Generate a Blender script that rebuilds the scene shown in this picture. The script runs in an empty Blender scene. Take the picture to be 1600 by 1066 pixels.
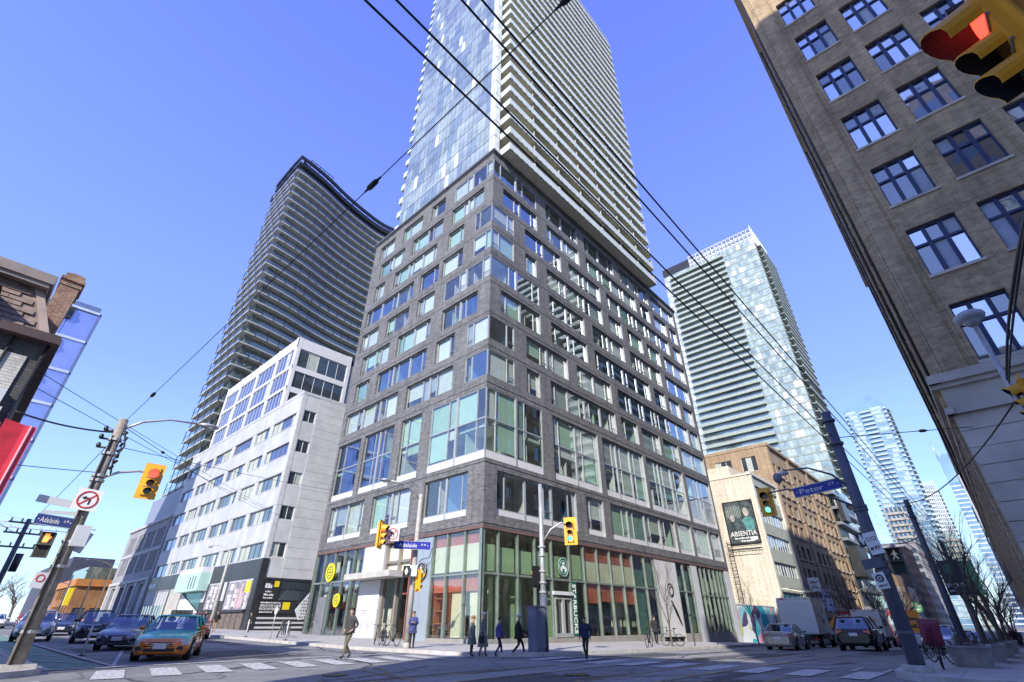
import bpy, bmesh, math, random
from math import sin, cos, pi, radians, sqrt, atan2, hypot
from mathutils import Vector, Matrix
R = random.Random(7)
sc = bpy.context.scene
COL = sc.collection
# ------------------------------------------------------------------ camera, sky, sun, exposure
cam = bpy.data.cameras.new('camera'); cam.sensor_width = 36; cam.lens = 16.61
cam.clip_start = 0.05; cam.clip_end = 6000
camo = bpy.data.objects.new('camera', cam); COL.objects.link(camo)
camo.location = (0, 0, 1.25); camo.rotation_euler = (radians(90 + 30.875), 0, radians(42.73 - 90))
sc.camera = camo
SUN_AZ, SUN_EL = radians(206), radians(33)
w = bpy.data.worlds.new('World'); sc.world = w; w.use_nodes = True
wn, wl = w.node_tree.nodes, w.node_tree.links
sky = wn.new('ShaderNodeTexSky'); sky.sky_type = 'NISHITA'; sky.sun_disc = False
sky.sun_elevation = SUN_EL; sky.sun_rotation = radians(90) - SUN_AZ
sky.air_density = 1.0; sky.dust_density = 0.3; sky.ozone_density = 3.0
hs = wn.new('ShaderNodeHueSaturation'); hs.inputs['Saturation'].default_value = 1.1; hs.inputs['Value'].default_value = .9
wl.new(sky.outputs[0], hs.inputs['Color'])
tc = wn.new('ShaderNodeTexCoord'); sx = wn.new('ShaderNodeSeparateXYZ'); wl.new(tc.outputs['Generated'], sx.inputs[0])
rp = wn.new('ShaderNodeValToRGB'); wl.new(sx.outputs[2], rp.inputs[0]); rp.color_ramp.elements.new(.5)
for e_, (p_, c_) in zip(rp.color_ramp.elements, ((0, (2.9, 4.6, 6.4)), (.38, (1.5, 2.25, 5.9)), (.95, (.76, 1.1, 4.9)))):
    e_.position = p_; e_.color = (*[v / 8 for v in c_], 1)
sc8 = wn.new('ShaderNodeVectorMath'); sc8.operation = 'SCALE'; sc8.inputs['Scale'].default_value = 8; wl.new(rp.outputs[0], sc8.inputs[0])
tint = wn.new('ShaderNodeMix'); tint.data_type = 'RGBA'; tint.inputs[0].default_value = .68      # clear winter-blue veil over the physical sky
wl.new(hs.outputs[0], tint.inputs[6]); wl.new(sc8.outputs[0], tint.inputs[7])
bg = wn['Background']; wl.new(tint.outputs[2], bg.inputs[0]); bg.inputs[1].default_value = 0.15
sun = bpy.data.lights.new('sun', 'SUN'); sun.energy = 3.7; sun.angle = radians(0.5); sun.color = (1.0, 0.94, 0.84)
suno = bpy.data.objects.new('sun', sun); COL.objects.link(suno)
sd = Vector((cos(SUN_AZ) * cos(SUN_EL), sin(SUN_AZ) * cos(SUN_EL), sin(SUN_EL)))
suno.rotation_euler = sd.to_track_quat('Z', 'Y').to_euler(); suno.location = sd * 300
sc.view_settings.view_transform = 'Standard'; sc.view_settings.look = 'None'
sc.view_settings.exposure = 0.82; sc.view_settings.gamma = 1.0; sc.view_settings.use_curve_mapping = False
sc.cycles.max_bounces = 8; sc.cycles.transparent_max_bounces = 12; sc.cycles.caustics_reflective = False
sc.cycles.use_denoising = True

# ------------------------------------------------------------------ materials
def lin(c): return tuple(c) + (1.0,) if len(c) == 3 else c
def _new(name):
    m = bpy.data.materials.new(name); m.use_nodes = True
    nt = m.node_tree; return m, nt.nodes, nt.links, nt.nodes['Principled BSDF']
def _pos(n, l, planar=False):
    g = n.new('ShaderNodeNewGeometry')
    if not planar: return g.outputs['Position']
    s = n.new('ShaderNodeSeparateXYZ'); l.new(g.outputs['Position'], s.inputs[0])
    a = n.new('ShaderNodeMath'); l.new(s.outputs[0], a.inputs[0]); l.new(s.outputs[1], a.inputs[1])
    c = n.new('ShaderNodeCombineXYZ'); l.new(a.outputs[0], c.inputs[0]); l.new(s.outputs[2], c.inputs[1])
    return c.outputs[0]
def _noise(n, l, vec, scale, detail=4, rough=.6):
    t = n.new('ShaderNodeTexNoise'); t.inputs['Scale'].default_value = scale
    t.inputs['Detail'].default_value = detail; t.inputs['Roughness'].default_value = rough
    l.new(vec, t.inputs['Vector']); return t.outputs['Fac']
def _ramp(n, l, fac, stops):
    r = n.new('ShaderNodeValToRGB'); e = r.color_ramp.elements
    while len(e) < len(stops): e.new(.5)
    for i, (p, c) in enumerate(stops): e[i].position = p; e[i].color = lin(c)
    l.new(fac, r.inputs[0]); return r.outputs[0]
def _mix(n, l, fac, a, b, mode='MIX'):
    x = n.new('ShaderNodeMix'); x.data_type = 'RGBA'; x.blend_type = mode
    for i, v in ((0, fac), (6, a), (7, b)):
        if isinstance(v, (int, float)): x.inputs[i].default_value = v
        elif isinstance(v, tuple): x.inputs[i].default_value = lin(v)
        else: l.new(v, x.inputs[i])
    return x.outputs[2]
def _bump(n, l, b, h, strength, dist=.02):
    k = n.new('ShaderNodeBump'); k.inputs['Strength'].default_value = strength; k.inputs['Distance'].default_value = dist
    l.new(h, k.inputs['Height']); l.new(k.outputs[0], b.inputs['Normal'])
def _streak(n, l, strength):
    """vertical rain streaks and soot, world space"""
    v = _pos(n, l, True); m = n.new('ShaderNodeVectorMath'); m.operation = 'MULTIPLY'; m.inputs[1].default_value = (1.6, .11, 1); l.new(v, m.inputs[0])
    return _ramp(n, l, _noise(n, l, m.outputs[0], 1., 5, .7), [(.38, (1 - strength,) * 3), (.6, (1.04,) * 3)])
def mat(name, col, rough=.6, metal=0., var=.14, scale=1.2, bump=0., bscale=25, spec=.5, coat=0., emit=0., ecol=None, streak=0.):
    m, n, l, b = _new(name)
    b.inputs['Roughness'].default_value = rough; b.inputs['Metallic'].default_value = metal
    b.inputs['Specular IOR Level'].default_value = spec; b.inputs['Coat Weight'].default_value = coat
    b.inputs['Coat Roughness'].default_value = .05
    p = _pos(n, l)
    if var > 0:
        f = _noise(n, l, p, scale, 6, .65)
        lo = tuple(c * (1 - var * 1.6) for c in col); hi = tuple(min(1, c * (1 + var * 1.2)) for c in col)
        cc = _ramp(n, l, f, [(.3, lo), (.72, hi)])
        if streak: cc = _mix(n, l, 1., cc, _streak(n, l, streak), 'MULTIPLY')
        l.new(cc, b.inputs['Base Color'])
        if rough > .15:
            mr = n.new('ShaderNodeMapRange'); l.new(f, mr.inputs[0])
            mr.inputs[3].default_value = max(.02, rough - .1); mr.inputs[4].default_value = min(1, rough + .1)
            l.new(mr.outputs[0], b.inputs['Roughness'])
    else: b.inputs['Base Color'].default_value = lin(col)
    if bump: _bump(n, l, b, _noise(n, l, p, bscale, 3), bump)
    if emit:
        b.inputs['Emission Color'].default_value = lin(ecol or col); b.inputs['Emission Strength'].default_value = emit
    return m
def brick(name, c1, c2, mortar, bw, bh, ms=.012, dirt=.35, dscale=.25, off=.5):
    m, n, l, b = _new(name); v = _pos(n, l, True)
    t = n.new('ShaderNodeTexBrick'); l.new(v, t.inputs['Vector']); t.offset = off
    t.inputs['Scale'].default_value = 1; t.inputs['Brick Width'].default_value = bw; t.inputs['Row Height'].default_value = bh
    t.inputs['Mortar Size'].default_value = ms; t.inputs['Mortar Smooth'].default_value = .2; t.inputs['Bias'].default_value = 0
    for i, c in (('Color1', c1), ('Color2', c2), ('Mortar', mortar)): t.inputs[i].default_value = lin(c)
    f = _noise(n, l, v, dscale, 6, .65)
    d = _ramp(n, l, f, [(.3, (1 - dirt,) * 3), (.7, (1.12,) * 3)])
    f2 = _noise(n, l, v, 3.1, 3, .7)
    d2 = _ramp(n, l, f2, [(.3, (.8, .8, .82)), (.7, (1.15, 1.13, 1.1))])
    c = _mix(n, l, 1., _mix(n, l, 1., t.outputs['Color'], d, 'MULTIPLY'), d2, 'MULTIPLY')
    c = _mix(n, l, 1., c, _streak(n, l, .22), 'MULTIPLY')
    l.new(c, b.inputs['Base Color']); b.inputs['Roughness'].default_value = .85
    inv = n.new('ShaderNodeMath'); inv.operation = 'SUBTRACT'; inv.inputs[0].default_value = 1; l.new(t.outputs['Fac'], inv.inputs[1])
    _bump(n, l, b, inv.outputs[0], .6, .015)
    return m
def glass(name, tintc=(.75, .9, .85), refl=.12, ior=1.6, wav=.25, wscale=.35, rcol=(1, 1, 1)):
    m, n, l, b = _new(name); out = n['Material Output']; n.remove(b)
    tr = n.new('ShaderNodeBsdfTransparent'); tr.inputs[0].default_value = lin(tintc)
    gl = n.new('ShaderNodeBsdfGlossy'); gl.inputs['Roughness'].default_value = .015; gl.inputs[0].default_value = lin(rcol)
    fr = n.new('ShaderNodeFresnel'); fr.inputs[0].default_value = ior
    a = n.new('ShaderNodeMath'); a.operation = 'ADD'; a.use_clamp = True; a.inputs[1].default_value = refl; l.new(fr.outputs[0], a.inputs[0])
    gb = n.new('ShaderNodeNewGeometry'); iv = n.new('ShaderNodeMath'); iv.operation = 'MULTIPLY_ADD'; iv.inputs[1].default_value = -1; iv.inputs[2].default_value = 1; l.new(gb.outputs['Backfacing'], iv.inputs[0])
    mu = n.new('ShaderNodeMath'); mu.operation = 'MULTIPLY'; l.new(a.outputs[0], mu.inputs[0]); l.new(iv.outputs[0], mu.inputs[1]); a = mu
    k = n.new('ShaderNodeBump'); k.inputs['Strength'].default_value = wav; k.inputs['Distance'].default_value = .05
    l.new(_noise(n, l, _pos(n, l), wscale, 2, .5), k.inputs['Height']); l.new(k.outputs[0], gl.inputs['Normal'])
    mx = n.new('ShaderNodeMixShader'); l.new(a.outputs[0], mx.inputs[0]); l.new(tr.outputs[0], mx.inputs[1]); l.new(gl.outputs[0], mx.inputs[2])
    l.new(mx.outputs[0], out.inputs[0]); return m
def coated(name, base, refl=.35, rcol=(.9, .97, 1), var=.25, vs=.5, wav=.2):
    """opaque reflective coated glazing for distant curtain walls"""
    m, n, l, b = _new(name); out = n['Material Output']
    b.inputs['Roughness'].default_value = .3
    f = _noise(n, l, _pos(n, l), vs, 3, .6)
    l.new(_ramp(n, l, f, [(.35, tuple(c * (1 - var) for c in base)), (.65, tuple(min(1, c * (1 + var)) for c in base))]), b.inputs['Base Color'])
    gl = n.new('ShaderNodeBsdfGlossy'); gl.inputs['Roughness'].default_value = .03; gl.inputs[0].default_value = lin(rcol)
    k = n.new('ShaderNodeBump'); k.inputs['Strength'].default_value = wav; k.inputs['Distance'].default_value = .05
    l.new(_noise(n, l, _pos(n, l), .4, 2), k.inputs['Height']); l.new(k.outputs[0], gl.inputs['Normal'])
    fr = n.new('ShaderNodeFresnel'); fr.inputs[0].default_value = 1.5
    a = n.new('ShaderNodeMath'); a.operation = 'ADD'; a.use_clamp = True; a.inputs[1].default_value = refl; l.new(fr.outputs[0], a.inputs[0])
    mx = n.new('ShaderNodeMixShader'); l.new(a.outputs[0], mx.inputs[0]); l.new(b.outputs[0], mx.inputs[1]); l.new(gl.outputs[0], mx.inputs[2])
    l.new(mx.outputs[0], out.inputs[0]); return m

# ------------------------------------------------------------------ mesh building
class MB:
    def __init__(s): s.v, s.f, s.mi, s.sm = [], [], [], []
    def quad(s, *p, m=0, sm=False):
        i = len(s.v); s.v += [tuple(q) for q in p]; s.f.append(tuple(range(i, i + len(p)))); s.mi.append(m); s.sm.append(sm)
    def hexa(s, P, m=0, sm=False):
        """8 corners: 0-3 bottom loop, 4-7 top loop"""
        i = len(s.v); P = [Vector(q) for q in P]
        if (P[1] - P[0]).cross(P[3] - P[0]).dot(P[4] - P[0]) < 0: P = [P[3], P[2], P[1], P[0], P[7], P[6], P[5], P[4]]
        s.v += [tuple(q) for q in P]
        for f in ((3, 2, 1, 0), (4, 5, 6, 7), (0, 1, 5, 4), (1, 2, 6, 5), (2, 3, 7, 6), (3, 0, 4, 7)):
            s.f.append(tuple(i + k for k in f)); s.mi.append(m); s.sm.append(sm)
    def box(s, x0, y0, z0, x1, y1, z1, m=0):
        s.hexa([(x0, y0, z0), (x1, y0, z0), (x1, y1, z0), (x0, y1, z0), (x0, y0, z1), (x1, y0, z1), (x1, y1, z1), (x0, y1, z1)], m)
    def cbox(s, c, sx, sy, sz, m=0):
        s.box(c[0] - sx / 2, c[1] - sy / 2, c[2] - sz / 2, c[0] + sx / 2, c[1] + sy / 2, c[2] + sz / 2, m)
    def tube(s, a, b, r0, r1=None, n=8, m=0, cap=True, sm=True):
        s.path([a, b], [r0, r0 if r1 is None else r1], n, m, cap, sm)
    def path(s, pts, r, n=6, m=0, cap=True, sm=True):
        pts = [Vector(p) for p in pts]; k = len(pts)
        if not isinstance(r, (list, tuple)): r = [r] * k
        i0 = len(s.v); up = None
        for j, p in enumerate(pts):
            d = (pts[min(j + 1, k - 1)] - pts[max(j - 1, 0)]).normalized()
            if up is None:
                up = Vector((0, 0, 1)) if abs(d.z) < .9 else Vector((1, 0, 0))
            a = d.cross(up)
            if a.length < 1e-5: a = d.cross(Vector((0, 1, 0)))
            a.normalize(); b = d.cross(a).normalized(); up = -b if False else up
            for q in range(n):
                t = 2 * pi * q / n; s.v.append(tuple(p + (a * cos(t) + b * sin(t)) * r[j]))
        for j in range(k - 1):
            for q in range(n):
                a0 = i0 + j * n + q; a1 = i0 + j * n + (q + 1) % n
                s.f.append((a0, a1, a1 + n, a0 + n)); s.mi.append(m); s.sm.append(sm)
        if cap:
            s.f.append(tuple(i0 + q for q in range(n))[::-1]); s.mi.append(m); s.sm.append(False)
            s.f.append(tuple(i0 + (k - 1) * n + q for q in range(n))); s.mi.append(m); s.sm.append(False)
    def ring(s, c, ax, R_, r, n=20, k=6, m=0):
        ax = Vector(ax).normalized(); a = ax.cross(Vector((0, 0, 1)))
        if a.length < .1: a = ax.cross(Vector((1, 0, 0)))
        a.normalize(); b = ax.cross(a); i0 = len(s.v); c = Vector(c)
        for i in range(n):
            t = 2 * pi * i / n; d = a * cos(t) + b * sin(t)
            for j in range(k):
                u = 2 * pi * j / k; s.v.append(tuple(c + d * (R_ + r * cos(u)) + ax * (r * sin(u))))
        for i in range(n):
            for j in range(k):
                s.f.append((i0 + i * k + j, i0 + ((i + 1) % n) * k + j, i0 + ((i + 1) % n) * k + (j + 1) % k, i0 + i * k + (j + 1) % k))
                s.mi.append(m); s.sm.append(True)
    def prism(s, poly, d, m=0, sm=False):
        """extrude a planar 3-D polygon by vector d"""
        n = len(poly); d = Vector(d); i0 = len(s.v)
        s.v += [tuple(p) for p in poly] + [tuple(Vector(p) + d) for p in poly]
        s.f.append(tuple(i0 + q for q in range(n))[::-1]); s.mi.append(m); s.sm.append(False)
        s.f.append(tuple(i0 + n + q for q in range(n))); s.mi.append(m); s.sm.append(False)
        for q in range(n):
            s.f.append((i0 + q, i0 + (q + 1) % n, i0 + n + (q + 1) % n, i0 + n + q)); s.mi.append(m); s.sm.append(sm)
    def sphere(s, c, rx, ry=None, rz=None, n=10, k=7, m=0):
        ry = rx if ry is None else ry; rz = rx if rz is None else rz; i0 = len(s.v)
        for i in range(k + 1):
            t = pi * i / k
            for j in range(n):
                u = 2 * pi * j / n; s.v.append((c[0] + rx * sin(t) * cos(u), c[1] + ry * sin(t) * sin(u), c[2] + rz * cos(t)))
        for i in range(k):
            for j in range(n):
                s.f.append((i0 + i * n + j, i0 + (i + 1) * n + j, i0 + (i + 1) * n + (j + 1) % n, i0 + i * n + (j + 1) % n)); s.mi.append(m); s.sm.append(True)
    def build(s, name, mats, parent=None, **kw):
        me = bpy.data.meshes.new(name)
        off = Vector((0, 0, 0))
        if parent is not None and kw.get('world', False):
            r = parent
            while r.parent: r = r.parent
            off = r.location
        me.from_pydata([(a - off.x, b - off.y, c - off.z) for a, b, c in s.v], [], s.f)
        for mm in (mats if isinstance(mats, (list, tuple)) else [mats]): me.materials.append(mm)
        me.polygons.foreach_set('material_index', s.mi); me.polygons.foreach_set('use_smooth', s.sm); me.update()
        return link(name, me, parent)
def link(name, me, parent=None):
    o = bpy.data.objects.new(name, me); COL.objects.link(o)
    if parent is not None: o.parent = parent
    return o
def thing(name, label, cat, loc=(0, 0, 0), rz=0, group=None):
    o = bpy.data.objects.new(name, None); COL.objects.link(o); o.empty_display_size = .3
    o.location = loc; o.rotation_euler = (0, 0, rz); o['label'] = label; o['category'] = cat
    if group: o['group'] = group
    return o
def tag(o, label, cat, group=None):
    o['label'] = label; o['category'] = cat
    if group: o['group'] = group
    return o
def struct(name, mb, m):
    o = mb.build(name, m); o['kind'] = 'structure'; return o
def stuff(o): o['kind'] = 'stuff'; return o
def dup(root, loc=None, rz=None, label=None):
    def cp(o, par):
        c = o.copy(); COL.objects.link(c); c.parent = par
        for ch in kids.get(o.name, ()): cp(ch, c)
        return c
    kids = {}
    def walk(o):
        kids[o.name] = list(o.children)
        for ch in o.children: walk(ch)
    walk(root); c = cp(root, root.parent)
    if loc is not None: c.location = loc
    if rz is not None: c.rotation_euler = (0, 0, rz)
    if label: c['label'] = label
    return c
def place(name, me, parent, loc): o = link(name, me, parent); o.location = loc; return o

class Fac:
    """a vertical facade: u runs along it, z is up, d points outwards"""
    def __init__(s, axis, at, sgn): s.axis, s.at, s.sgn = axis, at, sgn
    def P(s, u, z, d=0.):
        return (s.at + s.sgn * d, u, z) if s.axis == 'x' else (u, s.at + s.sgn * d, z)
def fbox(mb, F, u0, u1, z0, z1, d0, d1, m=0):
    P = F.P; mb.hexa([P(u0, z0, d0), P(u1, z0, d0), P(u1, z0, d1), P(u0, z0, d1), P(u0, z1, d0), P(u1, z1, d0), P(u1, z1, d1), P(u0, z1, d1)], m)
def wall(mb, F, u0, u1, z0, z1, ops, dep=.3, m=0, mr=0, noedge=()):
    zs = sorted({z0, z1} | {o[2] for o in ops} | {o[3] for o in ops})
    zs = [z for z in zs if z0 <= z <= z1]
    for za, zb in zip(zs, zs[1:]):
        cut = sorted((o[0], o[1]) for o in ops if o[2] <= za + 1e-6 and o[3] >= zb - 1e-6)
        u = u0
        for a, b in cut:
            if a > u + 1e-4: mb.quad(F.P(u, za), F.P(a, za), F.P(a, zb), F.P(u, zb), m=m)
            u = max(u, b)
        if u1 > u + 1e-4: mb.quad(F.P(u, za), F.P(u1, za), F.P(u1, zb), F.P(u, zb), m=m)
    for o in ops:
        a, b, c, d = o[:4]; Q = F.P
        mb.quad(Q(a, c), Q(b, c), Q(b, c, -dep), Q(a, c, -dep), m=mr); mb.quad(Q(a, d), Q(a, d, -dep), Q(b, d, -dep), Q(b, d), m=mr)
        if a > u0 + .01: mb.quad(Q(a, c), Q(a, c, -dep), Q(a, d, -dep), Q(a, d), m=mr)
        if b < u1 - .01: mb.quad(Q(b, c), Q(b, d), Q(b, d, -dep), Q(b, c, -dep), m=mr)
_FC = {}
def text(mb, s, o, ux, uz, h, m=0, width=None, depth=.012, align='C', bold=0.):
    """lettering: s with cap height h, centred (or from the left) at o, reading along ux, up along uz"""
    ux, uz, o = Vector(ux).normalized(), Vector(uz).normalized(), Vector(o); nn = ux.cross(uz)
    key = (s, bold)
    if key not in _FC:
        c = bpy.data.curves.new('lettering', 'FONT'); c.body = s; c.resolution_u = 2; c.extrude = .02; c.offset = bold
        t = bpy.data.objects.new('lettering', c); COL.objects.link(t)
        dg = bpy.context.evaluated_depsgraph_get(); me = t.evaluated_get(dg).to_mesh()
        _FC[key] = ([tuple(v.co) for v in me.vertices], [tuple(p.vertices) for p in me.polygons])
        t.evaluated_get(dg).to_mesh_clear(); bpy.data.objects.remove(t); bpy.data.curves.remove(c)
    V, F = _FC[key]
    if not V: return
    x0 = min(v[0] for v in V); x1 = max(v[0] for v in V)
    k = h / .69; kx = width / (x1 - x0) if width else k
    xo = -(x0 + x1) / 2 if align == 'C' else -x0
    i0 = len(mb.v)
    for a, b, c in V: mb.v.append(tuple(o + ux * ((a + xo) * kx) + uz * (b * k - h / 2) + nn * (depth if c > 0 else 0)))
    for f in F: mb.f.append(tuple(i0 + q for q in f)); mb.mi.append(m); mb.sm.append(False)
def greek(mb, o, ux, wd, h, up=False):
    """lettering too small to read in the photo: a run of uneven strokes"""
    o, ux = Vector(o), Vector(ux); uz = Vector((0, 0, 1)); nn = ux.cross(uz)
    if up: ux, uz = uz, -ux
    x = -wd / 2
    while x < wd / 2:
        w_ = R.uniform(.25, .6) * h; hh = h * R.choice((1, .7, .7, .7)); a = o + ux * x - uz * h / 2
        mb.prism([a, a + ux * w_, a + ux * w_ + uz * hh, a + uz * hh], nn * .012); x += w_ + h * R.choice((.12, .12, .12, .45))
# ------------------------------------------------------------------ ground
GX = [-3000, -400, -60, -12, 3, 17, 20, 26, 30, 45, 60, 90, 130, 200, 400, 3000]
GY = [-3000, -400, -40, -12, 3, 15.5, 19.7, 28, 60, 90, 150, 400, 3000]
def gz(x, y):
    e = 0
    for a, b, s in ((20, 45, .011), (45, 90, .025), (90, 200, .008)):
        e -= s * max(0, min(x, b) - a)
    n = .013 * max(0, min(y, 150) - 28) * max(0, min(1, (60 - x) / 30))
    return e + n
def sheet(mb, x0, y0, x1, y1, dz=0., m=0):
    xs = [x0] + [g for g in GX if x0 < g < x1] + [x1]; ys = [y0] + [g for g in GY if y0 < g < y1] + [y1]
    for a, b in zip(xs, xs[1:]):
        for c, d in zip(ys, ys[1:]):
            mb.quad((a, c, gz(a, c) + dz), (b, c, gz(b, c) + dz), (b, d, gz(b, d) + dz), (a, d, gz(a, d) + dz), m=m)
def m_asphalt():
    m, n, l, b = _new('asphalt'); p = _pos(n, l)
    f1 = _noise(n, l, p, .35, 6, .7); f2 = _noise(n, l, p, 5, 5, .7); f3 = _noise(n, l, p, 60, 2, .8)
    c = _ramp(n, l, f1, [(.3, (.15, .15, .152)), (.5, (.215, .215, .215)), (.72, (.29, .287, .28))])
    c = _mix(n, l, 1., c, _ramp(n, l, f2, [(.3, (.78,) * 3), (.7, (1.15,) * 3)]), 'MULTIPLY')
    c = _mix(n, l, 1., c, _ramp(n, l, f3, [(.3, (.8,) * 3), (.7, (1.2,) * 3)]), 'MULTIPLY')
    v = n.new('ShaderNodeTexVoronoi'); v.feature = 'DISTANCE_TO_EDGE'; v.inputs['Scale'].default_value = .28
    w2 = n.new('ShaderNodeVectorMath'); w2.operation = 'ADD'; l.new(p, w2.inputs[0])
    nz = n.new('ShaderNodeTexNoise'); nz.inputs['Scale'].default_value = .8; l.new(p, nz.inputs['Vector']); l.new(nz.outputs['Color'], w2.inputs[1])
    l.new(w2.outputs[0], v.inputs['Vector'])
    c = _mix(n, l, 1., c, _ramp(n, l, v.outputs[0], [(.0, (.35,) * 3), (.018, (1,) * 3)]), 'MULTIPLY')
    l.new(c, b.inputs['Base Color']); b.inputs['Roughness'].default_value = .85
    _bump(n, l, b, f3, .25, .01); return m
def m_paving(name, col, bw, bh, var=.1):
    m, n, l, b = _new(name); p = _pos(n, l)
    t = n.new('ShaderNodeTexBrick'); t.offset = 0; l.new(p, t.inputs['Vector']); t.inputs['Scale'].default_value = 1
    t.inputs['Brick Width'].default_value = bw; t.inputs['Row Height'].default_value = bh; t.inputs['Mortar Size'].default_value = .012
    t.inputs['Color1'].default_value = lin(col); t.inputs['Color2'].default_value = lin(tuple(c * .88 for c in col)); t.inputs['Mortar'].default_value = lin(tuple(c * .45 for c in col))
    c = _mix(n, l, 1., t.outputs[0], _ramp(n, l, _noise(n, l, p, .7, 7, .75), [(.3, (.75,) * 3), (.7, (1.12,) * 3)]), 'MULTIPLY')
    l.new(c, b.inputs['Base Color']); b.inputs['Roughness'].default_value = .8; return m
def m_worn_paint():
    m, n, l, b = _new('worn_road_paint'); p = _pos(n, l)
    f = _noise(n, l, p, 9, 8, .8)
    l.new(_ramp(n, l, f, [(.42, (.22, .22, .22)), (.53, (.58, .58, .57)), (.66, (.72, .72, .71)), (1, (.8, .8, .8))]), b.inputs['Base Color']); b.inputs['Roughness'].default_value = .7
    return m
M_ASP, M_PAINT = m_asphalt(), m_worn_paint()
M_WALK = m_paving('concrete_paving', (.48, .46, .43), 1.5, 1.5)
M_KERB = mat('kerb_concrete', (.52, .5, .47), .8, var=.16, scale=2)
M_PATCH = mat('old_asphalt_patch', (.09, .09, .095), .9, var=.25, scale=4, bump=.2, bscale=60)
M_PATCH2 = mat('pale_asphalt_patch', (.28, .275, .27), .9, var=.2, scale=3, bump=.2, bscale=60)
M_RAIL = mat('rail_steel', (.2, .2, .2), .35, .8)
M_GREEN = mat('green_lane_paint', (.16, .27, .22), .8, var=.3, scale=5)
g = MB(); sheet(g, -3000, -3000, 3000, 3000, -.25); struct('ground', g, mat('ground_soil', (.2, .19, .17), .95))
g = MB(); sheet(g, -400, 3, 3, 19.7); sheet(g, 3, -400, 17, 400); sheet(g, 17, 3, 400, 15.5)
for cx, cy, r, q in ((21, 19.5, 4, 2), (19, 1, 2, 1), (1, 21.7, 2, 3)):     # rounded kerb corners: the road fills the outside of each arc
    for i in range(8):
        a0, a1 = (q * pi / 2 + i * pi / 16), (q * pi / 2 + (i + 1) * pi / 16)
        ox, oy = cx + r * (1 if cos(q * pi / 2 + pi / 4) > 0 else -1), cy + r * (1 if sin(q * pi / 2 + pi / 4) > 0 else -1)
        p0 = (cx + r * cos(a0), cy + r * sin(a0)); p1 = (cx + r * cos(a1), cy + r * sin(a1))
        g.quad((ox, oy, 0), (*p0, 0), (*p1, 0))
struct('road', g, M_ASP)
def block(mb, kb, x0, y0, x1, y1, corner, rr):
    """sidewalk block with one rounded corner (sx,sy) plus a kerb round its street sides"""
    sx, sy = corner; cx = (x1 - rr) if sx > 0 else (x0 + rr); cy = (y1 - rr) if sy > 0 else (y0 + rr)
    if sx > 0: sheet(mb, x0, y0, cx, y1, .15)
    else: sheet(mb, cx, y0, x1, y1, .15)
    a0, a1 = ((cx, x1) if sx > 0 else (x0, cx))
    if sy > 0: sheet(mb, a0, y0, a1, cy, .15)
    else: sheet(mb, a0, cy, a1, y1, .15)
    pts = [(cx + sx * rr * cos(t), cy + sy * rr * sin(t)) for t in [i * pi / 16 for i in range(9)]]
    for p, q in zip(pts, pts[1:]): mb.quad((cx, cy, .15), (*p, .15), (*q, .15))
    xe = x0 if sx > 0 else x1; ye = y0 if sy > 0 else y1
    line = []
    ys = [ye] + sorted([v for v in GY if min(ye, cy) < v < max(ye, cy)], reverse=ye > cy) + [cy]
    xs = [cx] + sorted([v for v in GX if min(xe, cx) < v < max(xe, cx)], reverse=xe < cx) + [xe]
    line = [(cx + sx * rr, v) for v in ys] + pts[1:-1] + [(v, cy + sy * rr) for v in xs]
    off = []
    for i, p in enumerate(line):
        a = Vector(line[max(i - 1, 0)]); b = Vector(line[min(i + 1, len(line) - 1)]); d = (b - a).normalized(); nrm = Vector((d.y, -d.x))
        if nrm.dot(Vector(p) - Vector((cx, cy))) < 0: nrm = -nrm
        off.append((Vector(p) - nrm * .2, Vector(p) + nrm * .012))
    for i in range(len(line) - 1):
        (i0, o0), (i1, o1) = off[i], off[i + 1]; z0, z1 = gz(*line[i]), gz(*line[i + 1])
        kb.hexa([(*i0, z0 - .1), (*i1, z1 - .1), (*o1, z1 - .1), (*o0, z0 - .1), (*i0, z0 + .156), (*i1, z1 + .156), (*o1, z1 + .156), (*o0, z0 + .156)])
g, k = MB(), MB()
block(g, k, 17, 15.5, 400, 400, (-1, -1), 4.); block(g, k, 17, -400, 400, 3, (-1, 1), 2.)
block(g, k, -400, 19.7, 3, 400, (1, -1), 2.); block(g, k, -400, -400, 3, 3, (1, 1), 3.)
struct('sidewalk', g, M_WALK); struct('kerb', k, M_KERB)
# painted markings, rails and patches, each sheet 4 mm above the one below
g = MB()
for x0, y0, x1, y1 in ((4, 9.4, 13, 12.9), (18, 12.6, 34, 14.6), (9, 24, 13, 31), (24, 8.9, 31, 10.6), (34, 5.2, 47, 6.8), (21.5, 6.9, 27, 8.3), (10.2, 4.2, 15, 6.3)): ZP = globals().get('ZP', .0018) + .0003; sheet(g, x0, y0, x1, y1, ZP)
for i in range(26):
    x, y = R.uniform(5, 60), R.choice((R.uniform(3.4, 15), R.uniform(3.4, 15))); a, b = R.uniform(.5, 3.2), R.uniform(.4, 1.2); sheet(g, x, y, x + a, min(15.2, y + b), .0045 + i * .00012)
for i in range(12):
    x, y = R.uniform(5.5, 14), R.uniform(22, 60); sheet(g, x, y, x + R.uniform(.5, 1.4), y + R.uniform(1, 5), .0045 + i * .00012)
struct('road_patch', g, M_PATCH)
g = MB(); ZS = [.0102]
def seam(x, y, a, n, st):
    p = Vector((x, y))
    for i in range(n):
        a += R.uniform(-.35, .35); q = p + Vector((cos(a), sin(a))) * st
        ZS[0] += .000012; d = Vector((-sin(a), cos(a))) * R.uniform(.03, .06); g.quad(*[(v.x, v.y, gz(v.x, v.y) + ZS[0]) for v in (p - d, q - d, q + d, p + d)]); p = q
for i in range(16): seam(R.uniform(4, 30), R.uniform(4.5, 13), R.choice((0, 0, pi, 1.5)), 9, .8)
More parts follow.
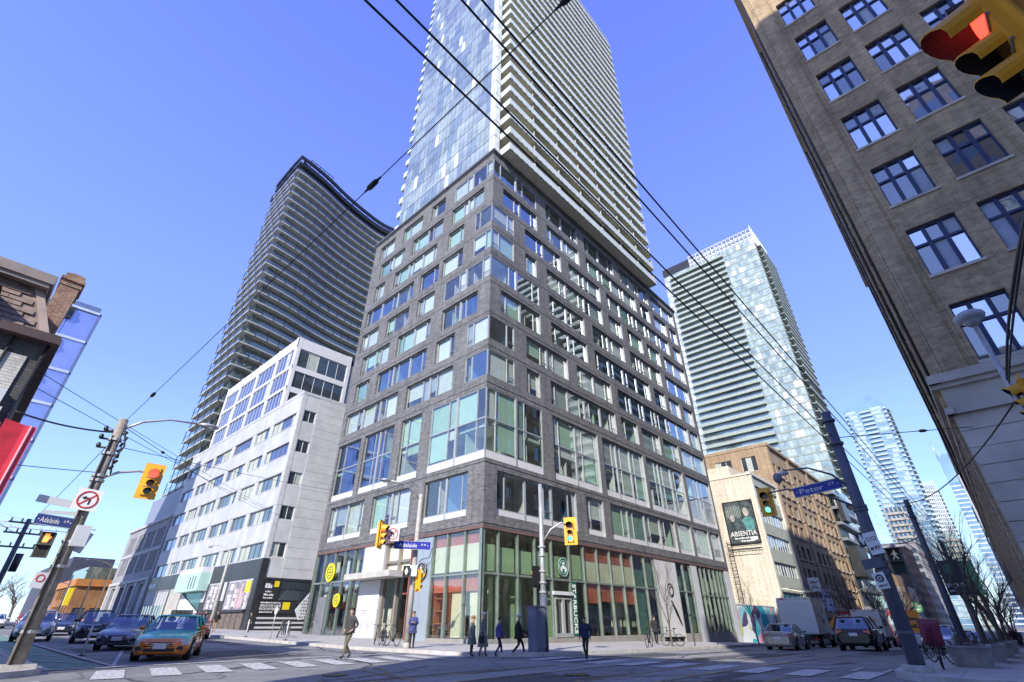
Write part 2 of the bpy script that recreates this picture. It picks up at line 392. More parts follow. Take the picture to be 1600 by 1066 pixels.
for i in range(10): seam(R.uniform(5, 15), R.uniform(17, 45), R.choice((1.57, 1.4, .2)), 9, .8)
struct('tar_seam', g, mat('tar', (.03, .03, .032), .5, var=.2))
g = MB()
for x0, y0, x1, y1 in ((-60, 7.2, 130, 8.5), (-60, 10.9, 130, 12.2), (27, 13.0, 40, 15.1), (8, 33, 13.5, 39)): sheet(g, x0, y0, x1, y1, .008)
struct('track_bed', g, M_PATCH2)
g = MB()
for y in (7.1, 8.6, 10.8, 12.3):
    sheet(g, -60, y - .045, 130, y + .045, .014)
struct('streetcar_rail', g, M_RAIL)
g = MB(); sheet(g, 3.35, 23.2, 4.95, 120, .004); struct('cycle_lane', g, M_GREEN)
g = MB()
def strip(mb, a, b, wdt, dz=.018):
    a, b = Vector(a), Vector(b); d = (b - a).normalized(); nn = Vector((-d.y, d.x)) * wdt / 2
    P = [a - nn, b - nn, b + nn, a + nn]; mb.quad(*[(p.x, p.y, gz(p.x, p.y) + dz) for p in P])
x = 3.9
while x < 16.6: strip(g, (x, 17.9), (x + .7, 21), .72); x += 1.38
y = 3.7
while y < 15.2: strip(g, (17.1, y), (19.6, y), .7); y += 1.38
x = 3.9
while x < 16.6: strip(g, (x, -.5), (x, 2.4), .7); x += 1.4
y = 4.
while y < 19: strip(g, (.2, y), (2.6, y), .7); y += 1.4
strip(g, (3.1, 22.6), (16.6, 22.6), .35)
for y0, y1 in ((22.8, 60), (64, 110)): strip(g, (5.05, y0), (5.05, y1), .12); strip(g, (3.3, y0), (3.3, y1), .1)
for i in range(18):
    strip(g, (8.7, 25 + i * 6), (8.7, 28 + i * 6), .12); strip(g, (12.4, 25 + i * 6), (12.4, 28 + i * 6), .12)
strip(g, (5.05, 23), (7.4, 33), .12); strip(g, (3.4, 29), (5.1, 24.4), .12); strip(g, (3.4, 34), (5.1, 29.4), .12)
for i in range(16): strip(g, (25 + i * 6, 9.7), (28 + i * 6, 9.7), .12)
strip(g, (20.4, 5.15), (60, 5.15), .12); strip(g, (20.6, 6.6), (60, 6.6), .12); strip(g, (20.6, 5.15), (20.6, 6.6), .3); strip(g, (25.5, 5.15), (25.5, 6.6), .12)
for a, b in (((19.7, 3.45), (21.4, 3.45)), ((21.4, 3.45), (21.7, 4.3)), ((21.7, 4.3), (20, 4.3)), ((20, 4.3), (19.7, 3.45))): strip(g, a, b, .12)
strip(g, (20.2, 9.8), (20.2, 15), .35)
struct('road_marking', g, M_PAINT)
g = MB()
for x, y in ((8.5, 14.6), (13.2, 9.7), (22.6, 10.2), (6.7, 30.5), (29, 7.9), (15.4, 23.6)):
    g.prism([(x + .36 * cos(t * pi / 8), y + .36 * sin(t * pi / 8), .012) for t in range(16)], (0, 0, .008))
struct('manhole_cover', g, mat('cast_iron', (.06, .055, .05), .55, .6))
# ------------------------------------------------------------------ shared building materials
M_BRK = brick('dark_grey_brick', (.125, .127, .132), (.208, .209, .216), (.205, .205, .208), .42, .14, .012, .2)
M_ALU = mat('pale_aluminium', (.45, .47, .48), .35, .35, var=.05)
M_ALUD = mat('grey_aluminium', (.3, .31, .32), .35, .5, var=.06)
M_DKMET = mat('dark_metal', (.05, .052, .058), .4, .5)
M_WHITE = mat('white_panel', (.66, .66, .67), .4, var=.04)
M_OFFW = mat('off_white_panel', (.62, .64, .66), .45, var=.06)
M_GL = [glass('window_glass_clear', (.93, .97, .96), .16, wav=.12), glass('window_glass_green', (.84, .95, .89), .2, wav=.1), glass('window_glass_blue', (.5, .68, .8), .34, rcol=(.85, .93, 1), wav=.1)]
M_CUR = [mat('curtain_white', (.8, .81, .78), .8, var=.06), mat('curtain_cream', (.66, .68, .58), .8, var=.08), mat('curtain_grey', (.4, .44, .43), .8, var=.08)]
M_INT = mat('interior_plaster', (.68, .67, .62), .9); M_DARK = mat('interior_dark', (.06, .06, .065), .9)
M_CEIL = mat('ceiling_white', (.76, .76, .74), .9)
X0, Y0 = 25.1, 26.06
B = thing('condo_tower', 'very tall white-balconied glass tower on a dark brick podium with corner coffee shop', 'building', (X0, Y0, 0))
FR, FL = Fac('y', Y0, -1), Fac('x', X0, -1)
def K(name, mb, mats, par=None): return mb.build(name, mats, par or B, world=True)
TOP = 47.56; PIT = 3.63; WH = 2.55
C = 'c'
ROWR = [[(C, 32.65), (34.5, 41.2), (42.85, 50.3), (52, 60.6), (61.7, 69.8)], [(26.75, 32.7), (34.55, 41.3), (42.85, 56), (57.3, 60.3), (61.6, 65.9), (66.95, 69.7)],
 [(C, 28.55), (30.4, 37.1), (38.65, 45.7), (47.2, 65.5), (66.9, 69.8)], [(C, 28.55), (30.4, 32.3), (34.1, 45.6), (47.15, 50.4), (51.85, 56), (57.3, 61.3), (62.5, 69.8)],
 [(C, 32.6), (34.35, 41.1), (42.8, 50.2), (51.65, 60.4), (61.7, 69.7)], [(26.65, 32.65), (34.45, 41.2), (42.7, 55.95), (57.15, 60.4), (61.5, 65), (66.2, 69.5)],
 [(C, 28.55), (30.3, 37.1), (38.7, 45.6), (47.05, 66.2), (66.9, 69.85)], [(C, 28.6), (30.3, 32.25), (33.9, 45.85), (47, 50.85), (51.75, 56.4), (57.3, 61.7), (62.4, 70)],
 [(C, 32.35), (33.9, 41.55), (42.4, 51.15), (51.8, 61.5), (62.3, 70.1)], [(26.5, 36.95), (38.5, 41.45), (42.7, 56.7), (57.2, 61), (61.7, 66.2), (66.8, 69.9)]]
ROWL = [[(C, 32.7), (34.45, 37.2), (39.05, 43.3), (45.2, 48.8)], [(27.45, 32.95), (34.5, 40.65), (42.3, 47.9)], [(C, 28.7), (30.55, 33.3), (35.3, 43.9), (46, 48.3)],
 [(C, 28.75), (30.45, 33.9), (34.5, 37.9), (39.2, 49.3)], [(C, 33.1), (34.8, 37.9), (39.4, 43.9), (45.6, 49.4)], [(27.75, 33.15), (35, 41), (42.5, 48.3)],
 [(C, 29), (30.8, 33.65), (35.15, 44.1), (45.7, 48.6)], [(C, 29), (30.7, 37.9), (39.4, 49.5)], [(C, 33.3), (34.8, 38), (39.2, 44.6), (45.3, 49.9)], [(27.95, 33.4), (35.3, 41.3), (42.7, 49.1)]]
ROWZ = [(TOP - PIT * i - WH, TOP - PIT * i, 0) for i in range(8)] + [(12.36, 18.46, .64), (8.26, 11.63, .5)]
def window(F, u0, u1, z0, z1, panel, double, corner, east):
    D = -.09 if corner else -.28
    fr = MB(); bars = []; cells = []
    zb = z0 + panel
    nu = max(1, round((u1 - u0) / 3.4)); uw = (u1 - u0) / nu
    for i in range(nu):
        a, b = u0 + i * uw, u0 + (i + 1) * uw
        if i: fbox(fr, F, a - .11, a + .11, z0, z1, D - .04, D + .1)
        if uw > 1.7:
            s = (a + uw * .3) if R.random() < .5 else (a + uw * .7)
            fbox(fr, F, s - .04, s + .04, zb, z1, D - .03, D + .06, 0)
            cells += [(a, s, s - a < b - s), (s, b, s - a > b - s)]
            if uw > 3.6:
                pass
        else: cells.append((a, b, True))
    for a, b in ((u0, u0 + .07), (u1 - .07, u1)): fbox(fr, F, a, b, z0, z1, D - .05, D + .06)
    fbox(fr, F, u0 + .07, u1 - .07, z1 - .08, z1, D - .05, D + .06); fbox(fr, F, u0 + .07, u1 - .07, zb - .03, zb + .05, D - .05, D + .06)
    if double: fbox(fr, F, u0 + .07, u1 - .07, (zb + z1) / 2 - .05, (zb + z1) / 2 + .05, D - .05, D + .065)
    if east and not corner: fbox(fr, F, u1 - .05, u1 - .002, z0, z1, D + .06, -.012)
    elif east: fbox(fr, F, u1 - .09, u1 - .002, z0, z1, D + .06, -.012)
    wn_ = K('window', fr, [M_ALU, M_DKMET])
    if panel:
        n = max(2, round((u1 - u0) / 1.7)); 
        for i in range(n):
            p = MB(); a = u0 + (u1 - u0) * i / n; b = u0 + (u1 - u0) * (i + 1) / n
            fbox(p, F, a + .02, b - .02, z0 + .02, zb - .035, D - .04, D + .07 + R.uniform(0, .006)); K('sill_panel', p, M_WHITE, wn_)
    rows = [(zb, (zb + z1) / 2), ((zb + z1) / 2, z1)] if double else [(zb, z1)]
    blue = R.random() < .2
    for a, b, nar in cells:
        cov = R.random()
        for j, (za, zc) in enumerate(rows):
            p = MB(); fbox(p, F, a + .045, b - .045, za + .05, zc - .08, D - .012, D + .0)
            K('pane', p, M_GL[2 if blue and R.random() < .8 else R.choice((0, 0, 1))], wn_)
            if nar and b - a > .6 and R.random() < .75 and not double:
                q = MB(); zz = za + .62
                fbox(q, F, a + .05, b - .05, zz, zz + .07, D - .01, D + .055); fbox(q, F, a + .05, a + .1, za + .05, zz, D - .01, D + .055); fbox(q, F, b - .1, b - .05, za + .05, zz, D - .01, D + .055)
                K('awning_sash', q, M_ALUD, wn_)
            if cov < .85 and not blue:
                h = (zc - za) * R.choice((1, 1, 1, 1, .65)) if len(rows) == 1 else ((zc - za) if j == 1 else (zc - za) * R.choice((.35, .5, 0, .9)))
                if h > .1:
                    c = MB(); fbox(c, F, a + .05, b - .05, zc - h, zc - .06, D - .16, D - .13); K('curtain', c, R.choice((M_CUR[0], M_CUR[0], M_CUR[1], M_CUR[2])), wn_)
UR, UL = 70.6, 50.25
for F, rows, ustart, uend, nm in ((FR, ROWR, X0, UR, 'brick_wall'), (FL, ROWL, Y0, UL, 'brick_wall')):
    ops = []
    for r, (z0, z1, pn) in zip(rows, ROWZ):
        for a, b in r: ops.append(((ustart if a == C else a), b, z0, z1))
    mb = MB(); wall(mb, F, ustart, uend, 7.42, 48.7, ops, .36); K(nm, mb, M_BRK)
    for i, (r, (z0, z1, pn)) in enumerate(zip(rows, ROWZ)):
        for a, b in r:
            cn = a == C
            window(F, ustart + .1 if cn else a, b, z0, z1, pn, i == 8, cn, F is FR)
# brick coursing bands proud of the wall, slab-edge trims and cornice
trim = MB()
for z in [TOP - PIT * i + .32 for i in range(1, 9)] + [12.02, 7.52]:
    fbox(trim, FR, X0 - .012, UR, z, z + .05, .002, .018); fbox(trim, FL, Y0 + .004, UL, z, z + .05, .002, .012)
K('joint_trim', trim, M_DKMET)
cap = MB()
fbox(cap, FR, X0 - .25, UR, 48.7, 48.98, -.5, .25); fbox(cap, FL, Y0 + .5, UL + .25, 48.7, 48.98, -.5, .25)
fbox(cap, FR, X0 - .12, UR, 48.5, 48.7, 0, .1); fbox(cap, FL, Y0, UL, 48.5, 48.7, 0, .1)
K('parapet_cap', cap, mat('cap_metal', (.17, .17, .18), .4, .4))
for i, (z0, z1, pn) in enumerate(ROWZ):        # glazed-corner posts
    if ROWR[i][0][0] == C:
        p = MB(); p.box(X0 + .03, Y0 + .03, z0, X0 + .13, Y0 + .13, z1); K('corner_post', p, M_ALU)
# other sides, roof, floors, core
s = MB(); s.quad((UR, Y0, -3), (UR, 60, -3), (UR, 60, 48.7), (UR, Y0, 48.7)); s.quad((X0, UL, -1), (UR, UL, -1), (UR, UL, 48.7), (X0, UL, 48.7)); K('end_wall', s, M_BRK)
s = MB(); s.box(X0 + .45, Y0 + .45, 48.3, UR - .1, UL - .1, 48.55); K('podium_roof', s, mat('roof_gravel', (.4, .39, .37), .9))
for z in [TOP - PIT * i - WH - .45 for i in range(8)] + [15.2, 11.9, 7.5]:
    s = MB(); s.box(X0 + .5, Y0 + .5, z, UR - .2, UL - .2, z + .3); K('floor_slab', s, M_CEIL)
s = MB(); s.box(X0 + 6.5, Y0 + 6.5, .2, UR - .4, UL - .4, 48); K('core_wall', s, M_INT)
s = MB()
for i in range(1, 16): s.box(X0 + i * 2.85 - .05, Y0 + .6, 7.9, X0 + i * 2.85 + .05, Y0 + 6.4, 48)
for i in range(1, 8): s.box(X0 + .6, Y0 + i * 3 - .05, 7.9, X0 + 6.4, Y0 + i * 3 + .05, 48)
K('partition_wall', s, M_INT)
# ---------------- shop front
MG = [glass('shop_glass_green', (.87, .94, .87), .1, wav=.2), glass('shop_glass_clear', (.93, .96, .93), .14, wav=.2), glass('shop_glass_teal', (.7, .84, .84), .3, wav=.2)]
M_MULG = mat('green_grey_mullion', (.28, .34, .3), .35, .4); M_STONE = mat('shop_plinth', (.3, .29, .27), .7)
M_RED = mat('red_interior_wall', (.5, .14, .09), .8, var=.2, scale=.6); M_CREAM = mat('cream_screen', (.74, .72, .55), .8, var=.08)
M_GCREAM = mat('pale_green_screen', (.5, .58, .41), .8, var=.1)
DR = -.22
muR = [25.2, 26.9, 29.0, 31.0, 33.1, 35.5, 37.6, 39.7, 41.84, 43.98, 45.9, 48.3, 50.3]; muR2 = [55.25, 57.1, 59.0]; muR3 = [60.75, 61.9, 63.1, 64.5, 65.8, 67.0, 68.0, 69.05]
muL = [26.2, 28.02, 29.99, 31.7]; muL2 = [41.5, 43.14, 44.83, 46.61, 48.46, 50.15]
def shop(F, us, ztr, gl, base=.35, top=7.42, mm=M_MULG):
    for i, u in enumerate(us):
        p = MB(); fbox(p, F, u - .06, u + .06, base, top, DR - .12, DR + .14); K('mullion', p, mm)
    for a, b in zip(us, us[1:]):
        p = MB(); fbox(p, F, a + .06, b - .06, ztr - .07, ztr + .07, DR - .08, DR + .1); K('transom', p, mm)
        for za, zc in ((base, ztr - .07), (ztr + .07, top)):
            p = MB(); fbox(p, F, a + .06, b - .06, za + .02, zc - .02, DR - .02, DR); K('shop_pane', p, gl(a, za))
    p = MB(); fbox(p, F, us[0] - .06, us[-1] + .06, -1.5, base, DR - .2, DR + .16); K('plinth', p, M_STONE)
shop(FR, muR, 4.3, lambda a, z: MG[0] if a < 37.5 else (MG[2] if a > 45.5 else MG[1]))
shop(FR, muR2, 4.3, lambda a, z: MG[2]); shop(FR, muR3, 4.1, lambda a, z: MG[1])
shop(FL, muL, 4.3, lambda a, z: MG[1]); shop(FL, muL2, 4.6, lambda a, z: MG[1] if R.random() < .6 else MG[2])
s = MB(); fbox(s, FR, X0 + .0, UR, 7.2, 7.42, -.5, -.012); fbox(s, FL, Y0 + .5, UL, 7.2, 7.42, -.5, -.012); K('shop_head', s, mat('rust_soffit', (.16, .1, .09), .7))
p = MB(); fbox(p, FR, 50.36, 55.19, .1, 7.2, -.3, -.1); wp = K('white_sign_wall', p, M_WHITE)
p = MB(); fbox(p, FR, 59.06, 60.69, -1.2, 7.2, -.4, -.08); K('concrete_pier', p, M_OFFW)
p = MB(); fbox(p, FR, 69.11, UR, -1.2, 7.2, -.4, -.05); K('concrete_pier', p, M_OFFW)
for a, b in ((31.76, 32.9), (32.94, 34.2)):
    p = MB(); fbox(p, FL, a, b, .15, 7.2, -.35, -.12 - R.uniform(0, .01)); K('blue_grey_panel', p, mat('blue_grey_panel', (.38, .45, .5), .3, .3, var=.05))
for za, zc in ((.15, 2.2), (2.22, 4.4), (4.95, 7.2)):
    p = MB(); fbox(p, FL, 38.3, 41.4, za, zc, -.3, -.06 - .004 * za); K('white_entry_panel', p, M_WHITE if za > 2 else mat('pale_stone_panel', (.55, .56, .58), .5))
# entry recess with canopy
e = MB(); e.box(X0 + 2.4, 34.3, .15, X0 + 2.6, 38.3, 7.2); e.box(X0, 34.22, .15, X0 + 2.4, 34.3, 7.2); K('entry_back_wall', e, mat('entry_red_brown', (.25, .07, .06), .6, var=.25))
e = MB(); fbox(e, FL, 34.9, 41.6, 4.45, 4.9, -.3, 1.5); K('canopy', e, mat('canopy_concrete', (.5, .49, .46), .7))
e = MB()
for y in (34.5, 36.2, 38.1): fbox(e, FL, y - .12, y + .12, .15, 7.2, -.5, -.2)
fbox(e, FL, 34.6, 38, 5.6, 5.8, -.45, -.25); K('entry_frame', e, mat('taupe_metal', (.3, .27, .24), .5, .3))
e = MB(); fbox(e, FL, 34.7, 36, .2, 3.0, -1.9, -1.85); fbox(e, FL, 36.3, 37.9, .2, 3.0, -1.9, -1.85); K('entry_door', e, MG[2])
e = MB(); fbox(e, FL, 34.6, 38.1, 4.9, 7.2, -.52, -.5); K('curtain', e, M_CREAM)
# interior dressing seen through the shop glass
e = MB(); e.box(X0 + .6, Y0 + .6, .16, UR - .6, UL - .6, .2); K('shop_floor', e, mat('shop_floor_tile', (.34, .3, .25), .5))
e = MB(); e.box(X0 + .5, Y0 + .5, 7.1, UR - .3, UL - .3, 7.2); K('shop_ceiling', e, mat('shop_ceiling', (.4, .36, .31), .8))
for a, b in zip(muR[:6], muR[1:7]):
    e = MB(); fbox(e, FR, a + .14, b - .2, 4.45, 6.2 + R.uniform(-.25, .2), -.36, -.33); K('pale_screen', e, M_GCREAM)
for a, b in zip(muR[6:10], muR[7:11]):
    e = MB(); fbox(e, FR, a + .1, b - .1, 4.35, 6.0, -.36, -.33); K('cream_screen', e, M_CREAM)
    e = MB(); fbox(e, FR, a, b, 3.0 + R.uniform(-.3, .1), 4.25, -.4, -.36); fbox(e, FR, a, b, 6.05, 7.1, -.4, -.36); K('red_wall', e, M_RED)
for a, b, z0, z1 in ((43.1, 44.9, .4, 3.1), (45.2, 47.6, .4, 4.4), (33.8, 35.2, .3, 3.4), (27.1, 27.6, .3, 4.2), (29.4, 29.9, .3, 4.2), (61.2, 62, .3, 6.5), (64, 64.5, .3, 6.8)):
    e = MB(); fbox(e, FR, a, b, z0, z1, -1.4, -1.3); K('interior_panel', e, R.choice((M_GCREAM, M_CREAM)))
for y0, y1 in ((26.5, 28), (28.1, 29.9), (30.1, 31.6)):
    e = MB(); fbox(e, FL, y0, y1, 4.5, 6.3, -.4, -.36); K('cream_screen', e, M_CREAM)
    e = MB(); fbox(e, FL, y0, y1, 6.3, 7.1, -.44, -.4); fbox(e, FL, y0, y1, 3.2, 4.2, -.44, -.4); K('red_wall', e, M_RED)
e = MB(); fbox(e, FL, 26.7, 27.7, .4, 4.1, -.6, -.55); fbox(e, FL, 28.3, 29.6, .4, 4.1, -.6, -.55); K('cream_screen', e, M_CREAM)
e = MB()
for z in (1.2, 2, 2.8, 3.6): fbox(e, FL, 30.2, 31.6, z, z + .07, -1.1, -.6)
for y in (30.2, 31.6): fbox(e, FL, y - .05, y + .05, .3, 3.9, -1.1, -.6)
K('shelf', e, mat('shelf_wood', (.3, .16, .08), .6))
for y0, y1 in ((41.8, 43), (43.4, 44.3), (45.2, 46), (47, 48), (48.8, 49.8)):
    e = MB(); fbox(e, FL, y0, y1, .3 if R.random() < .4 else 3, 4.4, -1.4, -1.3); fbox(e, FL, y0 + .1, y1 - .2, 5.2, 6.9, -1.1, -1.05); K('interior_panel', e, R.choice((M_CUR[0], M_CREAM, M_GCREAM)))
for us in (muR[10:], muR2, muR3):
    for a, b in zip(us, us[1:]):
        e = MB(); z0 = R.choice((.4, 3.2, 4.5)); fbox(e, FR, a + R.uniform(.1, .5), b - R.uniform(.1, .4), z0, R.uniform(5.6, 6.9), -.42, -.38); K('pale_screen', e, R.choice((M_GCREAM, M_CREAM, M_CUR[2])))  # pale screens added to lighten the dark right-hand bays
for a, b in zip(muR[:6], muR[1:7]):
    if R.random() < .7: e = MB(); u = R.uniform(a + .2, b - .7); fbox(e, FR, u, u + .45, .4, 4.1, -.5, -.42); K('pale_fill_column', e, M_GCREAM)  # pale uprights added to lighten the dark lower bays
for i in range(14):
    u = R.uniform(26, 47); z = R.uniform(2.6, 3.8); e = MB(); e.tube(FR.P(u, z, -1.1), FR.P(u, z + .25, -1.1), .13, .05, n=8); K('hanging_light', e, M_OFFW)
for i in range(9):
    x = 38.3 + i * 1.1
    e = MB(); e.tube((x, Y0 + 1.2, .2), (x, Y0 + 1.2, .95), .03, n=6); e.tube((x, Y0 + 1.2, .95), (x, Y0 + 1.2, 1.0), .32, n=10); K('cafe_table', e, mat('table_wood', (.35, .22, .12), .5))
e = MB(); fbox(e, FR, 38, 47.5, 1.6, 1.68, -.8, -.5)
for i in range(12): fbox(e, FR, 38.2 + i * .8, 38.25 + i * .8, .3, 1.6, -.7, -.65)
K('counter_rail', e, M_DKMET)
e = MB()
for i in range(10): e.tube((27 + i * 1.9, Y0 + 1.9, 7.1), (27 + i * 1.9, Y0 + 1.9, 3.4), .012, n=4); e.sphere((27 + i * 1.9, Y0 + 1.9, 3.3), .13, n=8, k=5)
K('pendant_lamp', e, M_DKMET)
# doors and signs on the shop
p = MB()
for a in (33.2, 34.32): fbox(p, FR, a, a + .1, .35, 3.0, DR + .01, DR + .2); fbox(p, FR, a + .95, a + 1.05, .35, 3.0, DR + .01, DR + .2); fbox(p, FR, a + .1, a + .95, 2.9, 3.0, DR + .01, DR + .2); fbox(p, FR, a + .1, a + .95, .35, .6, DR + .01, DR + .2)
K('shop_door', p, M_ALU)
p = MB(); fbox(p, FR, 33.0, 35.5, 3.2, 3.45, DR + .11, DR + .3); K('door_header', p, M_OFFW)
M_SGN = mat('sign_green', (.01, .13, .075), .4, var=.02); M_SGW = mat('sign_white', (.85, .87, .85), .5, var=.02); M_SGK = mat('sign_black', (.012, .014, .014), .4, var=.02)
def emblem(o, ux, r, parent, bgm=None, ink=0):
    """round coffee emblem: ring, wavy-haired crowned head reduced to simple shapes"""
    ux = Vector(ux); uz = Vector((0, 0, 1)); nn = ux.cross(uz); o = Vector(o)
    d = MB(); d.tube(o, o + nn * .06, r, n=40, sm=False); e1 = d.build('emblem_disc', bgm or M_SGN, parent, world=True)
    w_ = MB(); f = o + nn * .065
    w_.ring(f, nn, r * .95, r * .022, 40, 4); w_.ring(f, nn, r * .68, r * .018, 36, 4)
    P = lambda a, b: f + ux * (a * r) + uz * (b * r)
    def poly(pts): w_.prism([P(*q) for q in pts], nn * .012)
    poly([(-.07, .36), (0, .2), (.07, .36), (.0, .62)]); poly([(-.2, .3), (-.11, .18), (-.1, .4), (-.24, .5)]); poly([(.2, .3), (.11, .18), (.1, .4), (.24, .5)])
    poly([(-.15, .14), (-.17, -.08), (-.08, -.22), (.08, -.22), (.17, -.08), (.15, .14)])
    for sgn in (-1, 1):
        for k in range(3):
            q = [(sgn * (.25 + k * .12), .2 - k * .12), (sgn * (.3 + k * .12), 0 - k * .1), (sgn * (.27 + k * .1), -.3), (sgn * (.33 + k * .07), -.52 + k * .07), (sgn * (.26 + k * .07), -.54 + k * .07), (sgn * (.2 + k * .1), -.3), (sgn * (.23 + k * .12), 0 - k * .1)]
            poly(q if sgn > 0 else q[::-1])
    w_.build('emblem_mark', M_SGW, parent, world=True)
emblem(FR.P(34.45, 5.25, DR + .16), (1, 0, 0), .72, B)
emblem(FL.P(32.75, 4.75, .0), (0, -1, 0), .62, B, M_SGK)
p = MB(); fbox(p, FR, 35.62, 36.25, .4, 4.2, DR + .06, DR + .1); K('sign_strip', p, M_SGN)
p = MB(); text(p, 'STARBUCKS', FR.P(35.93, 2.3, DR + .105), (0, 0, -1), (1, 0, 0), .4, width=3.5, bold=.02); K('sign_lettering', p, M_SGW)
# brush-like black mark on the white sign wall: a ring above a slanting leaf
p = MB(); c = Vector(FR.P(53.2, 4.3, -.08)); p.ring(c, (0, -1, 0), .62, .05, 28, 5); p.ring(c + Vector((.12, 0, -.05)), (0, -1, 0), .42, .04, 24, 5)
leaf = [(52.9, 3.35), (53.15, 3.3), (54.1, 2.3), (54.75, 1.2), (54.85, .95), (54.55, 1.15), (53.7, 2.1)]
p.prism([FR.P(a, b, -.095) for a, b in leaf], (0, -.03, 0)); K('wall_emblem', p, M_SGK)
M_YEL = mat('sign_yellow', (.75, .62, .02), .4, var=.03)
for u, z, r in ((46.9, 5.45, .82), (44.9, 3.05, .55)):
    p = MB(); o = Vector(FL.P(u, z, DR + .18)); p.tube(o, o + Vector((-.07, 0, 0)), r, n=32, sm=False); q = K('round_sign', p, M_YEL)
    p = MB(); f = o + Vector((-.078, 0, 0)); p.ring(f, (1, 0, 0), r * .62, r * .06, 30, 4); p.cbox(f, .02, r * .7, r * .12); p.cbox(f + Vector((0, 0, r * .28)), .02, r * .4, r * .1); p.cbox(f + Vector((0, 0, -r * .28)), .02, r * .5, r * .1); K('round_sign_mark', p, mat('sign_dark_green', (.05, .12, .06), .5), q)
p = MB(); fbox(p, FL, 46.8, 48.3, .35, 3.4, DR + .1, DR + .17); K('shop_door', p, M_ALUD)
p = MB()
p.path([FL.P(31.5, 6.3, .1), FL.P(31.6, 5.6, .25), FL.P(32.2, 5.5, .5), FL.P(32.5, 5.3, .5)], .03); K('sign_bracket', p, M_DKMET)
# ---------------- the tower above the podium
NT = 26; TZ = 49.0; TP = 2.87; TX1, TY1 = 61.3, 45.2
M_FRIT = glass('fritted_balcony_glass', (.7, .86, .78), .3, wav=.05); M_BALW = mat('balcony_white', (.6, .65, .6), .45, var=.08)
M_SOF = mat('balcony_soffit', (.6, .58, .45), .8, var=.1)
M_PAN = [mat('tower_panel_white', (.66, .69, .69), .3, var=.06), coated('tower_glass_pale', (.33, .39, .4), .06, rcol=(.78, .86, .86), wav=.08), coated('tower_glass_mid', (.21, .27, .31), .06, rcol=(.78, .86, .88), wav=.08), coated('tower_glass_green', (.38, .45, .42), .05, rcol=(.78, .86, .84), wav=.08)]
FT = Fac('x', X0 + .05, -1); ncol = 22; cw = (TY1 - Y0 - .9) / ncol
small = [MB() for _ in M_PAN]; kk = 0; bl = {}
meshes = {}
for fl in range(NT):
    z0 = TZ + fl * TP
    pat = []; c_ = 0
    while c_ < ncol:
        n = R.choice((1, 1, 2, 2, 3)); t = R.choices((0, 1, 2, 3), (1.0, 4, 2.6, 3))[0]
        n = min(n if t else 1, ncol - c_); pat += [t] * n; c_ += n
    for c_ in range(ncol):
        a = Y0 + .9 + c_ * cw; t = pat[c_]
        if fl < 13:
            key = (t, R.randrange(2))
            if key not in meshes:
                p = MB(); hh = .06; fbox(p, Fac('x', 0, -1), .05, cw - .05, .1, TP - .1, -.04, (.012 if t else .03) + key[1] * .006)
                if t: fbox(p, Fac('x', 0, -1), .03, cw - .03, .75, .8, .01, .03)
                meshes[key] = p.build('glass_panel' if t else 'white_spandrel', M_PAN[t], B).data; o = bpy.data.objects[-1] if False else None
                for ob in list(COL.objects):
                    if ob.data is meshes[key]: bpy.data.objects.remove(ob)
            place('glass_panel' if t else 'white_spandrel', meshes[key], B, (.05, a - Y0, z0))
        else: fbox(small[t], FT, a + .05, a + cw - .05, z0 + .1, z0 + TP - .1, -.04, .012)
for t, mb in enumerate(small): stuff(K('upper_glass_panels', mb, M_PAN[t]))
p = MB()
for fl in range(NT + 1): fbox(p, FT, Y0, TY1, TZ + fl * TP - .06, TZ + fl * TP + .08, -.05, .035)
K('floor_edge', p, M_ALUD)
p = MB(); p.box(X0 + .1, Y0 + 1.7, TZ, TX1 - .3, TY1 - .1, TZ + NT * TP + .5); p.box(X0 + .1, Y0 + .3, TZ, X0 + .85, Y0 + 1.7, TZ + NT * TP); K('tower_core', p, coated('balcony_window_glass', (.3, .34, .31), .16, vs=1.2))
for fl in range(NT):
    p = MB(); z0 = TZ + fl * TP; fbox(p, FT, Y0 + .02, Y0 + .86, z0 + .09, z0 + TP - .08, -.05, .06 + (fl % 3) * .003); p.box(X0 + .06, Y0 - .03, z0 + .09, X0 + .84, Y0 + .25, z0 + TP - .08); K('corner_panel', p, M_PAN[0])
p = MB()
for i in range(23): x = X0 + 1.5 + i * 1.6; p.box(x, Y0 + 1.62, TZ, x + .09, Y0 + 1.72, TZ + NT * TP)
K('window_mullions', p, M_ALU)
# one balcony, copied up the tower
bal = MB(); bal.box(X0 + 1.05, Y0 - 1.6, 0, TX1, Y0 + 1.7, .2)
for i in range(7): bal.box(X0 + 5.9 + i * 5.1, Y0 - 1.4, .2, X0 + 6.0 + i * 5.1, Y0 + 1.68, 2.6)
b0 = K('balcony', bal, M_SOF)
rl = MB(); zt = 1.08
rl.box(X0 + 1.0, Y0 - 1.66, -.04, TX1 + .03, Y0 - 1.61, zt); rl.box(X0 + 1.0, Y0 - 1.61, -.04, X0 + 1.05, Y0 + .2, zt); rl.box(TX1, Y0 - 1.61, -.04, TX1 + .04, Y0 + 1.6, zt)
r0 = K('railing', rl, M_BALW, b0)
dk = MB(); n = 0
x = X0 + 1.3
while x < TX1: dk.box(x, Y0 - 1.69, -.09, x + .22, Y0 - 1.56, .03); x += .9
dk.box(X0 + 1.0, Y0 - 1.67, zt, TX1, Y0 - 1.6, zt + .04)
d0 = K('railing_bracket', dk, mat('bracket_grey', (.22, .24, .22), .5), b0)
b0.location.z = TZ + .75 - 1.08 + .2
for fl in range(1, NT):
    c = dup(b0); c.location.z = TZ + fl * TP + .02
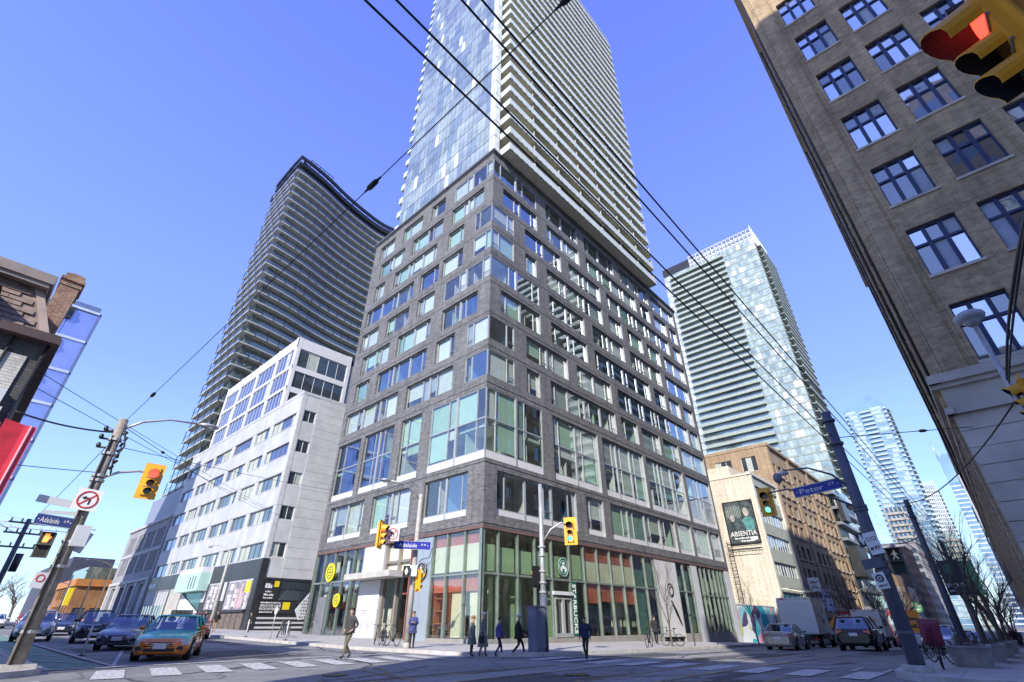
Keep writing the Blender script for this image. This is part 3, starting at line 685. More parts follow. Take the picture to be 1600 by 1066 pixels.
p = MB(); p.box(X0 + .2, Y0 - 1.5, TZ + NT * TP, TX1 + .05, TY1, TZ + NT * TP + .35); p.tube((TX1 - .6, Y0 - 1.2, TZ + NT * TP), (TX1 - .6, Y0 - 1.2, TZ + NT * TP + 1.5), .06); p.box(TX1 - 3, Y0 - 1.2, TZ + NT * TP + .3, TX1 - .2, Y0 + 3, TZ + NT * TP + .9); K('tower_roof', p, M_OFFW)
nb = MB(); nb.box(X0 + .2, TY1, 0, X0 + 9, TY1 + 1.0, .2); nb.box(X0 + .2, TY1 + 1.0, -.03, X0 + 9, TY1 + 1.05, 1.05); nb.box(X0 + .12, TY1, -.03, X0 + .2, TY1 + 1.05, 1.05)
n0 = K('rear_balcony', nb, M_BALW); n0.location.z = TZ
for fl in range(1, NT): dup(n0).location.z = TZ + fl * TP
# ------------------------------------------------------------------ white office block with ribbon windows (left of the tower)
def KW(root):
    def k(name, mb, mats, par=None): return mb.build(name, mats, par or root, world=True)
    return k
M_CONC = mat('white_concrete', (.5, .515, .545), .6, var=.1, scale=.35, streak=.14); M_CONCG = mat('grey_cladding', (.55, .56, .57), .55, var=.1, scale=.5)
M_BLK = mat('black_cladding', (.035, .036, .04), .35, var=.2); M_WDK = coated('office_glass_dark', (.04, .05, .055), .16, vs=.8)
M_WBL = coated('office_glass_blue', (.03, .04, .09), .2, rcol=(.75, .8, 1), vs=.6); M_BLIND = mat('office_blind', (.42, .47, .42), .7, var=.1)
def ribbon(k, F, a, b, z0, z1, n, gm, dep=.3, fm=None, par=None, blind=.4):
    f = MB(); D = -dep
    for u in (a + .04, b - .04): fbox(f, F, u - .04, u + .04, z0, z1, D - .03, D + .08)
    for z in (z0 + .04, z1 - .04): fbox(f, F, a + .08, b - .08, z - .04, z + .04, D - .03, D + .08)
    for i in range(1, n): u = a + (b - a) * i / n; fbox(f, F, u - .035, u + .035, z0 + .08, z1 - .08, D - .03, D + .07)
    w_ = k('window', f, fm or M_ALUD, par)
    for i in range(n):
        p = MB(); fbox(p, F, a + (b - a) * i / n + .04, a + (b - a) * (i + 1) / n - .04, z0 + .08, z1 - .08, D - .02, D + R.uniform(0, .006))
        k('pane', p, M_BLIND if R.random() < blind else gm, w_)
    return w_
O = thing('office_block', 'white concrete office block with ribbon windows, black ground floor and set-back glassy top storeys', 'building', (26, 65.7, 0)); k = KW(O)
F1, F2 = Fac('x', 26, -1), Fac('y', 65.7, -1)
RB_ = [(66.6, 74.2, 5), (75.4, 80.4, 3), (81.9, 89.2, 5), (90.7, 98.2, 5), (99.4, 104.3, 4), (105.7, 112.4, 2)]
ops = []
for i in range(5):
    z1 = 27.6 - i * 4.36
    for a, b, n in RB_: ops.append((a, b, z1 - 1.85, z1)); ribbon(k, F1, a, b, z1 - 1.85, z1, n, M_WBL if i < 2 or b > 105 else M_WDK, .25, blind=.1 if b > 105 else .35)
s = MB(); wall(s, F1, 65.7, 113.3, 8.2, 30.6, ops, .3); k('concrete_wall', s, M_CONC)
for i in range(5):
    z1 = 27.6 - i * 4.36
    for a, b, n in RB_:
        p = MB(); fbox(p, F1, a - .1, b + .1, z1 - 1.99, z1 - 1.87, -.05, .06); k('sill', p, M_CONC)
ops2 = [(26.7, 28.5, 28.0 - i * 4.46 - 1.75, 28.0 - i * 4.46) for i in range(5)]
for o in ops2: ribbon(k, F2, *o, 2, M_WDK, .2, M_OFFW, blind=.3)
s = MB(); wall(s, F2, 26, 33, 5.9, 30.6, ops2, .22); s.quad((33, 65.7, 5), (33, 110, 5), (33, 110, 30.6), (33, 65.7, 30.6)); k('side_wall', s, M_CONCG)
for i in range(20):           # horizontal cladding panels, each proud of a recessed joint
    z = 6.0 + i * 1.23
    for u0, u1 in ((26.02, 26.62), (28.62, 32.98)):
        p = MB(); fbox(p, F2, u0, u1, z, z + 1.2, .0, .03 + R.uniform(0, .01)); k('cladding_panel', p, M_CONCG)
for i in range(6):           # precast spandrel panels along the street front
    z0, z1 = (8.2 if i == 0 else 27.6 - (5 - i) * 4.36 - 4.36 + .06), 27.6 - (5 - i) * 4.36 - 2.02
    if i == 5: z0, z1 = 27.66, 30.25
    for j in range(8):
        p = MB(); fbox(p, F1, 65.74 + j * 5.945, 65.74 + (j + 1) * 5.945 - .04, z0 if i else 8.22, z1, 0, .035 + R.uniform(0, .012)); k('spandrel_panel', p, M_CONC)
s = MB(); s.box(26.1, 65.8, 30.2, 33, 113, 30.5); fbox(s, F1, 65.7, 113.3, 30.3, 30.75, -.3, .08); fbox(s, F2, 26, 33, 30.3, 30.75, -.3, .06); k('roof', s, M_CONC)
# set-back top storeys: white frame, blue glazing
F3, F4 = Fac('x', 26.9, -1), Fac('y', 75.7, -1)
s = MB()
for y in (75.7, 83, 91.5, 100, 107.5): fbox(s, F3, y, y + .7, 30.7, 44.6, -.3, .12)
for z in (31, 34.7, 38.6, 42.5): fbox(s, F3, 75.7, 108.2, z, z + .55 + (1.4 if z > 42 else 0), -.3, .1)
for x in (26.9, 36.6): fbox(s, F4, x, x + .6, 30.7, 44.6, -.3, .12)
for z in (31, 34.3, 38.2, 42.5): fbox(s, F4, 26.9, 37.2, z, z + .9 + (1.1 if z > 42 else 0), -.3, .1)
k('white_frame', s, M_WHITE)
for z in (31.55, 35.25, 39.15):
    for a, b in ((76.4, 83), (83.7, 91.5), (92.2, 100), (100.7, 107.5)): ribbon(k, F3, a, b, z, z + 3.3, 5, M_WBL, .1, M_OFFW, blind=.06)
for z in (31.9, 35.2, 39.1): ribbon(k, F4, 27.5, 36.6, z, z + 3.3, 5, M_WDK, .1, M_OFFW, blind=.1)
s = MB(); s.box(27.2, 76, 30.6, 45, 108, 44.3); k('upper_core', s, M_DARK)
s = MB(); s.box(33, 75.9, 5, 50, 108, 43); k('rear_wing', s, M_CONC)
# black ground storey
s = MB(); s.box(26.02, 65.72, -1, 33, 113.2, 8.2); k('ground_floor_core', s, M_DARK)
for i, (a, b) in enumerate(((65.7, 67), (67.05, 74.6), (74.65, 75.2), (75.25, 82), (93, 99.5), (99.6, 106), (106.1, 113.2))):
    p = MB(); fbox(p, F1, a, b, 6.0 if i not in (0, 2) else .2, 8.18, 0, .06 + .004 * i); k('black_fascia_panel', p, M_BLK)
for a, b in ((92.5, 93.3), (99.3, 99.8), (105.8, 106.3), (112.6, 113.2), (81.6, 82.3), (76.3, 76.7)):
    p = MB(); fbox(p, F1, a, b, .2, 6.0, 0, .09); k('pier', p, M_BLK)
for a, b in ((106.3, 112.6), (99.8, 105.8)): ribbon(k, F1, a, b, .7, 5.9, 4, MG[2], -.03, M_ALUD, blind=.1)
p = MB(); fbox(p, F1, 93.3, 99.3, .4, 6.0, -.02, .05); k('stone_panel', p, mat('beige_panel', (.45, .43, .4), .7))
M_MINT = mat('mint_panel', (.42, .62, .57), .4, var=.05)
p = MB(); fbox(p, F1, 82.4, 92.4, 5.2, 7.5, .0, 1.4); sg = k('entrance_sign_box', p, M_MINT)
p = MB(); fbox(p, F1, 82.4, 92.4, 7.5, 8.2, 0, 1.3); k('entrance_fascia', p, M_OFFW)
p = MB(); text(p, '111', F1.P(85.2, 6.3, 1.41), (0, -1, 0), (0, 0, 1), 1.5, width=2.6, bold=.02); k('sign_lettering', p, M_BLK, sg)
p = MB(); p.prism([F1.P(92.3, 5.15, .1), F1.P(83.7, 5.15, .1), F1.P(83.4, .3, .1), F1.P(88, .3, .1)], (-.05, 0, 0)); k('entrance_glass', p, MG[2])
p = MB(); p.prism([F1.P(92.4, 5.15, .16), F1.P(83.4, 2.6, .16), F1.P(83.4, .3, .16), F1.P(92.4, .3, .16)], (-.06, 0, 0)); k('white_wedge_panel', p, M_OFFW)
p = MB(); greek(p, F1.P(110.5, 7.0, .1), (0, -1, 0), 4, .9) ; k('fascia_lettering', p, M_SGW)
M_POST = mat('poster_mauve', (.3, .28, .32), .6, var=.5, scale=1.3); M_LBL = mat('poster_white', (.75, .74, .74), .6, var=.05)
def poster(F, a, b, z0, z1, d, lines, ux, bm=None):
    p = MB(); fbox(p, F, a, b, z0, z1, d, d + .06); q = k('poster_board', p, bm or M_POST)
    p = MB()
    for s_, u, z, h, wd, up in lines:
      if s_ == '~': greek(p, F.P(u, z, d + .065), ux, wd, h, up)
      else: text(p, s_, F.P(u, z, d + .065), ux if not up else (0, 0, 1), (0, 0, 1) if not up else tuple(-c for c in ux), h, width=wd, bold=.015)
    k('poster_lettering', p, M_LBL, q); return q
q = poster(F1, 67.1, 74.5, 2.7, 5.8, .04, [('~', 73.2, 4.2, 1.2, 2.7, 1), ('~', 71.6, 4.2, 1.0, 2.3, 1), ('~', 67.9, 3.6, .5, 1.6, 1)], (0, -1, 0))
for u, h in ((70.6, 1.5), (69.7, 2.2), (69.0, 1.2)):
    p = MB(); fbox(p, F1, u - .3, u + .3, 2.9, 2.9 + h, .105, .12); p.tube(F1.P(u, 3.2 + h, .105), F1.P(u, 3.2 + h, .12), .26, n=14); k('poster_figure', p, mat('poster_pink', (.55, .4, .42), .6), q)
p = MB(); fbox(p, F1, 67.2, 68.6, 4.5, 5.75, .105, .13); k('poster_badge', p, M_YEL, q)
poster(F1, 76.7, 81.5, 2.8, 5.8, .03, [('~', 80.4, 4.3, 1.1, 2.7, 1), ('~', 78.8, 4.3, .9, 2.4, 1), ('~', 77.5, 4.2, .5, 2.4, 1)], (0, -1, 0))
s = MB(); fbox(s, F1, 67.1, 81.6, 2.45, 2.68, .05, .35); fbox(s, F1, 67.1, 81.6, .3, 2.45, .03, .08); k('ledge', s, M_BLK)
for u in range(8):
    p = MB(); fbox(p, F1, 67.4 + u * 1.8, 69.0 + u * 1.8, .5, 2.35, .085, .11); k('grille_panel', p, mat('grille_brown', (.16, .13, .11), .6, var=.3, scale=3))
s = MB(); fbox(s, F2, 26, 26.75, .2, 8.2, 0, .1); fbox(s, F2, 26.75, 33.2, 5.85, 6.1, 0, .12); fbox(s, F2, 28.75, 28.85, 3.6, 5.85, 0, .1); fbox(s, F2, 28.85, 33.2, 4.85, 4.95, 0, .1); k('black_side_frame', s, M_BLK)
s = MB(); fbox(s, F2, 28.85, 33.2, 3.7, 5.85, .02, .05); k('side_glass', s, M_WDK)
q = poster(F2, 26.8, 28.7, 3.66, 5.8, .03, [('~', 27.4, 5.2, .5, .8, 0), ('~', 27.5, 4.6, .22, .7, 0), ('~', 27.6, 4.25, .22, 1.1, 0), ('~', 27.6, 3.92, .18, 1.1, 0)], (1, 0, 0), M_BLK)
p = MB(); fbox(p, F2, 28.05, 28.65, 5.1, 5.75, .095, .11); k('poster_badge', p, M_YEL, q)
q = poster(F2, 26.8, 31.3, 2.25, 3.6, .06, [('~', 28.1, 3.42, .16, 2.4, 0), ('SPACE FOR LEASE', 28.15, 3.1, .26, 2.5, 0), ('PATIO POTENTIAL', 28.15, 2.75, .26, 2.5, 0), ('~', 27.7, 2.43, .16, 1.5, 0)], (1, 0, 0), M_BLK)
p = MB(); fbox(p, F2, 29.6, 30.5, 2.7, 3.5, .125, .14); k('poster_badge', p, M_YEL, q)
for i in range(7):
    p = MB(); fbox(p, F2, 26.8, 33, .5 + i * .24, .7 + i * .24, .0, .05); k('wall_slat', p, M_CONCG if i % 2 else M_BLK)
# perforated slanting screen in the gap
L = thing('perforated_screen', 'pale perforated metal screen in the gap between glazed shop and white office block', 'screen', (30.9, 60, .4))
k = KW(L); p = MB(); P_ = [(29.6, 62, 2.6), (31.6, 62, 5.2), (33.2, 62, 4.8), (33.0, 62, 2.0), (30.2, 62, 1.6)]
p.prism(P_, (0, .12, 0)); k('screen_panel', p, M_OFFW)
p = MB()
for i in range(9):
    for j in range(9):
        x, z = 30.3 + i * .3 + (j % 2) * .15, 1.9 + j * .33
        if z < 1.9 + (x - 29.3) * 1.5 and z < 4.7: p.cbox((x, 61.99, z), .13, .03, .13)
k('perforations', p, M_BLK)
p = MB(); p.tube((31, 62.06, .4), (31, 62.06, 1.8), .06); p.tube((32.4, 62.06, .4), (32.4, 62.06, 2), .06); k('screen_post', p, M_DKMET)

# ------------------------------------------------------------------ dark curved tower behind it, on a ribbed stone base
D_ = thing('curved_tower', 'dark high-rise with concave balconied front and black crown above a ribbed grey stone base', 'building', (26, 112.4, 0)); k = KW(D_)
ctl = [(26.2, 128.5), (26.2, 120), (26.4, 112.0), (35.6, 113.4), (44.2, 115.9), (53.1, 117.6), (60, 118.2), (66, 116.8), (71, 114)]
path = [(26.2, 128.5), (26.2, 124.4), (26.2, 120.2), (26.25, 116), (26.4, 112.0)]
for i in range(2, 8):
    p0, p1, p2, p3 = (ctl[i - 1] if i > 2 else (17, 112.6)), ctl[i], ctl[i + 1], ctl[min(i + 2, 8)]
    for q in range(1, 4):
        u = q / 3; path.append(tuple(.5 * (2 * p1[c] + (p2[c] - p0[c]) * u + (2 * p0[c] - 5 * p1[c] + 4 * p2[c] - p3[c]) * u * u + (3 * p1[c] - p0[c] - 3 * p2[c] + p3[c]) * u ** 3) for c in (0, 1)))
M_DKG = coated('dark_tower_glass', (.16, .185, .155), .14, rcol=(.75, .85, .75), vs=.6); M_DSL = mat('tower_slab_edge', (.46, .47, .43), .6, var=.08); M_STEEL = mat('blackened_steel', (.03, .032, .034), .4, .4)
M_SMOKE = glass('smoked_rail_glass', (.82, .87, .82), .08, wav=.05)
def offs(path, d):
    out = []
    for i, p in enumerate(path):
        a = Vector(path[max(i - 1, 0)]); b = Vector(path[min(i + 1, len(path) - 1)]); t = (b - a).normalized(); out.append((p[0] + t.y * d, p[1] - t.x * d))
    return out
def ribb(mb, pa, z0, z1, th=0.06, m=0):
    o2 = offs(pa, -th)
    for i in range(len(pa) - 1):
        mb.hexa([(*pa[i], z0), (*pa[i + 1], z0), (*o2[i + 1], z0), (*o2[i], z0), (*pa[i], z1), (*pa[i + 1], z1), (*o2[i + 1], z1), (*o2[i], z1)], m)
ZB, NF, PH = 25., 32, 3.0
inn = offs(path, -1.7)
s = MB()
for i in range(len(inn) - 1): s.quad((*inn[i], ZB), (*inn[i + 1], ZB), (*inn[i + 1], ZB + NF * PH), (*inn[i], ZB + NF * PH))
k('glazed_wall', s, M_DKG)
s = MB()
for i in range(len(inn) - 1):
    for t in (0, .33, .66):
        x, y = inn[i][0] + (inn[i + 1][0] - inn[i][0]) * t, inn[i][1] + (inn[i + 1][1] - inn[i][1]) * t; s.box(x - .06, y - .09, ZB, x + .06, y + .05, ZB + NF * PH)
k('window_mullions', s, M_ALUD)
def balc():
    a = MB(); ribb(a, path, 0, .32, 1.9); o = k('balcony', a, M_DSL)
    a = MB(); ribb(a, offs(path, .02), .32, 1.3, .03); k('rail_glass', a, M_SMOKE, o)
    a = MB(); ribb(a, offs(path, .05), 1.3, 1.35, .05)
    k('rail_top', a, M_STEEL, o); return o
b0 = balc(); b0.location.z = ZB + .2
for f in range(1, NF): dup(b0).location.z = ZB + .2 + f * PH
ff = MB(); ff.box(-.07, -.07, 0, .07, .07, PH); pm = ff.build('steel_post', M_STEEL, D_).data; bpy.data.objects.remove(COL.objects[-1])
for i in range(len(path) - 1):     # staggered black steel posts, one storey each
    for h in (0,) if i > 3 else (0, 1):
        x, y = [path[i][q] + (path[i + 1][q] - path[i][q]) * h * .5 for q in (0, 1)]
        for f in range(NF // 2 + 1):
            z = ZB + (f * 2 + (i * 2 + h) % 2) * PH
            if z + PH < ZB + NF * PH + 1: place('steel_post', pm, D_, (x - 26, y - 112.4, z))
s = MB(); ribb(s, offs(path, .1), ZB + NF * PH, ZB + NF * PH + 1.0, 2.2); ribb(s, offs(path, .3), ZB + NF * PH + 2.4, ZB + NF * PH + 3.6, .5)
for i in range(len(path) - 1): s.tube((*path[i], ZB + NF * PH), (*path[i], ZB + NF * PH + 2.6), .12, n=5)
s.prism([(x, y, ZB + NF * PH + 1) for x, y in offs(path, -1.6) + [(70, 135), (27, 135)]], (0, 0, 2.5)); k('black_crown', s, M_STEEL)
s = MB()
for x, y in ((30, 114.5), (38, 115.6)):
    s.tube((x, y, ZB + NF * PH), (x, y, ZB + NF * PH + 7.2), .12, n=5)
for z in (5.5, 7.0): s.tube((30, 114.5, ZB + NF * PH + z), (38, 115.6, ZB + NF * PH + z), .12, n=5)
for t in (.2, .4, .6, .8): s.tube((30 + 8 * t, 114.5 + 1.1 * t, ZB + NF * PH + 5.5), (30 + 8 * t, 114.5 + 1.1 * t, ZB + NF * PH + 7), .1, n=5)
k('roof_rail', s, M_STEEL)
s = MB(); s.box(26.3, 114, 18, 60, 135.8, ZB); k('transfer_floor', s, mat('periwinkle_soffit', (.23, .25, .33), .5, var=.05)); 
FS = Fac('x', 25.8, -1); M_STN = mat('grey_limestone', (.3, .3, .32), .8, var=.15, scale=.8, bump=.2)
ops = []
for z0, z1 in ((9.9, 13.2), (14.2, 17.5)):
    for i in range(4):
        a = 115.0 + i * 6.9
        ops += [(a + j * 1.35, a + j * 1.35 + .85, z0, z1) for j in range(4)]
dops = [(115.2, 119.4, .9, 7.6), (122.4, 126.6, .9, 7.6), (129.6, 133.8, .9, 7.6), (136.8, 141, .9, 7.6)]
s = MB(); wall(s, FS, 113.6, 143.5, 0, 18.9, ops + dops, .6); s.box(25.9, 113.62, 0, 26.0, 143.4, .5)
s.quad((25.8, 113.6, 0), (60, 113.6, 0), (60, 113.6, 18.9), (25.8, 113.6, 18.9)); k('stone_wall', s, M_STN)
s = MB(); fbox(s, FS, 113.6, 143.5, 8.1, 8.6, 0, .3); fbox(s, FS, 113.6, 143.5, 18.9, 19.4, -.4, .3); fbox(s, FS, 113.6, 143.5, 13.4, 13.8, 0, .12)
for i in range(5): fbox(s, FS, 113.7 + i * 7.2, 114.9 + i * 7.2, .3, 8.1, 0, .22)
k('stone_cornice', s, mat('pale_limestone', (.46, .46, .47), .8))
for a, b, z0, z1 in ops:
    p = MB(); fbox(p, FS, a, b, z0, z1, -.55, -.5); k('pane', p, M_DKG)
for i, (a, b, z0, z1) in enumerate(dops):
    p = MB(); fbox(p, FS, a, b, z0, z1, -.6, -.55); k('doorway_panel', p, mat('bronze_panel', (.2, .19, .18), .6) if i else M_OFFW)
s = MB(); s.box(26.4, 113.7, 17, 60, 143, 18.6); k('stone_roof', s, M_STN)
# ------------------------------------------------------------------ brown brick warehouse on the right
Wb = thing('brick_warehouse', 'brown brick warehouse with dark blue multi-light windows over a grey stone base', 'building', (23.5, -.85, 0)); k = KW(Wb)
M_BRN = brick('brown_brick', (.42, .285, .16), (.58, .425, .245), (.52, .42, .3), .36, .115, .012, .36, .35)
M_BST = mat('base_limestone', (.52, .47, .4), .8, var=.2, scale=.5, bump=.25, bscale=8); M_NAVY = mat('navy_window_paint', (.02, .035, .1), .4, var=.05)
M_WG = [coated('warehouse_glass_sky', (.26, .32, .5), .66, rcol=(.9, .95, 1), wav=.4), coated('warehouse_glass_dark', (.03, .04, .06), .22, wav=.5), mat('window_blind_grey', (.4, .44, .55), .6)]
FW, FN = Fac('x', 23.5, -1), Fac('y', -.85, 1); HB = 43
zr = [36.75 - 4.07 * i for i in range(-1, 7)]
cols = [(-4.05 - 2.43 * i, -2.33 - 2.43 * i) for i in range(13)]
ops = [(a, b, z - 2.55, z) for z in zr for a, b in cols]
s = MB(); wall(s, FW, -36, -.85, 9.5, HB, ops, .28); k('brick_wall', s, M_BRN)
def sash(F, a, b, z0, z1, dep, n=3):
    f = MB(); D = -dep
    for i in range(n + 1):
        u = a + (b - a) * i / n; w_ = .05 if i in (0, n) else .075; fbox(f, F, max(a, u - w_), min(b, u + w_), z0, z1, D - .04, D + .08)
    zt = z1 - (z1 - z0) * .36
    for z, h in ((z0 + .05, .05), (z1 - .05, .05), (zt, .06)): fbox(f, F, a + .05, b - .05, z - h, z + h, D - .04, D + .085)
    o = k('window', f, M_NAVY)
    for i in range(n):
        u0, u1 = a + (b - a) * i / n + .06, a + (b - a) * (i + 1) / n - .06
        for za, zb in ((z0 + .1, zt - .06), (zt + .06, z1 - .1)):
            p = MB(); fbox(p, F, u0, u1, za, zb, D - .02, D + R.uniform(0, .01)); k('pane', p, R.choices(M_WG, (6 if z0 > 15 else 1.5, 3, 1.2))[0], o)  # upper rows favour panes with reflected sky put into their colour
    return o
for a, b, z0, z1 in ops:
    if a > -20: sash(FW, a, b, z0, z1, .24)
    else:
        p = MB(); fbox(p, FW, a, b, z0, z1, -.3, -.24); k('pane', p, M_WG[1])
    p = MB(); fbox(p, FW, a - .06, b + .06, z0 - .14, z0 - .01, -.2, .07); k('sill', p, M_BST)
s = MB()
for u in (-2.12, -.86 - .28): fbox(s, FW, u - .04, u + .04, 9.6, HB - 2, .002, .035)
for a, b in cols[:9]: fbox(s, FW, a - .36, a - .3, 9.6, HB - 2, .002, .03)
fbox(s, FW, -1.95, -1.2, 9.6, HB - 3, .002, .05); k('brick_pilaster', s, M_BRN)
s = MB(); fbox(s, FW, -36, -.6, 9.2, 9.55, -.1, .28); fbox(s, FW, -36, -.6, 9.02, 9.2, -.1, .14); fbox(s, FW, -36, -.72, 7.95, 8.2, -.1, .2); fbox(s, FN, 23.2, 75, 9.2, 9.55, -.1, .24); fbox(s, FN, 23.2, 75, 7.95, 8.2, -.1, .16)
k('stone_ledge', s, M_BST)
bops = [(-7.6, -3.2, .5, 6.9), (-14, -9.6, .5, 6.9), (-20.4, -16, .5, 6.9)]
s = MB(); wall(s, FW, -36, -.85, -.2, 9.2, bops, .7); k('stone_base', s, M_BST)
for i in range(12):         # stone courses proud of the base
    for j, (a, b) in enumerate(((-3.1, -.87), (-9.5, -7.7))):
        p = MB(); z = .4 + i * .63; fbox(p, FW, a, b, z, z + .6, 0, .035 + R.uniform(0, .012)); k('stone_block', p, M_BST)
for a, b, z0, z1 in bops: sash(FW, a, b, z0, z1, .6, 4)
# street face seen at a grazing angle
nops = [(26 + i * 3.4, 28.2 + i * 3.4, z - 2.55, z) for z in zr for i in range(14)]
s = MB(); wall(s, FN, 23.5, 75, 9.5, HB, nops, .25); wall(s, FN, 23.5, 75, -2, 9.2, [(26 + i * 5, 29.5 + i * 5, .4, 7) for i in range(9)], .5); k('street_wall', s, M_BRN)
for a, b, z0, z1 in nops:
    p = MB(); fbox(p, FN, a, b, z0, z1, -.25, -.2); fbox(p, FN, a, b, (z0 + z1) / 2, (z0 + z1) / 2 + .1, -.2, -.14); k('pane', p, M_WG[1])
    p = MB(); fbox(p, FN, a - .1, b + .1, z0 - .16, z0 - .02, -.1, .12); k('sill', p, M_BST)
for i in range(9):
    p = MB(); fbox(p, FN, 26 + i * 5, 29.5 + i * 5, .4, 7, -.5, -.45); k('shop_pane', p, M_WG[1])
s = MB()
for i in range(15): fbox(s, FN, 24.2 + i * 3.4, 25.2 + i * 3.4, -1.6, HB - 1, .002, .1)
k('street_pilaster', s, M_BRN)
s = MB()
for x in (30.6, 44, 58): s.tube((x, -.68, 9.6), (x, -.68, HB), .07, n=6)
s.tube((23.62, -.75, 9.6), (23.62, -.75, HB), .05, n=6); k('downpipe', s, M_DKMET)
s = MB(); fbox(s, FW, -36, -.5, HB, HB + .8, -.6, .35); fbox(s, FN, 23.2, 75, HB, HB + .8, -.6, .35); s.box(23.6, -35.9, HB - .5, 74.9, -.95, HB - .2); s.quad((75, -36, -3), (75, -.85, -3), (75, -.85, HB), (75, -36, HB)); s.quad((23.5, -36, 0), (75, -36, 0), (75, -36, HB), (23.5, -36, HB)); k('cornice', s, M_BST)
s = MB(); s.box(24.2, -35, 0, 74, -1.6, HB - 1); k('inner_core', s, M_DARK)
s = MB(); s.box(48, -36, HB - .3, 75, -.9, 56); k('unseen_shade_storeys', s, M_BRN)  # unseen upper block, added to throw shade on the tan brick front

# ------------------------------------------------------------------ buildings behind and beside the camera that shade the crossing
def slabblock(name, label, x0, y0, x1, y1, h, m, storey=4.):
    t = thing(name, label, 'building', (x0, y0, 0)); kk = KW(t)
    s = MB(); s.box(x0, y0, -.2, x1, y1, h); kk('wall', s, m)
    n = int(h / storey); pm = MB()
    for i in range(n):
        z = 1 + i * storey
        for u in range(int((y1 - y0) / 3)): pm.box(x1 - .02, y0 + .6 + u * 3, z, x1 + .03, y0 + 2.6 + u * 3, z + storey * .6)
        for u in range(int((x1 - x0) / 3)): pm.box(x0 + .6 + u * 3, y1 - .02, z, x0 + 2.6 + u * 3, y1 + .03, z + storey * .6)
    stuff(kk('windows', pm, M_WDK)); return t
slabblock('corner_block', 'mid-rise brick block at the corner behind the camera', -14, -11.8, -8, 4.4, 21.6, M_BRN)
slabblock('tall_block', 'tall brick block behind the corner block', -18, -18.2, -12, -12, 58, M_BRN)
slabblock('high_rise', 'high-rise slab behind the camera', -30, -60, -12, -18.4, 62, M_CONCG)

# ------------------------------------------------------------------ old mansard corner house on the left
OH = thing('mansard_house', 'old brick corner house with brown shingled mansard roof, dormer and tall brick chimney', 'house', (-.55, 20.9, 0)); k = KW(OH)
FS_, FE = Fac('y', 20.9, -1), Fac('x', -.55, 1)
M_WHB = brick('painted_white_brick', (.6, .6, .55), (.7, .69, .64), (.45, .44, .4), .3, .1, .012, .25); M_GRB = brick('painted_grey_brick', (.1, .1, .1), (.14, .14, .14), (.07, .07, .07), .3, .1, .012, .3)
M_BWN = mat('brown_fascia', (.09, .06, .055), .6); M_SHG = mat('brown_shingle', (.27, .2, .17), .9, var=.25, scale=3, bump=.3)
s = MB(); wall(s, FS_, -14, -.55, 0, 9.3, [(-3.4, -2.3, 5.9, 8.2), (-6.4, -5.3, 5.9, 8.2)], .2); wall(s, FE, 20.9, 42, 0, 9.3, [(24 + i * 4, 25.3 + i * 4, 5.6, 8) for i in range(4)], .2); k('grey_wall', s, M_GRB)
s = MB(); fbox(s, FS_, -13.5, -.82, 5.6, 8.75, .0, .05); k('white_brick_panel', s, M_WHB)
for a, b in ((-3.4, -2.3), (-6.4, -5.3)):
    p = MB(); fbox(p, FS_, a, b, 5.9, 8.2, -.2, .08); k('window', p, M_WDK)
for i in range(4):
    p = MB(); fbox(p, FE, 24 + i * 4, 25.3 + i * 4, 5.6, 8, -.2, -.12); k('window', p, M_WDK)
s = MB()       # eaves and upper cornice
s.box(-14.3, 20.5, 9.3, -.25, 21.2, 9.5); s.box(-.85, 21.2, 9.3, -.25, 42, 9.5); s.box(-14.2, 20.56, 9.5, -.3, 21.1, 9.62); k('eave', s, M_BWN)
s = MB(); s.box(-14, 20.95, 11.35, -1.28, 22, 11.5); s.box(-1.9, 22, 11.35, -1.28, 41, 11.5); s.box(-14, 20.88, 11.5, -1.2, 41, 11.85); k('upper_cornice', s, mat('taupe_cornice', (.3, .25, .22), .6))
y0, z0, y1, z1 = 20.68, 9.6, 21.35, 11.4
n = 9
for r in range(n):             # courses of shingles, each tab a piece
    ta, tb = r / n, (r + 1) / n
    for c in range(22):
        xr = -.68 - .75 * ta; a = xr - .62 * c - (.31 if r % 2 else 0); b = a + .6
        if b > xr - .1 or a < -13: continue
        ya, yb = y0 + (y1 - y0) * ta - .03, y0 + (y1 - y0) * tb; za, zb = z0 + (z1 - z0) * ta, z0 + (z1 - z0) * tb; j = R.uniform(0, .015)
        p = MB(); p.hexa([(a, ya - j, za), (b, ya - j, za), (b, ya + .05, za), (a, ya + .05, za), (a, yb, zb), (b, yb, zb), (b, yb + .05, zb), (a, yb + .05, zb)]); k('shingle', p, M_SHG)
s = MB(); s.hexa([(-13.5, y0 + .03, z0), (-.7, y0 + .03, z0), (-.7, 42, z0), (-13.5, 42, z0), (-13.5, y1 + .03, z1), (-1.42, y1 + .03, z1), (-1.42, 41, z1), (-13.5, 41, z1)]); k('mansard_slope', s, M_SHG)
s = MB(); s.hexa([(-.86, y0 - .05, z0), (-.62, y0 - .05, z0), (-.62, y0 + .1, z0), (-.86, y0 + .1, z0), (-1.62, y1 - .05, z1), (-1.38, y1 - .05, z1), (-1.38, y1 + .1, z1), (-1.62, y1 + .1, z1)]); k('hip_trim', s, mat('tan_trim', (.38, .3, .25), .6))
s = MB(); s.box(-3.5, 20.3, 9.7, -2.35, 21.5, 10.55); s.prism([(-3.6, 20.2, 10.55), (-2.2, 20.2, 10.55), (-2.9, 20.2, 11.0)], (0, 1.3, 0)); k('dormer', s, M_BWN)
M_RBK = brick('red_chimney_brick', (.36, .12, .06), (.45, .26, .16), (.4, .36, .3), .26, .09, .014, .4, 1.2)
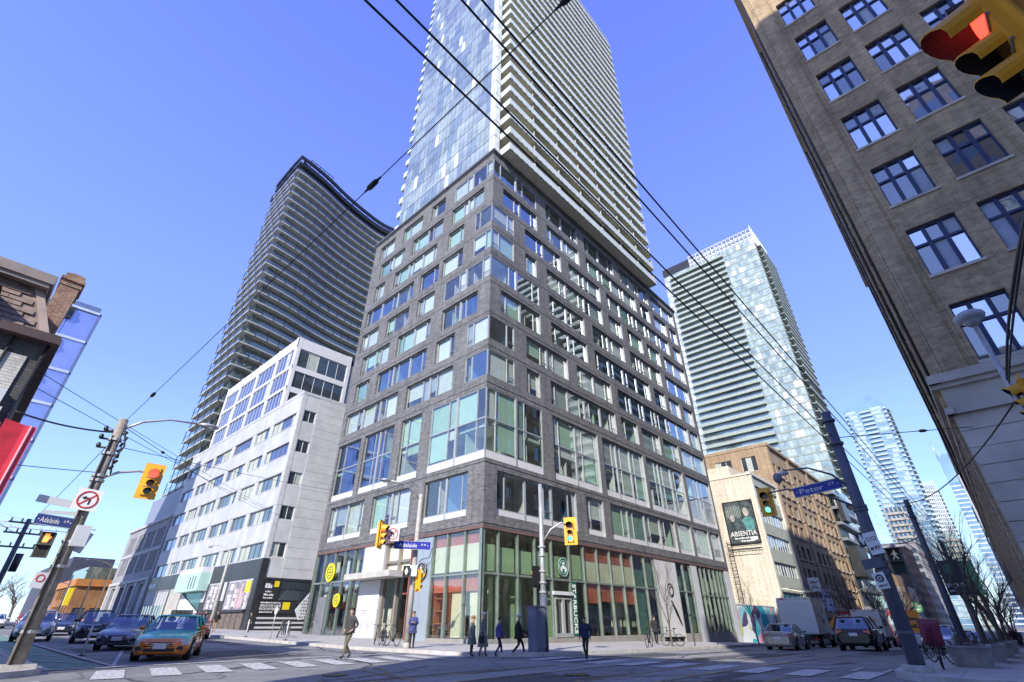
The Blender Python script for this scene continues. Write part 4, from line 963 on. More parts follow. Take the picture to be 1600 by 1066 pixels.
s = MB(); s.box(-1.25, 24.2, 8, -.62, 25.6, 13.3); s.box(-1.29, 24.16, 13.3, -.58, 25.64, 13.42); s.box(-1.33, 24.12, 13.55, -.54, 25.68, 13.68); s.box(-1.25, 24.2, 13.42, -.62, 25.6, 13.9); k('chimney', s, M_RBK)
s = MB(); s.box(-1.1, 24.6, 13.9, -.75, 24.95, 14.15); s.box(-1.1, 25.1, 13.9, -.75, 25.4, 14.1); k('chimney_pot', s, mat('clay', (.35, .16, .1), .8))
s = MB(); s.tube((-.5, 20.82, 0), (-.5, 20.82, 9.3), .05, n=6); s.tube((-1.35, 20.82, 5), (-1.35, 20.82, 9.3), .04, n=6); k('downpipe', s, M_DKMET)
for x, z in ((-.95, 7.3), (-.85, 6.75)):
    s = MB(); s.box(x - .12, 20.6, z - .2, x + .14, 20.9, z + .2); k('wall_unit', s, M_OFFW)
s = MB()
for i in range(3):
    for j in range(2): s = MB(); fbox(s, FS_, -2.0 + i * .56, -1.48 + i * .56, 4.7 + j * .95, 5.6 + j * .95, .06, .1); k('wood_panel', s, mat('pale_plywood', (.55, .42, .24), .7))
s = MB(); s.quad((-14, 42, 0), (-.55, 42, 0), (-.55, 42, 9.3), (-14, 42, 9.3)); s.box(-13.9, 21, 8.9, -.7, 41.9, 9.2); k('rear_wall', s, M_GRB)
RBn = thing('red_awning', 'red canvas awning side hanging at the corner of the old mansard house', 'awning', (-.4, 20.5, 0)); k = KW(RBn)
M_CAN = mat('red_canvas', (.55, .02, .04), .6, var=.2, scale=2)
p = MB(); p.hexa([(-.5, 20.45, 1.6), (.0, 20.45, 1.6), (.0, 21.4, 1.6), (-.5, 21.4, 1.6), (-.5, 20.45, 6.6), (.0, 20.45, 6.5), (.0, 21.4, 6.5), (-.5, 21.4, 6.6)]); k('canvas', p, M_CAN)
p = MB(); p.box(.002, 20.42, 1.6, .26, 20.5, 6.5); k('canvas_flap', p, mat('red_canvas_bright', (.75, .05, .07), .5, var=.1))
p = MB(); p.tube((.13, 20.40, 1.6), (.13, 20.40, 6.5), .035, n=6); k('awning_bar', p, mat('pink_metal', (.7, .3, .35), .4))
# ------------------------------------------------------------------ blue glass block behind it
BG = thing('blue_glass_block', 'periwinkle-blue glass block with stepped floor edges behind the old chimney', 'building', (1.4, 95, .8)); k = KW(BG)
FSB = Fac('y', 95, -1); M_PW = coated('periwinkle_glass', (.16, .2, .5), .3, rcol=(.7, .75, 1), vs=.3); M_PWL = mat('pale_blue_edge', (.5, .58, .72), .4)
s = MB(); s.box(-20, 95.4, 0, 1.3, 112, 45); k('core', s, M_PW)
for i in range(8):
    z = 2.5 + i * 5.4
    p = MB(); fbox(p, FSB, -20, 1.4, z + 5.0, z + 5.4, -.3, .15); k('floor_edge', p, M_PWL)
    for j in range(6):
        p = MB(); a = 1.4 - (j + 1) * 3.4; fbox(p, FSB, a + .06, a + 3.33, z + .02, z + 4.98, -.3, -.02 + R.uniform(0, .02)); k('glass_panel', p, M_PW)
    p = MB(); fbox(p, FSB, -2.8, -1.6, z + 2.9, z + 4.9, .0, .4); k('balcony_opening', p, M_DKMET)
    p = MB(); fbox(p, FSB, -6.9 + .38 * i, -2.9, z + 4.4, z + 4.9, 0, 1.2); k('ledge', p, M_PWL)
s = MB(); s.box(1.31, 95.0, 0, 1.7, 112, 45.6); s.box(-3.7, 95, 45, 1.3, 98, 46.6); k('edge_fin', s, mat('blue_steel', (.12, .17, .33), .4))
# ------------------------------------------------------------------ cream building with the billboard, hoarding, tan brick building
CR = thing('cream_building', 'cream painted four-storey building with a blank side wall carrying a film billboard', 'building', (89.5, 26, -1.5)); k = KW(CR)
M_CRM = brick('cream_paint_block', (.72, .64, .52), (.76, .69, .57), (.66, .58, .47), 1.2, .4, .012, .18, .15); M_SAGE = mat('sage_render', (.42, .45, .38), .7, var=.1); M_TEAL = coated('teal_glass', (.03, .12, .15), .12)
FCw, FCs = Fac('x', 89.5, -1), Fac('y', 26, -1)
s = MB(); wall(s, FCw, 26, 44, -2.5, 23.8, []); s.box(89.6, 26.1, 23.2, 104, 44, 23.5); k('blank_wall', s, M_CRM)
rows = [(20.4, 22.2), (16.1, 18.1), (12, 14.2), (8, 10)]
s = MB(); wall(s, FCs, 89.5, 104, -2.5, 23.8, [(90.6, 103.2, a, b) for a, b in rows] + [(91.5, 103, 2.5, 5.6)], .35); s.quad((104, 26, -2), (104, 44, -2), (104, 44, 23.8), (104, 26, 23.8)); k('front_wall', s, M_SAGE)
for a, b in rows: ribbon(k, FCs, 90.6, 103.2, a, b, 9, M_WDK, .3, M_OFFW, blind=.3)
ribbon(k, FCs, 91.5, 103, 2.5, 5.6, 8, M_TEAL, .3, mat('teal_frame', (.03, .2, .24), .5), blind=0)
s = MB(); fbox(s, FCs, 89.3, 104.2, 23.8, 24.3, -.4, .3); fbox(s, FCw, 26.4, 44, 23.8, 24.1, -.3, .12)
for x in (89.5, 103.4): fbox(s, FCs, x, x + .7, -2, 23.8, .01, .25)
for i in range(5): fbox(s, FCs, 91.4 + i * 2.9, 91.55 + i * 2.9, 5.9, 6.05, 0, 1.8)
k('trim', s, mat('cream_trim', (.7, .66, .55), .6))
s = MB(); s.box(92, 30, 23.5, 100, 43, 26.6); k('rooftop_hut', s, M_CRM)
BBd = thing('billboard', 'dark film billboard with two pale faces lettered ABSENTIA on the cream wall', 'billboard', (89.3, 29.1, 12.8)); k = KW(BBd)
M_BB = mat('billboard_print', (.06, .08, .085), .5, var=.8, scale=1.1); M_SKN = mat('print_skin', (.42, .4, .36), .6, var=.2, scale=2); M_PT = mat('print_teal', (.1, .3, .3), .6, var=.4, scale=1.5)
p = MB(); fbox(p, FCw, 26.75, 31.5, 12.9, 19.5, .05, .22); k('print_panel', p, M_BB)
p = MB()
for u, z, r in ((28.0, 17.7, .62), (30.4, 16.9, .5)):
    o = Vector(FCw.P(u, z, .225)); p.prism([o + Vector((0, r * .75 * cos(t * pi / 8), r * 1.2 * sin(t * pi / 8))) for t in range(16)], (-.01, 0, 0))
k('printed_face', p, M_SKN)
p = MB(); p.prism([FCw.P(a, b, .222) for a, b in ((27.2, 14.8), (28.4, 14.8), (28.9, 16.4), (28.3, 16.9), (27.4, 16.8), (26.95, 16.2))], (-.012, 0, 0)); k('printed_figure', p, M_PT)
p = MB()
for i in range(9): fbox(p, FCw, 28.9 + i * .28, 29 + i * .28, 16.8 + R.uniform(0, .6), 19.2 - R.uniform(0, .6), .222, .23)
k('printed_trees', p, mat('print_pale', (.36, .4, .36), .6))
p = MB(); text(p, 'ABSENTIA', FCw.P(29.1, 14.35, .225), (0, -1, 0), (0, 0, 1), .75, width=4.3); greek(p, FCw.P(29.4, 13.65, .225), (0, -1, 0), 2.6, .3); greek(p, FCw.P(28.6, 13.2, .225), (0, -1, 0), 2.2, .3); fbox(p, FCw, 27, 28.1, 13.2, 13.7, .225, .24); k('lettering', p, M_SGW)
p = MB(); fbox(p, FCw, 26.6, 31.65, 12.75, 12.9, .02, .3); fbox(p, FCw, 26.6, 26.75, 12.9, 19.6, .02, .26); fbox(p, FCw, 31.5, 31.65, 12.9, 19.6, .02, .26); fbox(p, FCw, 26.6, 31.65, 19.5, 19.65, .02, .26); k('frame', p, M_DKMET)
CW = thing('catwalk_ladder', 'steel catwalk and caged ladder fixed below the billboard on the cream wall', 'ladder', (89.4, 30, 5)); k = KW(CW)
p = MB()
for d in (.4, 1.2): p.tube(FCw.P(26.6, 11.9, d), FCw.P(31.8, 11.9, d), .05, n=5); p.tube(FCw.P(26.6, 12.7, d), FCw.P(31.8, 12.7, d), .035, n=5)
for i in range(11): p.tube(FCw.P(26.6 + i * .52, 11.9, .0), FCw.P(26.6 + i * .52, 11.9, 1.2), .03, n=4)
k('catwalk', p, M_DKMET)
p = MB()
for u in (31.5, 32.2): p.tube(FCw.P(u, 4.2, .25), FCw.P(u, 13.4, .25), .05, n=5)
for i in range(18): p.tube(FCw.P(31.5, 4.4 + i * .5, .25), FCw.P(32.2, 4.4 + i * .5, .25), .03, n=4)
k('ladder', p, M_DKMET)
p = MB()
for i in range(9):
    z = 4.6 + i * 1.05; p.path([FCw.P(31.4, z, .25), FCw.P(31.4, z, .8), FCw.P(31.85, z, 1.05), FCw.P(32.3, z, .8), FCw.P(32.3, z, .25)], .035, 4)
k('cage_hoop', p, M_DKMET)
HD = thing('mural_hoarding', 'low wall painted with a pink, teal and white mural beside the dark podium', 'wall', (80, 27.2, -1.3)); k = KW(HD)
def m_mural():
    m, n, l, b = _new('mural_paint'); v = _pos(n, l, True); nz = n.new('ShaderNodeTexNoise'); nz.inputs['Scale'].default_value = .7; l.new(v, nz.inputs['Vector'])
    ad = n.new('ShaderNodeVectorMath'); ad.operation = 'MULTIPLY_ADD'; ad.inputs[1].default_value = (1.6, 1.6, 0); l.new(nz.outputs['Color'], ad.inputs[0]); l.new(v, ad.inputs[2])
    vo = n.new('ShaderNodeTexVoronoi'); vo.inputs['Scale'].default_value = .55; l.new(ad.outputs[0], vo.inputs['Vector'])
    sp = n.new('ShaderNodeSeparateColor'); l.new(vo.outputs['Color'], sp.inputs[0])
    c = _ramp(n, l, sp.outputs[0], [(.0, (.75, .8, .8)), (.3, (.75, .8, .8)), (.31, (.02, .4, .48)), (.45, (.02, .4, .48)), (.46, (.7, .35, .45)), (.6, (.7, .35, .45)), (.61, (.3, .6, .65)), (.75, (.3, .6, .65)), (.76, (.55, .62, .2)), (.85, (.1, .07, .16))])
    for e in n:
        if e.bl_idname == 'ShaderNodeValToRGB': e.color_ramp.interpolation = 'CONSTANT'
    l.new(c, b.inputs['Base Color']); b.inputs['Roughness'].default_value = .7; return m
s = MB(); s.box(71.0, 27.2, -2, 89.3, 27.6, 3.4); k('painted_wall', s, m_mural())
s = MB(); s.box(70.9, 27.15, 3.4, 89.4, 27.65, 3.55); k('coping', s, M_OFFW)
TB = thing('tan_brick_building', 'tan brick loft building of many small windows beyond the cream building', 'building', (104.4, 26.0, -1.6)); k = KW(TB)
M_TAN = brick('tan_brick', (.36, .255, .16), (.44, .325, .21), (.38, .3, .22), .5, .18, .012, .2, .2)
FTw, FTs = Fac('x', 104.4, -1), Fac('y', 25.9, -1); nops = []
for r in range(8):
    for c in range(12): nops.append((106 + c * 3.75, 108.4 + c * 3.75, 29.6 - r * 3.9 - 2.3, 29.6 - r * 3.9))
s = MB(); wall(s, FTs, 104.4, 150, -3, 32.6, nops, .35); k('front_wall', s, M_TAN)
wops = [(28.2, 31.2, 28, 31), (33.2, 36.6, 28, 31), (28.2, 31.2, 24.2, 26.6)]
s = MB(); wall(s, FTw, 25.9, 48, -3, 32.6, wops, .3); s.box(104.5, 26, 31.8, 150, 48, 32.2); k('side_wall', s, M_TAN)
for a, b, z0, z1 in wops: ribbon(k, FTw, a, b, z0, z1, 3, M_WDK, .25, M_OFFW, blind=.15)
for a, b, z0, z1 in nops: 
    ribbon(k, FTs, a, b, z0, z1, 2, M_WDK, .3, M_BWN, blind=.25) if b < 128 else None
    if b >= 128: p = MB(); fbox(p, FTs, a, b, z0, z1, -.4, -.3); k('window', p, M_WDK)
    p = MB(); fbox(p, FTs, a - .2, b + .2, z0 - .3, z0 - .02, -.1, .3); k('sill', p, mat('stone_sill', (.42, .33, .25), .8) if (a, z0) == (106, 27.3) else bpy.data.materials.get('stone_sill'))
s = MB(); fbox(s, FTs, 104.2, 150, 32.6, 33.2, -.4, .45); fbox(s, FTw, 26.3, 48, 32.6, 33.2, -.4, .1); fbox(s, FTs, 104.4, 150, 2.2, 2.9, 0, .4)
for x in (104.5, 117.5, 132.5, 148.5): fbox(s, FTs, x - .1, x + 1.2, -2, 32.6, .01, .3)
k('cornice', s, M_TAN)
# ------------------------------------------------------------------ black framed flats, low shops, far towers
BF = thing('black_framed_flats', 'black framed flats with projecting dark boxes beyond the tan brick building', 'building', (150.5, 25.5, -1.8)); k = KW(BF)
FB = Fac('y', 25.5, -1); FBw = Fac('x', 150.4, -1)
s = MB(); s.box(150.5, 25.6, -3, 180, 45, 34); k('core', s, M_DKG)
for r in range(8):
    z = 4 + r * 3.8
    p = MB(); fbox(p, FB, 150.4, 180, z, z + .7, -.2, 1.2); fbox(p, FBw, 25.6, 40, z, z + .7, -.2, .1); k('floor_band', p, M_ALUD)
    for c in range(6):
        if R.random() < .75: p = MB(); fbox(p, FB, 150.6 + c * 4.9, 155.2 + c * 4.9, z + .7, z + 2.2, .9, 1.0); k('balcony_rail', p, R.choice((M_BLK, M_OFFW, M_DKG)))
p = MB(); fbox(p, FB, 150.2, 162, 11, 17.8, .2, 2.4); fbox(p, FB, 152, 158, 24, 30, .2, 2); k('projecting_box', p, M_BLK)
def shops():
    x = 181; spec = [(11, 'two-storey red brick shop with a dark awning', (.3, .1, .07)), (14, 'narrow grey rendered shop house', (.4, .4, .42)), (12, 'pale stone shop with a white fascia', (.55, .52, .46)), (16, 'brown brick shop house with tall windows', (.25, .16, .1)), (13, 'cream shop house with a green fascia', (.6, .56, .42)), (18, 'dark brick warehouse at the end of the shop row', (.16, .12, .1))]
    for i, (h, lab, c) in enumerate(spec):
        wd = 12 + i * 2; t = thing('shop_house', lab, 'building', (x, 26, -2)); kk = KW(t); F = Fac('y', 26, -1)
        m = brick('shop_wall', c, tuple(min(1, v * 1.25) for v in c), tuple(v * .7 for v in c), .5, .2)
        ops = [(x + 1 + q * 3, x + 2.6 + q * 3, 3.6 + r * 3.6, 5.6 + r * 3.6) for q in range(int(wd / 3)) for r in range(int((h - 4) / 3.6))]
        s = MB(); wall(s, F, x, x + wd, -3, h, ops, .3); s.quad((x, 26, -3), (x, 46, -3), (x, 46, h), (x, 26, h)); s.box(x + .1, 26.1, h - .8, x + wd - .1, 46, h - .5); kk('wall', s, m)
        for o in ops: p = MB(); fbox(p, F, *o, -.3, -.22); kk('window', p, M_WDK)
        s = MB(); fbox(s, F, x + .4, x + wd - .4, -2, 1.8, .02, .08); kk('shop_window', s, M_WDK)
        s = MB(); fbox(s, F, x + .2, x + wd - .2, 1.9, 2.9, .02, .6); kk('fascia', s, mat('fascia_paint', R.choice(((.5, .05, .05), (.05, .2, .1), (.1, .12, .3), (.6, .6, .6))), .5)); x += wd + .3
    return x
shops()
xs = 76
for i, (h, wd, c, lab) in enumerate(((24, 40, (.42, .4, .4), 'pale stone office house just beyond the brown warehouse'), (14, 30, (.3, .25, .2), 'brown brick row building further along the shaded pavement'), (34, 40, (.4, .44, .5), 'grey-blue office slab far along the shaded pavement'), (20, 60, (.5, .48, .45), 'pale low block at the far end of the shaded pavement'))):
    t = thing('street_building', lab, 'building', (xs, -1.2, -2)); kk = KW(t); F = Fac('y', -1.2 - .2 * i, 1)
    ops = [(xs + 1.5 + q * 4, xs + 3.8 + q * 4, 4 + r * 3.8, 6.2 + r * 3.8) for q in range(int(wd / 4)) for r in range(int((h - 4) / 3.8))]
    s = MB(); wall(s, F, xs, xs + wd, -4, h, ops, .3); s.quad((xs, -1.2, -4), (xs, -30, -4), (xs, -30, h), (xs, -1.2, h)); s.box(xs, -30, h - .5, xs + wd, -1.6, h - .2); kk('wall', s, mat('street_wall', c, .8))
    for o in ops: p = MB(); fbox(p, F, *o, -.3, -.2); kk('window', p, M_WDK)
    s = MB(); fbox(s, F, xs, xs + wd, 2.6, 3.1, 0, .25); fbox(s, F, xs, xs + wd, h, h + .6, -.4, .3); kk('cornice', s, M_OFFW); xs += wd + .4
WT = thing('pale_balcony_tower', 'unseen pale balconied tower placed behind the brown warehouse to show in window reflections', 'building', (125, -62, -3)); k = KW(WT)  # hidden from the camera, placed and sized for its reflection in the podium windows
s = MB(); s.box(126, -60, -3, 185, -29, 132); k('glazed_core', s, M_DKG)
s = MB(); s.box(124.6, -61.4, 2, 186, -27.6, 3.2); b0 = k('balcony', s, mat('pale_grey_slab', (.4, .43, .41), .7))
for i in range(1, 38): dup(b0).location.z = i * 3.5
def fartower(name, label, X, y0, y1, z0, z1, ph, gm, slabm, balz=(), south=14, slab_h=.45, out=1.2, crown=None, split=None):
    """tower facing down the street: glazed storeys with copied floor edges and balcony strips (u0,u1)"""
    t = thing(name, label, 'building', (X, y0, z0)); k = KW(t); F = Fac('x', X, -1); S = Fac('y', y0, -1)
    n = int((z1 - z0) / ph)
    s = MB(); s.box(X, y0, z0 - 6, X + south, y1, z1); k('glazed_core', s, gm)
    f = MB(); fbox(f, F, y0, y1, z0, z0 + slab_h, -.1, .25); fbox(f, S, X, X + south, z0, z0 + slab_h, -.1, .25); o = k('floor_edge', f, slabm)
    parts = [o]
    for a, c in balz:
        b = MB(); fbox(b, F, a, c, z0, z0 + .3, .0, out); fbox(b, F, a, c, z0 + .3, z0 + ph * .36, out - .1, out); parts.append(k('balcony', b, slabm))
    b = MB(); fbox(b, S, X + 3, X + south - 1, z0, z0 + .3, 0, out); fbox(b, S, X + 3, X + south - 1, z0 + .3, z0 + ph * .36, out - .1, out); parts.append(k('side_balcony', b, slabm))
    for i in range(1, n):
        for q in parts: dup(q).location.z = i * ph
    return t, k, F, S
M_TG = coated('far_glass_green', (.3, .37, .34), .22, vs=.15, var=.5); M_TGB = coated('far_glass_blue', (.16, .27, .37), .22, vs=.03, var=.25, wav=.02); M_TGD = coated('far_glass_deep', (.06, .12, .25), .3, vs=.1, var=.5)
t, k, F, S = fartower('glass_tower', 'green-glass residential tower with long balcony rows and a white glazed strip, mid right', 205, 30.3, 77, 0, 162, 3.3, M_TG, mat('pale_slab', (.34, .385, .34), .6), [(45.5, 73.5)], 30, .4, 1.6)
W_ = [MB() for _ in range(4)]; mm = [M_OFFW, coated('strip_glass_pale', (.4, .47, .44), .08, rcol=(.75, .84, .8)), coated('strip_glass_mid', (.25, .32, .32), .1, rcol=(.75, .84, .82)), coated('strip_glass_green', (.32, .4, .37), .1, rcol=(.75, .84, .8))]
for r in range(49):
    for c in range(9):
        a = 30.4 + c * 1.65; ch = R.choices(range(4), (1.2, 4, 2, 3.5))[0]; fbox(W_[ch], F, a + .05, a + 1.6, r * 3.3 + .5, r * 3.3 + 3.25, .02, .12)
for r in range(49):
    for c in range(2): fbox(W_[R.randrange(2)], F, 73.7 + c * 1.6, 75.2 + c * 1.6, r * 3.3 + .5, r * 3.3 + 3.25, .02, .12)
for w_, m_ in zip(W_, mm): stuff(k('glazing_panels', w_, m_))
s = MB(); s.box(206, 62, 162, 230, 77.5, 168); k('dark_plant_room', s, M_BLK)
s = MB(); s.box(206, 31, 162, 228, 62, 168); k('crown_glazing', s, coated('crown_glass', (.45, .5, .52), .25))
s = MB()
for i in range(17): y = 30.3 + i * 1.98; s.box(204.9, y, 161, 205.3, y + .25, 168.4)
for z in (162.5, 165.3, 168): s.box(204.9, 30.3, z, 205.3, 62, z + .4)
for i in range(9): s.box(205 + i * 3, 30, 160, 205.3 + i * 3, 30.4, 170)
k('white_crown_frame', s, M_WHITE)
t, k, F, S = fartower('blue_tower', 'tall pale blue glass tower with a dark balcony stack down its middle', 600, 25, 62, 0, 200, 4.6, M_TGB, mat('pale_blue_slab', (.38, .47, .52), .5), [(38, 48), (25, 27.5), (59.5, 62)], 20, .8, 2)
s = MB(); s.box(601, 29, 200, 618, 59, 206); s.box(601, 33, 206, 616, 50, 212); k('stepped_crown', s, M_TGB)
s = MB()
for i in range(160): fbox(s, F, *(lambda a: (a, a + R.uniform(3, 9)))(R.choice((R.uniform(28, 31), R.uniform(49, 52)))), *(lambda z: (z + 1, z + 4.2))(R.randrange(43) * 4.6), .05, .2 + i * .004)
stuff(k('bright_panels', s, coated('bright_panel_glass', (.42, .53, .56), .25, wav=.02)))
t, k, F, S = fartower('pale_grid_tower', 'pale beige gridded block of flats in front of the blue tower', 400, 27.5, 40, 0, 66, 3.6, M_TGD, mat('beige_grid', (.4, .385, .33), .7), [(30, 38)], 30, 1.2, 1.4)
s = MB()
for i in range(6): fbox(s, F, 27.5 + i * 2.3, 28.2 + i * 2.3, 0, 66, 0, .5)
k('grid_piers', s, bpy.data.materials['beige_grid'])
t, k, F, S = fartower('slim_white_tower', 'slim white ribbed tower right of the tall blue tower', 760, 17.5, 30, 0, 143, 4.4, M_TGB, mat('cream_slab', (.68, .66, .6), .6), [(24, 30)], 24, 1.0, 1.5)
s = MB()
for i in range(8): fbox(s, F, 17.6 + i * 1.7, 18.2 + i * 1.7, 70, 148, 0, .6)
k('white_ribs', s, M_WHITE)
t, k, F, S = fartower('spire_tower', 'blue striped tower with a needle spire partly behind the brown warehouse', 800, -45, 4.5, 0, 150, 5., M_TGD, mat('pale_stripe', (.55, .62, .7), .5), [], 30, 1.4, .6)
s = MB(); s.prism([(800, 4.5, 150), (800, -45, 150), (800, -45, 168), (800, -2, 186), (800, 4.5, 180)], (28, 0, 0)); k('slanted_crown', s, M_TGB)
s = MB(); s.tube((806, 4.0, 178), (806, 4.2, 206), .8, .15, n=6); k('spire', s, M_ALU)
t, k, F, S = fartower('beige_tower', 'stepped beige tower low behind the street trees', 520, 12.5, 20.5, 0, 62, 4, M_TG, mat('beige_slab', (.38, .35, .3), .7), [(13.5, 19.5)], 20, 1., 1.2)
# ---- far end of the left street
BR = thing('brown_corner_restaurant', 'orange-brown corner building with a railed roof terrace at the far end of the left street', 'building', (20.8, 150, 1.6)); k = KW(BR); F = Fac('y', 150, -1); Fw = Fac('x', 20.8, -1)
M_ORB = brick('orange_brown_brick', (.32, .14, .05), (.4, .19, .07), (.3, .2, .12), .5, .18)
s = MB(); wall(s, F, 20.8, 40, 0, 9.6, [(21.8 + i * 3, 24 + i * 3, 2, 4.2) for i in range(5)], .3); wall(s, Fw, 150, 175, 0, 9.6, [(151 + i * 3.4, 153.4 + i * 3.4, 2.2, 4.6) for i in range(6)] + [(151 + i * 3.4, 153.4 + i * 3.4, 6, 8) for i in range(6)], .3); s.box(20.9, 150.1, 9, 40, 175, 9.3); k('brick_wall', s, M_ORB)
for i in range(5): p = MB(); fbox(p, F, 21.8 + i * 3, 24 + i * 3, 2, 4.2, -.3, -.2); k('window', p, M_WDK)
for i in range(6):
    for z in (2.2, 6): p = MB(); fbox(p, Fw, 151 + i * 3.4, 153.4 + i * 3.4, z, z + 2.2, -.3, -.2); k('window', p, M_WDK)
s = MB(); fbox(s, F, 20.5, 40, 8.4, 9.8, 0, .5); fbox(s, Fw, 150, 175, 8.4, 9.8, 0, .4); k('orange_fascia', s, mat('orange_fascia', (.5, .2, .05), .6))
s = MB(); s.box(22, 152, 9.3, 32, 170, 12.4); k('terrace_room', s, M_DKG)
s = MB()
for i in range(9): s.tube((24 + i * 1.6, 150.6, 9.3), (24.4 + i * 1.6, 150.6, 13.2), .07, n=5)
for z in (11, 13.2): s.tube((24, 150.6, z), (38, 150.6, z), .06, n=5)
k('terrace_rail', s, M_DKMET)
p = MB(); fbox(p, Fw, 150.5, 152, 4.6, 8, .0, .9); k('yellow_sign', p, M_YEL)
DB = thing('dark_flat_roofed_block', 'dark blue-grey flat-roofed block beyond the orange-brown restaurant', 'building', (20, 195, 2)); k = KW(DB)
s = MB(); s.box(20, 195, 0, 45, 220, 15.2); s.box(24, 196, 15.2, 34, 210, 18); k('wall', s, mat('slate_wall', (.06, .065, .1), .7))
s = MB(); fbox(s, Fac('y', 195, -1), 20, 45, 9, 10.4, 0, .3); fbox(s, Fac('y', 195, -1), 20, 45, 4.5, 5.6, 0, .3); k('pale_band', s, M_OFFW)
for i, (y, h, lab) in enumerate(((80.5, 7, 'low red-fronted shop past the blue glass block'), (104, 6, 'low white-roofed market hall on the left street'), (128, 8, 'low brown block far up the left street'))):
    t = thing('low_shop', lab, 'building', (-2, y, .6)); k = KW(t); F = Fac('y', y, -1); Fe = Fac('x', -1.4 + i * 1.6, 1); xe = -1.4 + i * 1.6
    s = MB(); s.box(xe - 20, y, 0, xe, y + 23, h); k('wall', s, mat('low_wall', ((.4, .08, .06), (.5, .5, .52), (.3, .2, .16))[i], .7))
    s = MB(); fbox(s, Fe, y + 1, y + 22, 1.2, 3.2, -.02, .1); fbox(s, F, xe - 8, xe - .6, 1.2, 3.4, -.02, .1); k('shop_window', s, M_WDK)
    s = MB(); fbox(s, Fe, y, y + 23, 3.6, 4.8, 0, .5); fbox(s, F, xe - 20, xe + .4, h, h + .5, -.4, .3); k('fascia', s, mat('low_fascia', ((.7, .1, .1), (.75, .75, .75), (.5, .2, .1))[i], .6))
CRN = thing('tower_crane', 'pale lattice tower crane jib low in the sky above the left street', 'crane', (-6, 300, 3)); k = KW(CRN)
s = MB()
for z in (36.2, 38.2): s.tube((-30, 300, z), (40, 298, z), .22, n=4)
for i in range(28): s.tube((-30 + i * 2.5, 300, 36.2 if i % 2 else 38.2), (-27.5 + i * 2.5, 300, 38.2 if i % 2 else 36.2), .14, n=4)
k('jib', s, M_WHITE)
s = MB()
for x, y in ((-7, 299), (-5, 299), (-5, 301), (-7, 301)): s.tube((x, y, 0), (x, y, 38), .2, n=4)
for i in range(18): s.tube((-7, 299, i * 2), (-5, 299, i * 2 + 2), .12, n=4)
s.tube((-6, 300, 38), (-6, 300, 45), .3, n=4); s.tube((-6, 300, 45), (20, 299, 38), .08, n=4); k('mast', s, M_WHITE)
# ------------------------------------------------------------------ street furniture
M_YHS = mat('signal_yellow', (.85, .44, .03), .45, var=.08); M_VISB = mat('visor_black', (.01, .01, .012), .6, var=0)
def lens(name, c, on): return mat(name, tuple(v * (.5 if on else .22) for v in c), .25, var=0, emit=(2.2 if on else 0), ecol=c)
LRED, LREDo, LGRN, LGRNo, LAMB = lens('red_lens', (1, .05, .03), 1), lens('red_lens_unlit', (.5, .08, .05), 0), lens('green_lens', (.1, 1, .7), 1), lens('green_lens_unlit', (.35, .55, .45), 0), lens('amber_lens_unlit', (.6, .3, .05), 0)
M_POLEW = mat('weathered_wood_pole', (.3, .27, .23), .9, var=.3, scale=4, bump=.3, bscale=15); M_GALV = mat('galvanised_steel', (.5, .51, .5), .45, .5, var=.12, scale=3)
M_POLED = mat('painted_pole_grey_blue', (.1, .11, .15), .5, var=.15); M_CONCP = mat('concrete_pole', (.45, .43, .39), .8, var=.2, scale=4); M_WIRE = mat('cable_black', (.015, .015, .017), .6, var=0)
def frame(d):
    """unit vectors: facing direction n, right-hand side r as seen by the viewer, up"""
    n = Vector((d[0], d[1], 0)).normalized(); return n, Vector((0, 0, 1)).cross(n), Vector((0, 0, 1))
def signal(label, c, d, state, s=1., group='traffic signal heads', hm=None):
    t = thing('traffic_signal', label, 'traffic light', c, 0, group); n, r, u = frame(d)
    P = lambda a, b, z: n * (a * s) + r * (b * s) + u * (z * s)
    def bx(mb, a0, a1, b0, b1, z0, z1, m=0): mb.hexa([P(a0, b0, z0), P(a0, b1, z0), P(a1, b1, z0), P(a1, b0, z0), P(a0, b0, z1), P(a0, b1, z1), P(a1, b1, z1), P(a1, b0, z1)], m)
    p = MB(); bx(p, -.12, .06, -.19, .19, -.52, .52); bx(p, -.2, -.12, -.05, .05, -.6, .6); p.build('housing', hm or M_YHS, t)
    p = MB(); bx(p, -.015, .0, -.33, .33, -.66, .66); p.build('backplate', hm or M_YHS, t)
    for i, (z, rr) in enumerate(((.29, .165), (-.06, .115), (-.36, .115))):
        on = state == i; m = (LRED if on else LREDo) if i == 0 else LAMB if i == 1 else (LGRN if on else LGRNo)
        p = MB(); p.tube(P(.06, 0, z), P(.085, 0, z), rr * s, n=18, sm=False); p.build('lens', m, t)
        p = MB(); k = 12; Lv = .34 if i == 0 else .26
        for q in range(k):
            a0, a1 = radians(-35 + 250 * q / k), radians(-35 + 250 * (q + 1) / k)
            def V(a, x, g): return P(x, (rr + g) * cos(a), z + (rr + g) * sin(a) - (x - .06) * .22)
            def ln(a): return .06 + Lv * (.62 + .38 * max(0, sin(a)))
            p.quad(V(a0, .06, .02), V(a1, .06, .02), V(a1, ln(a1), .025), V(a0, ln(a0), .025), m=0, sm=True); p.quad(V(a0, .06, .01), V(a1, .06, .01), V(a1, ln(a1), .013), V(a0, ln(a0), .013), m=1, sm=True)
            p.quad(V(a0, ln(a0), .025), V(a1, ln(a1), .025), V(a1, ln(a1), .013), V(a0, ln(a0), .013), m=0)
        p.build('visor', [M_YHS, M_VISB], t)
    for z in (.12, -.22):
        p = MB(); bx(p, .055, .075, -.2, .2, z - .012, z + .012); p.build('section_joint', M_ALUD, t)
    return t
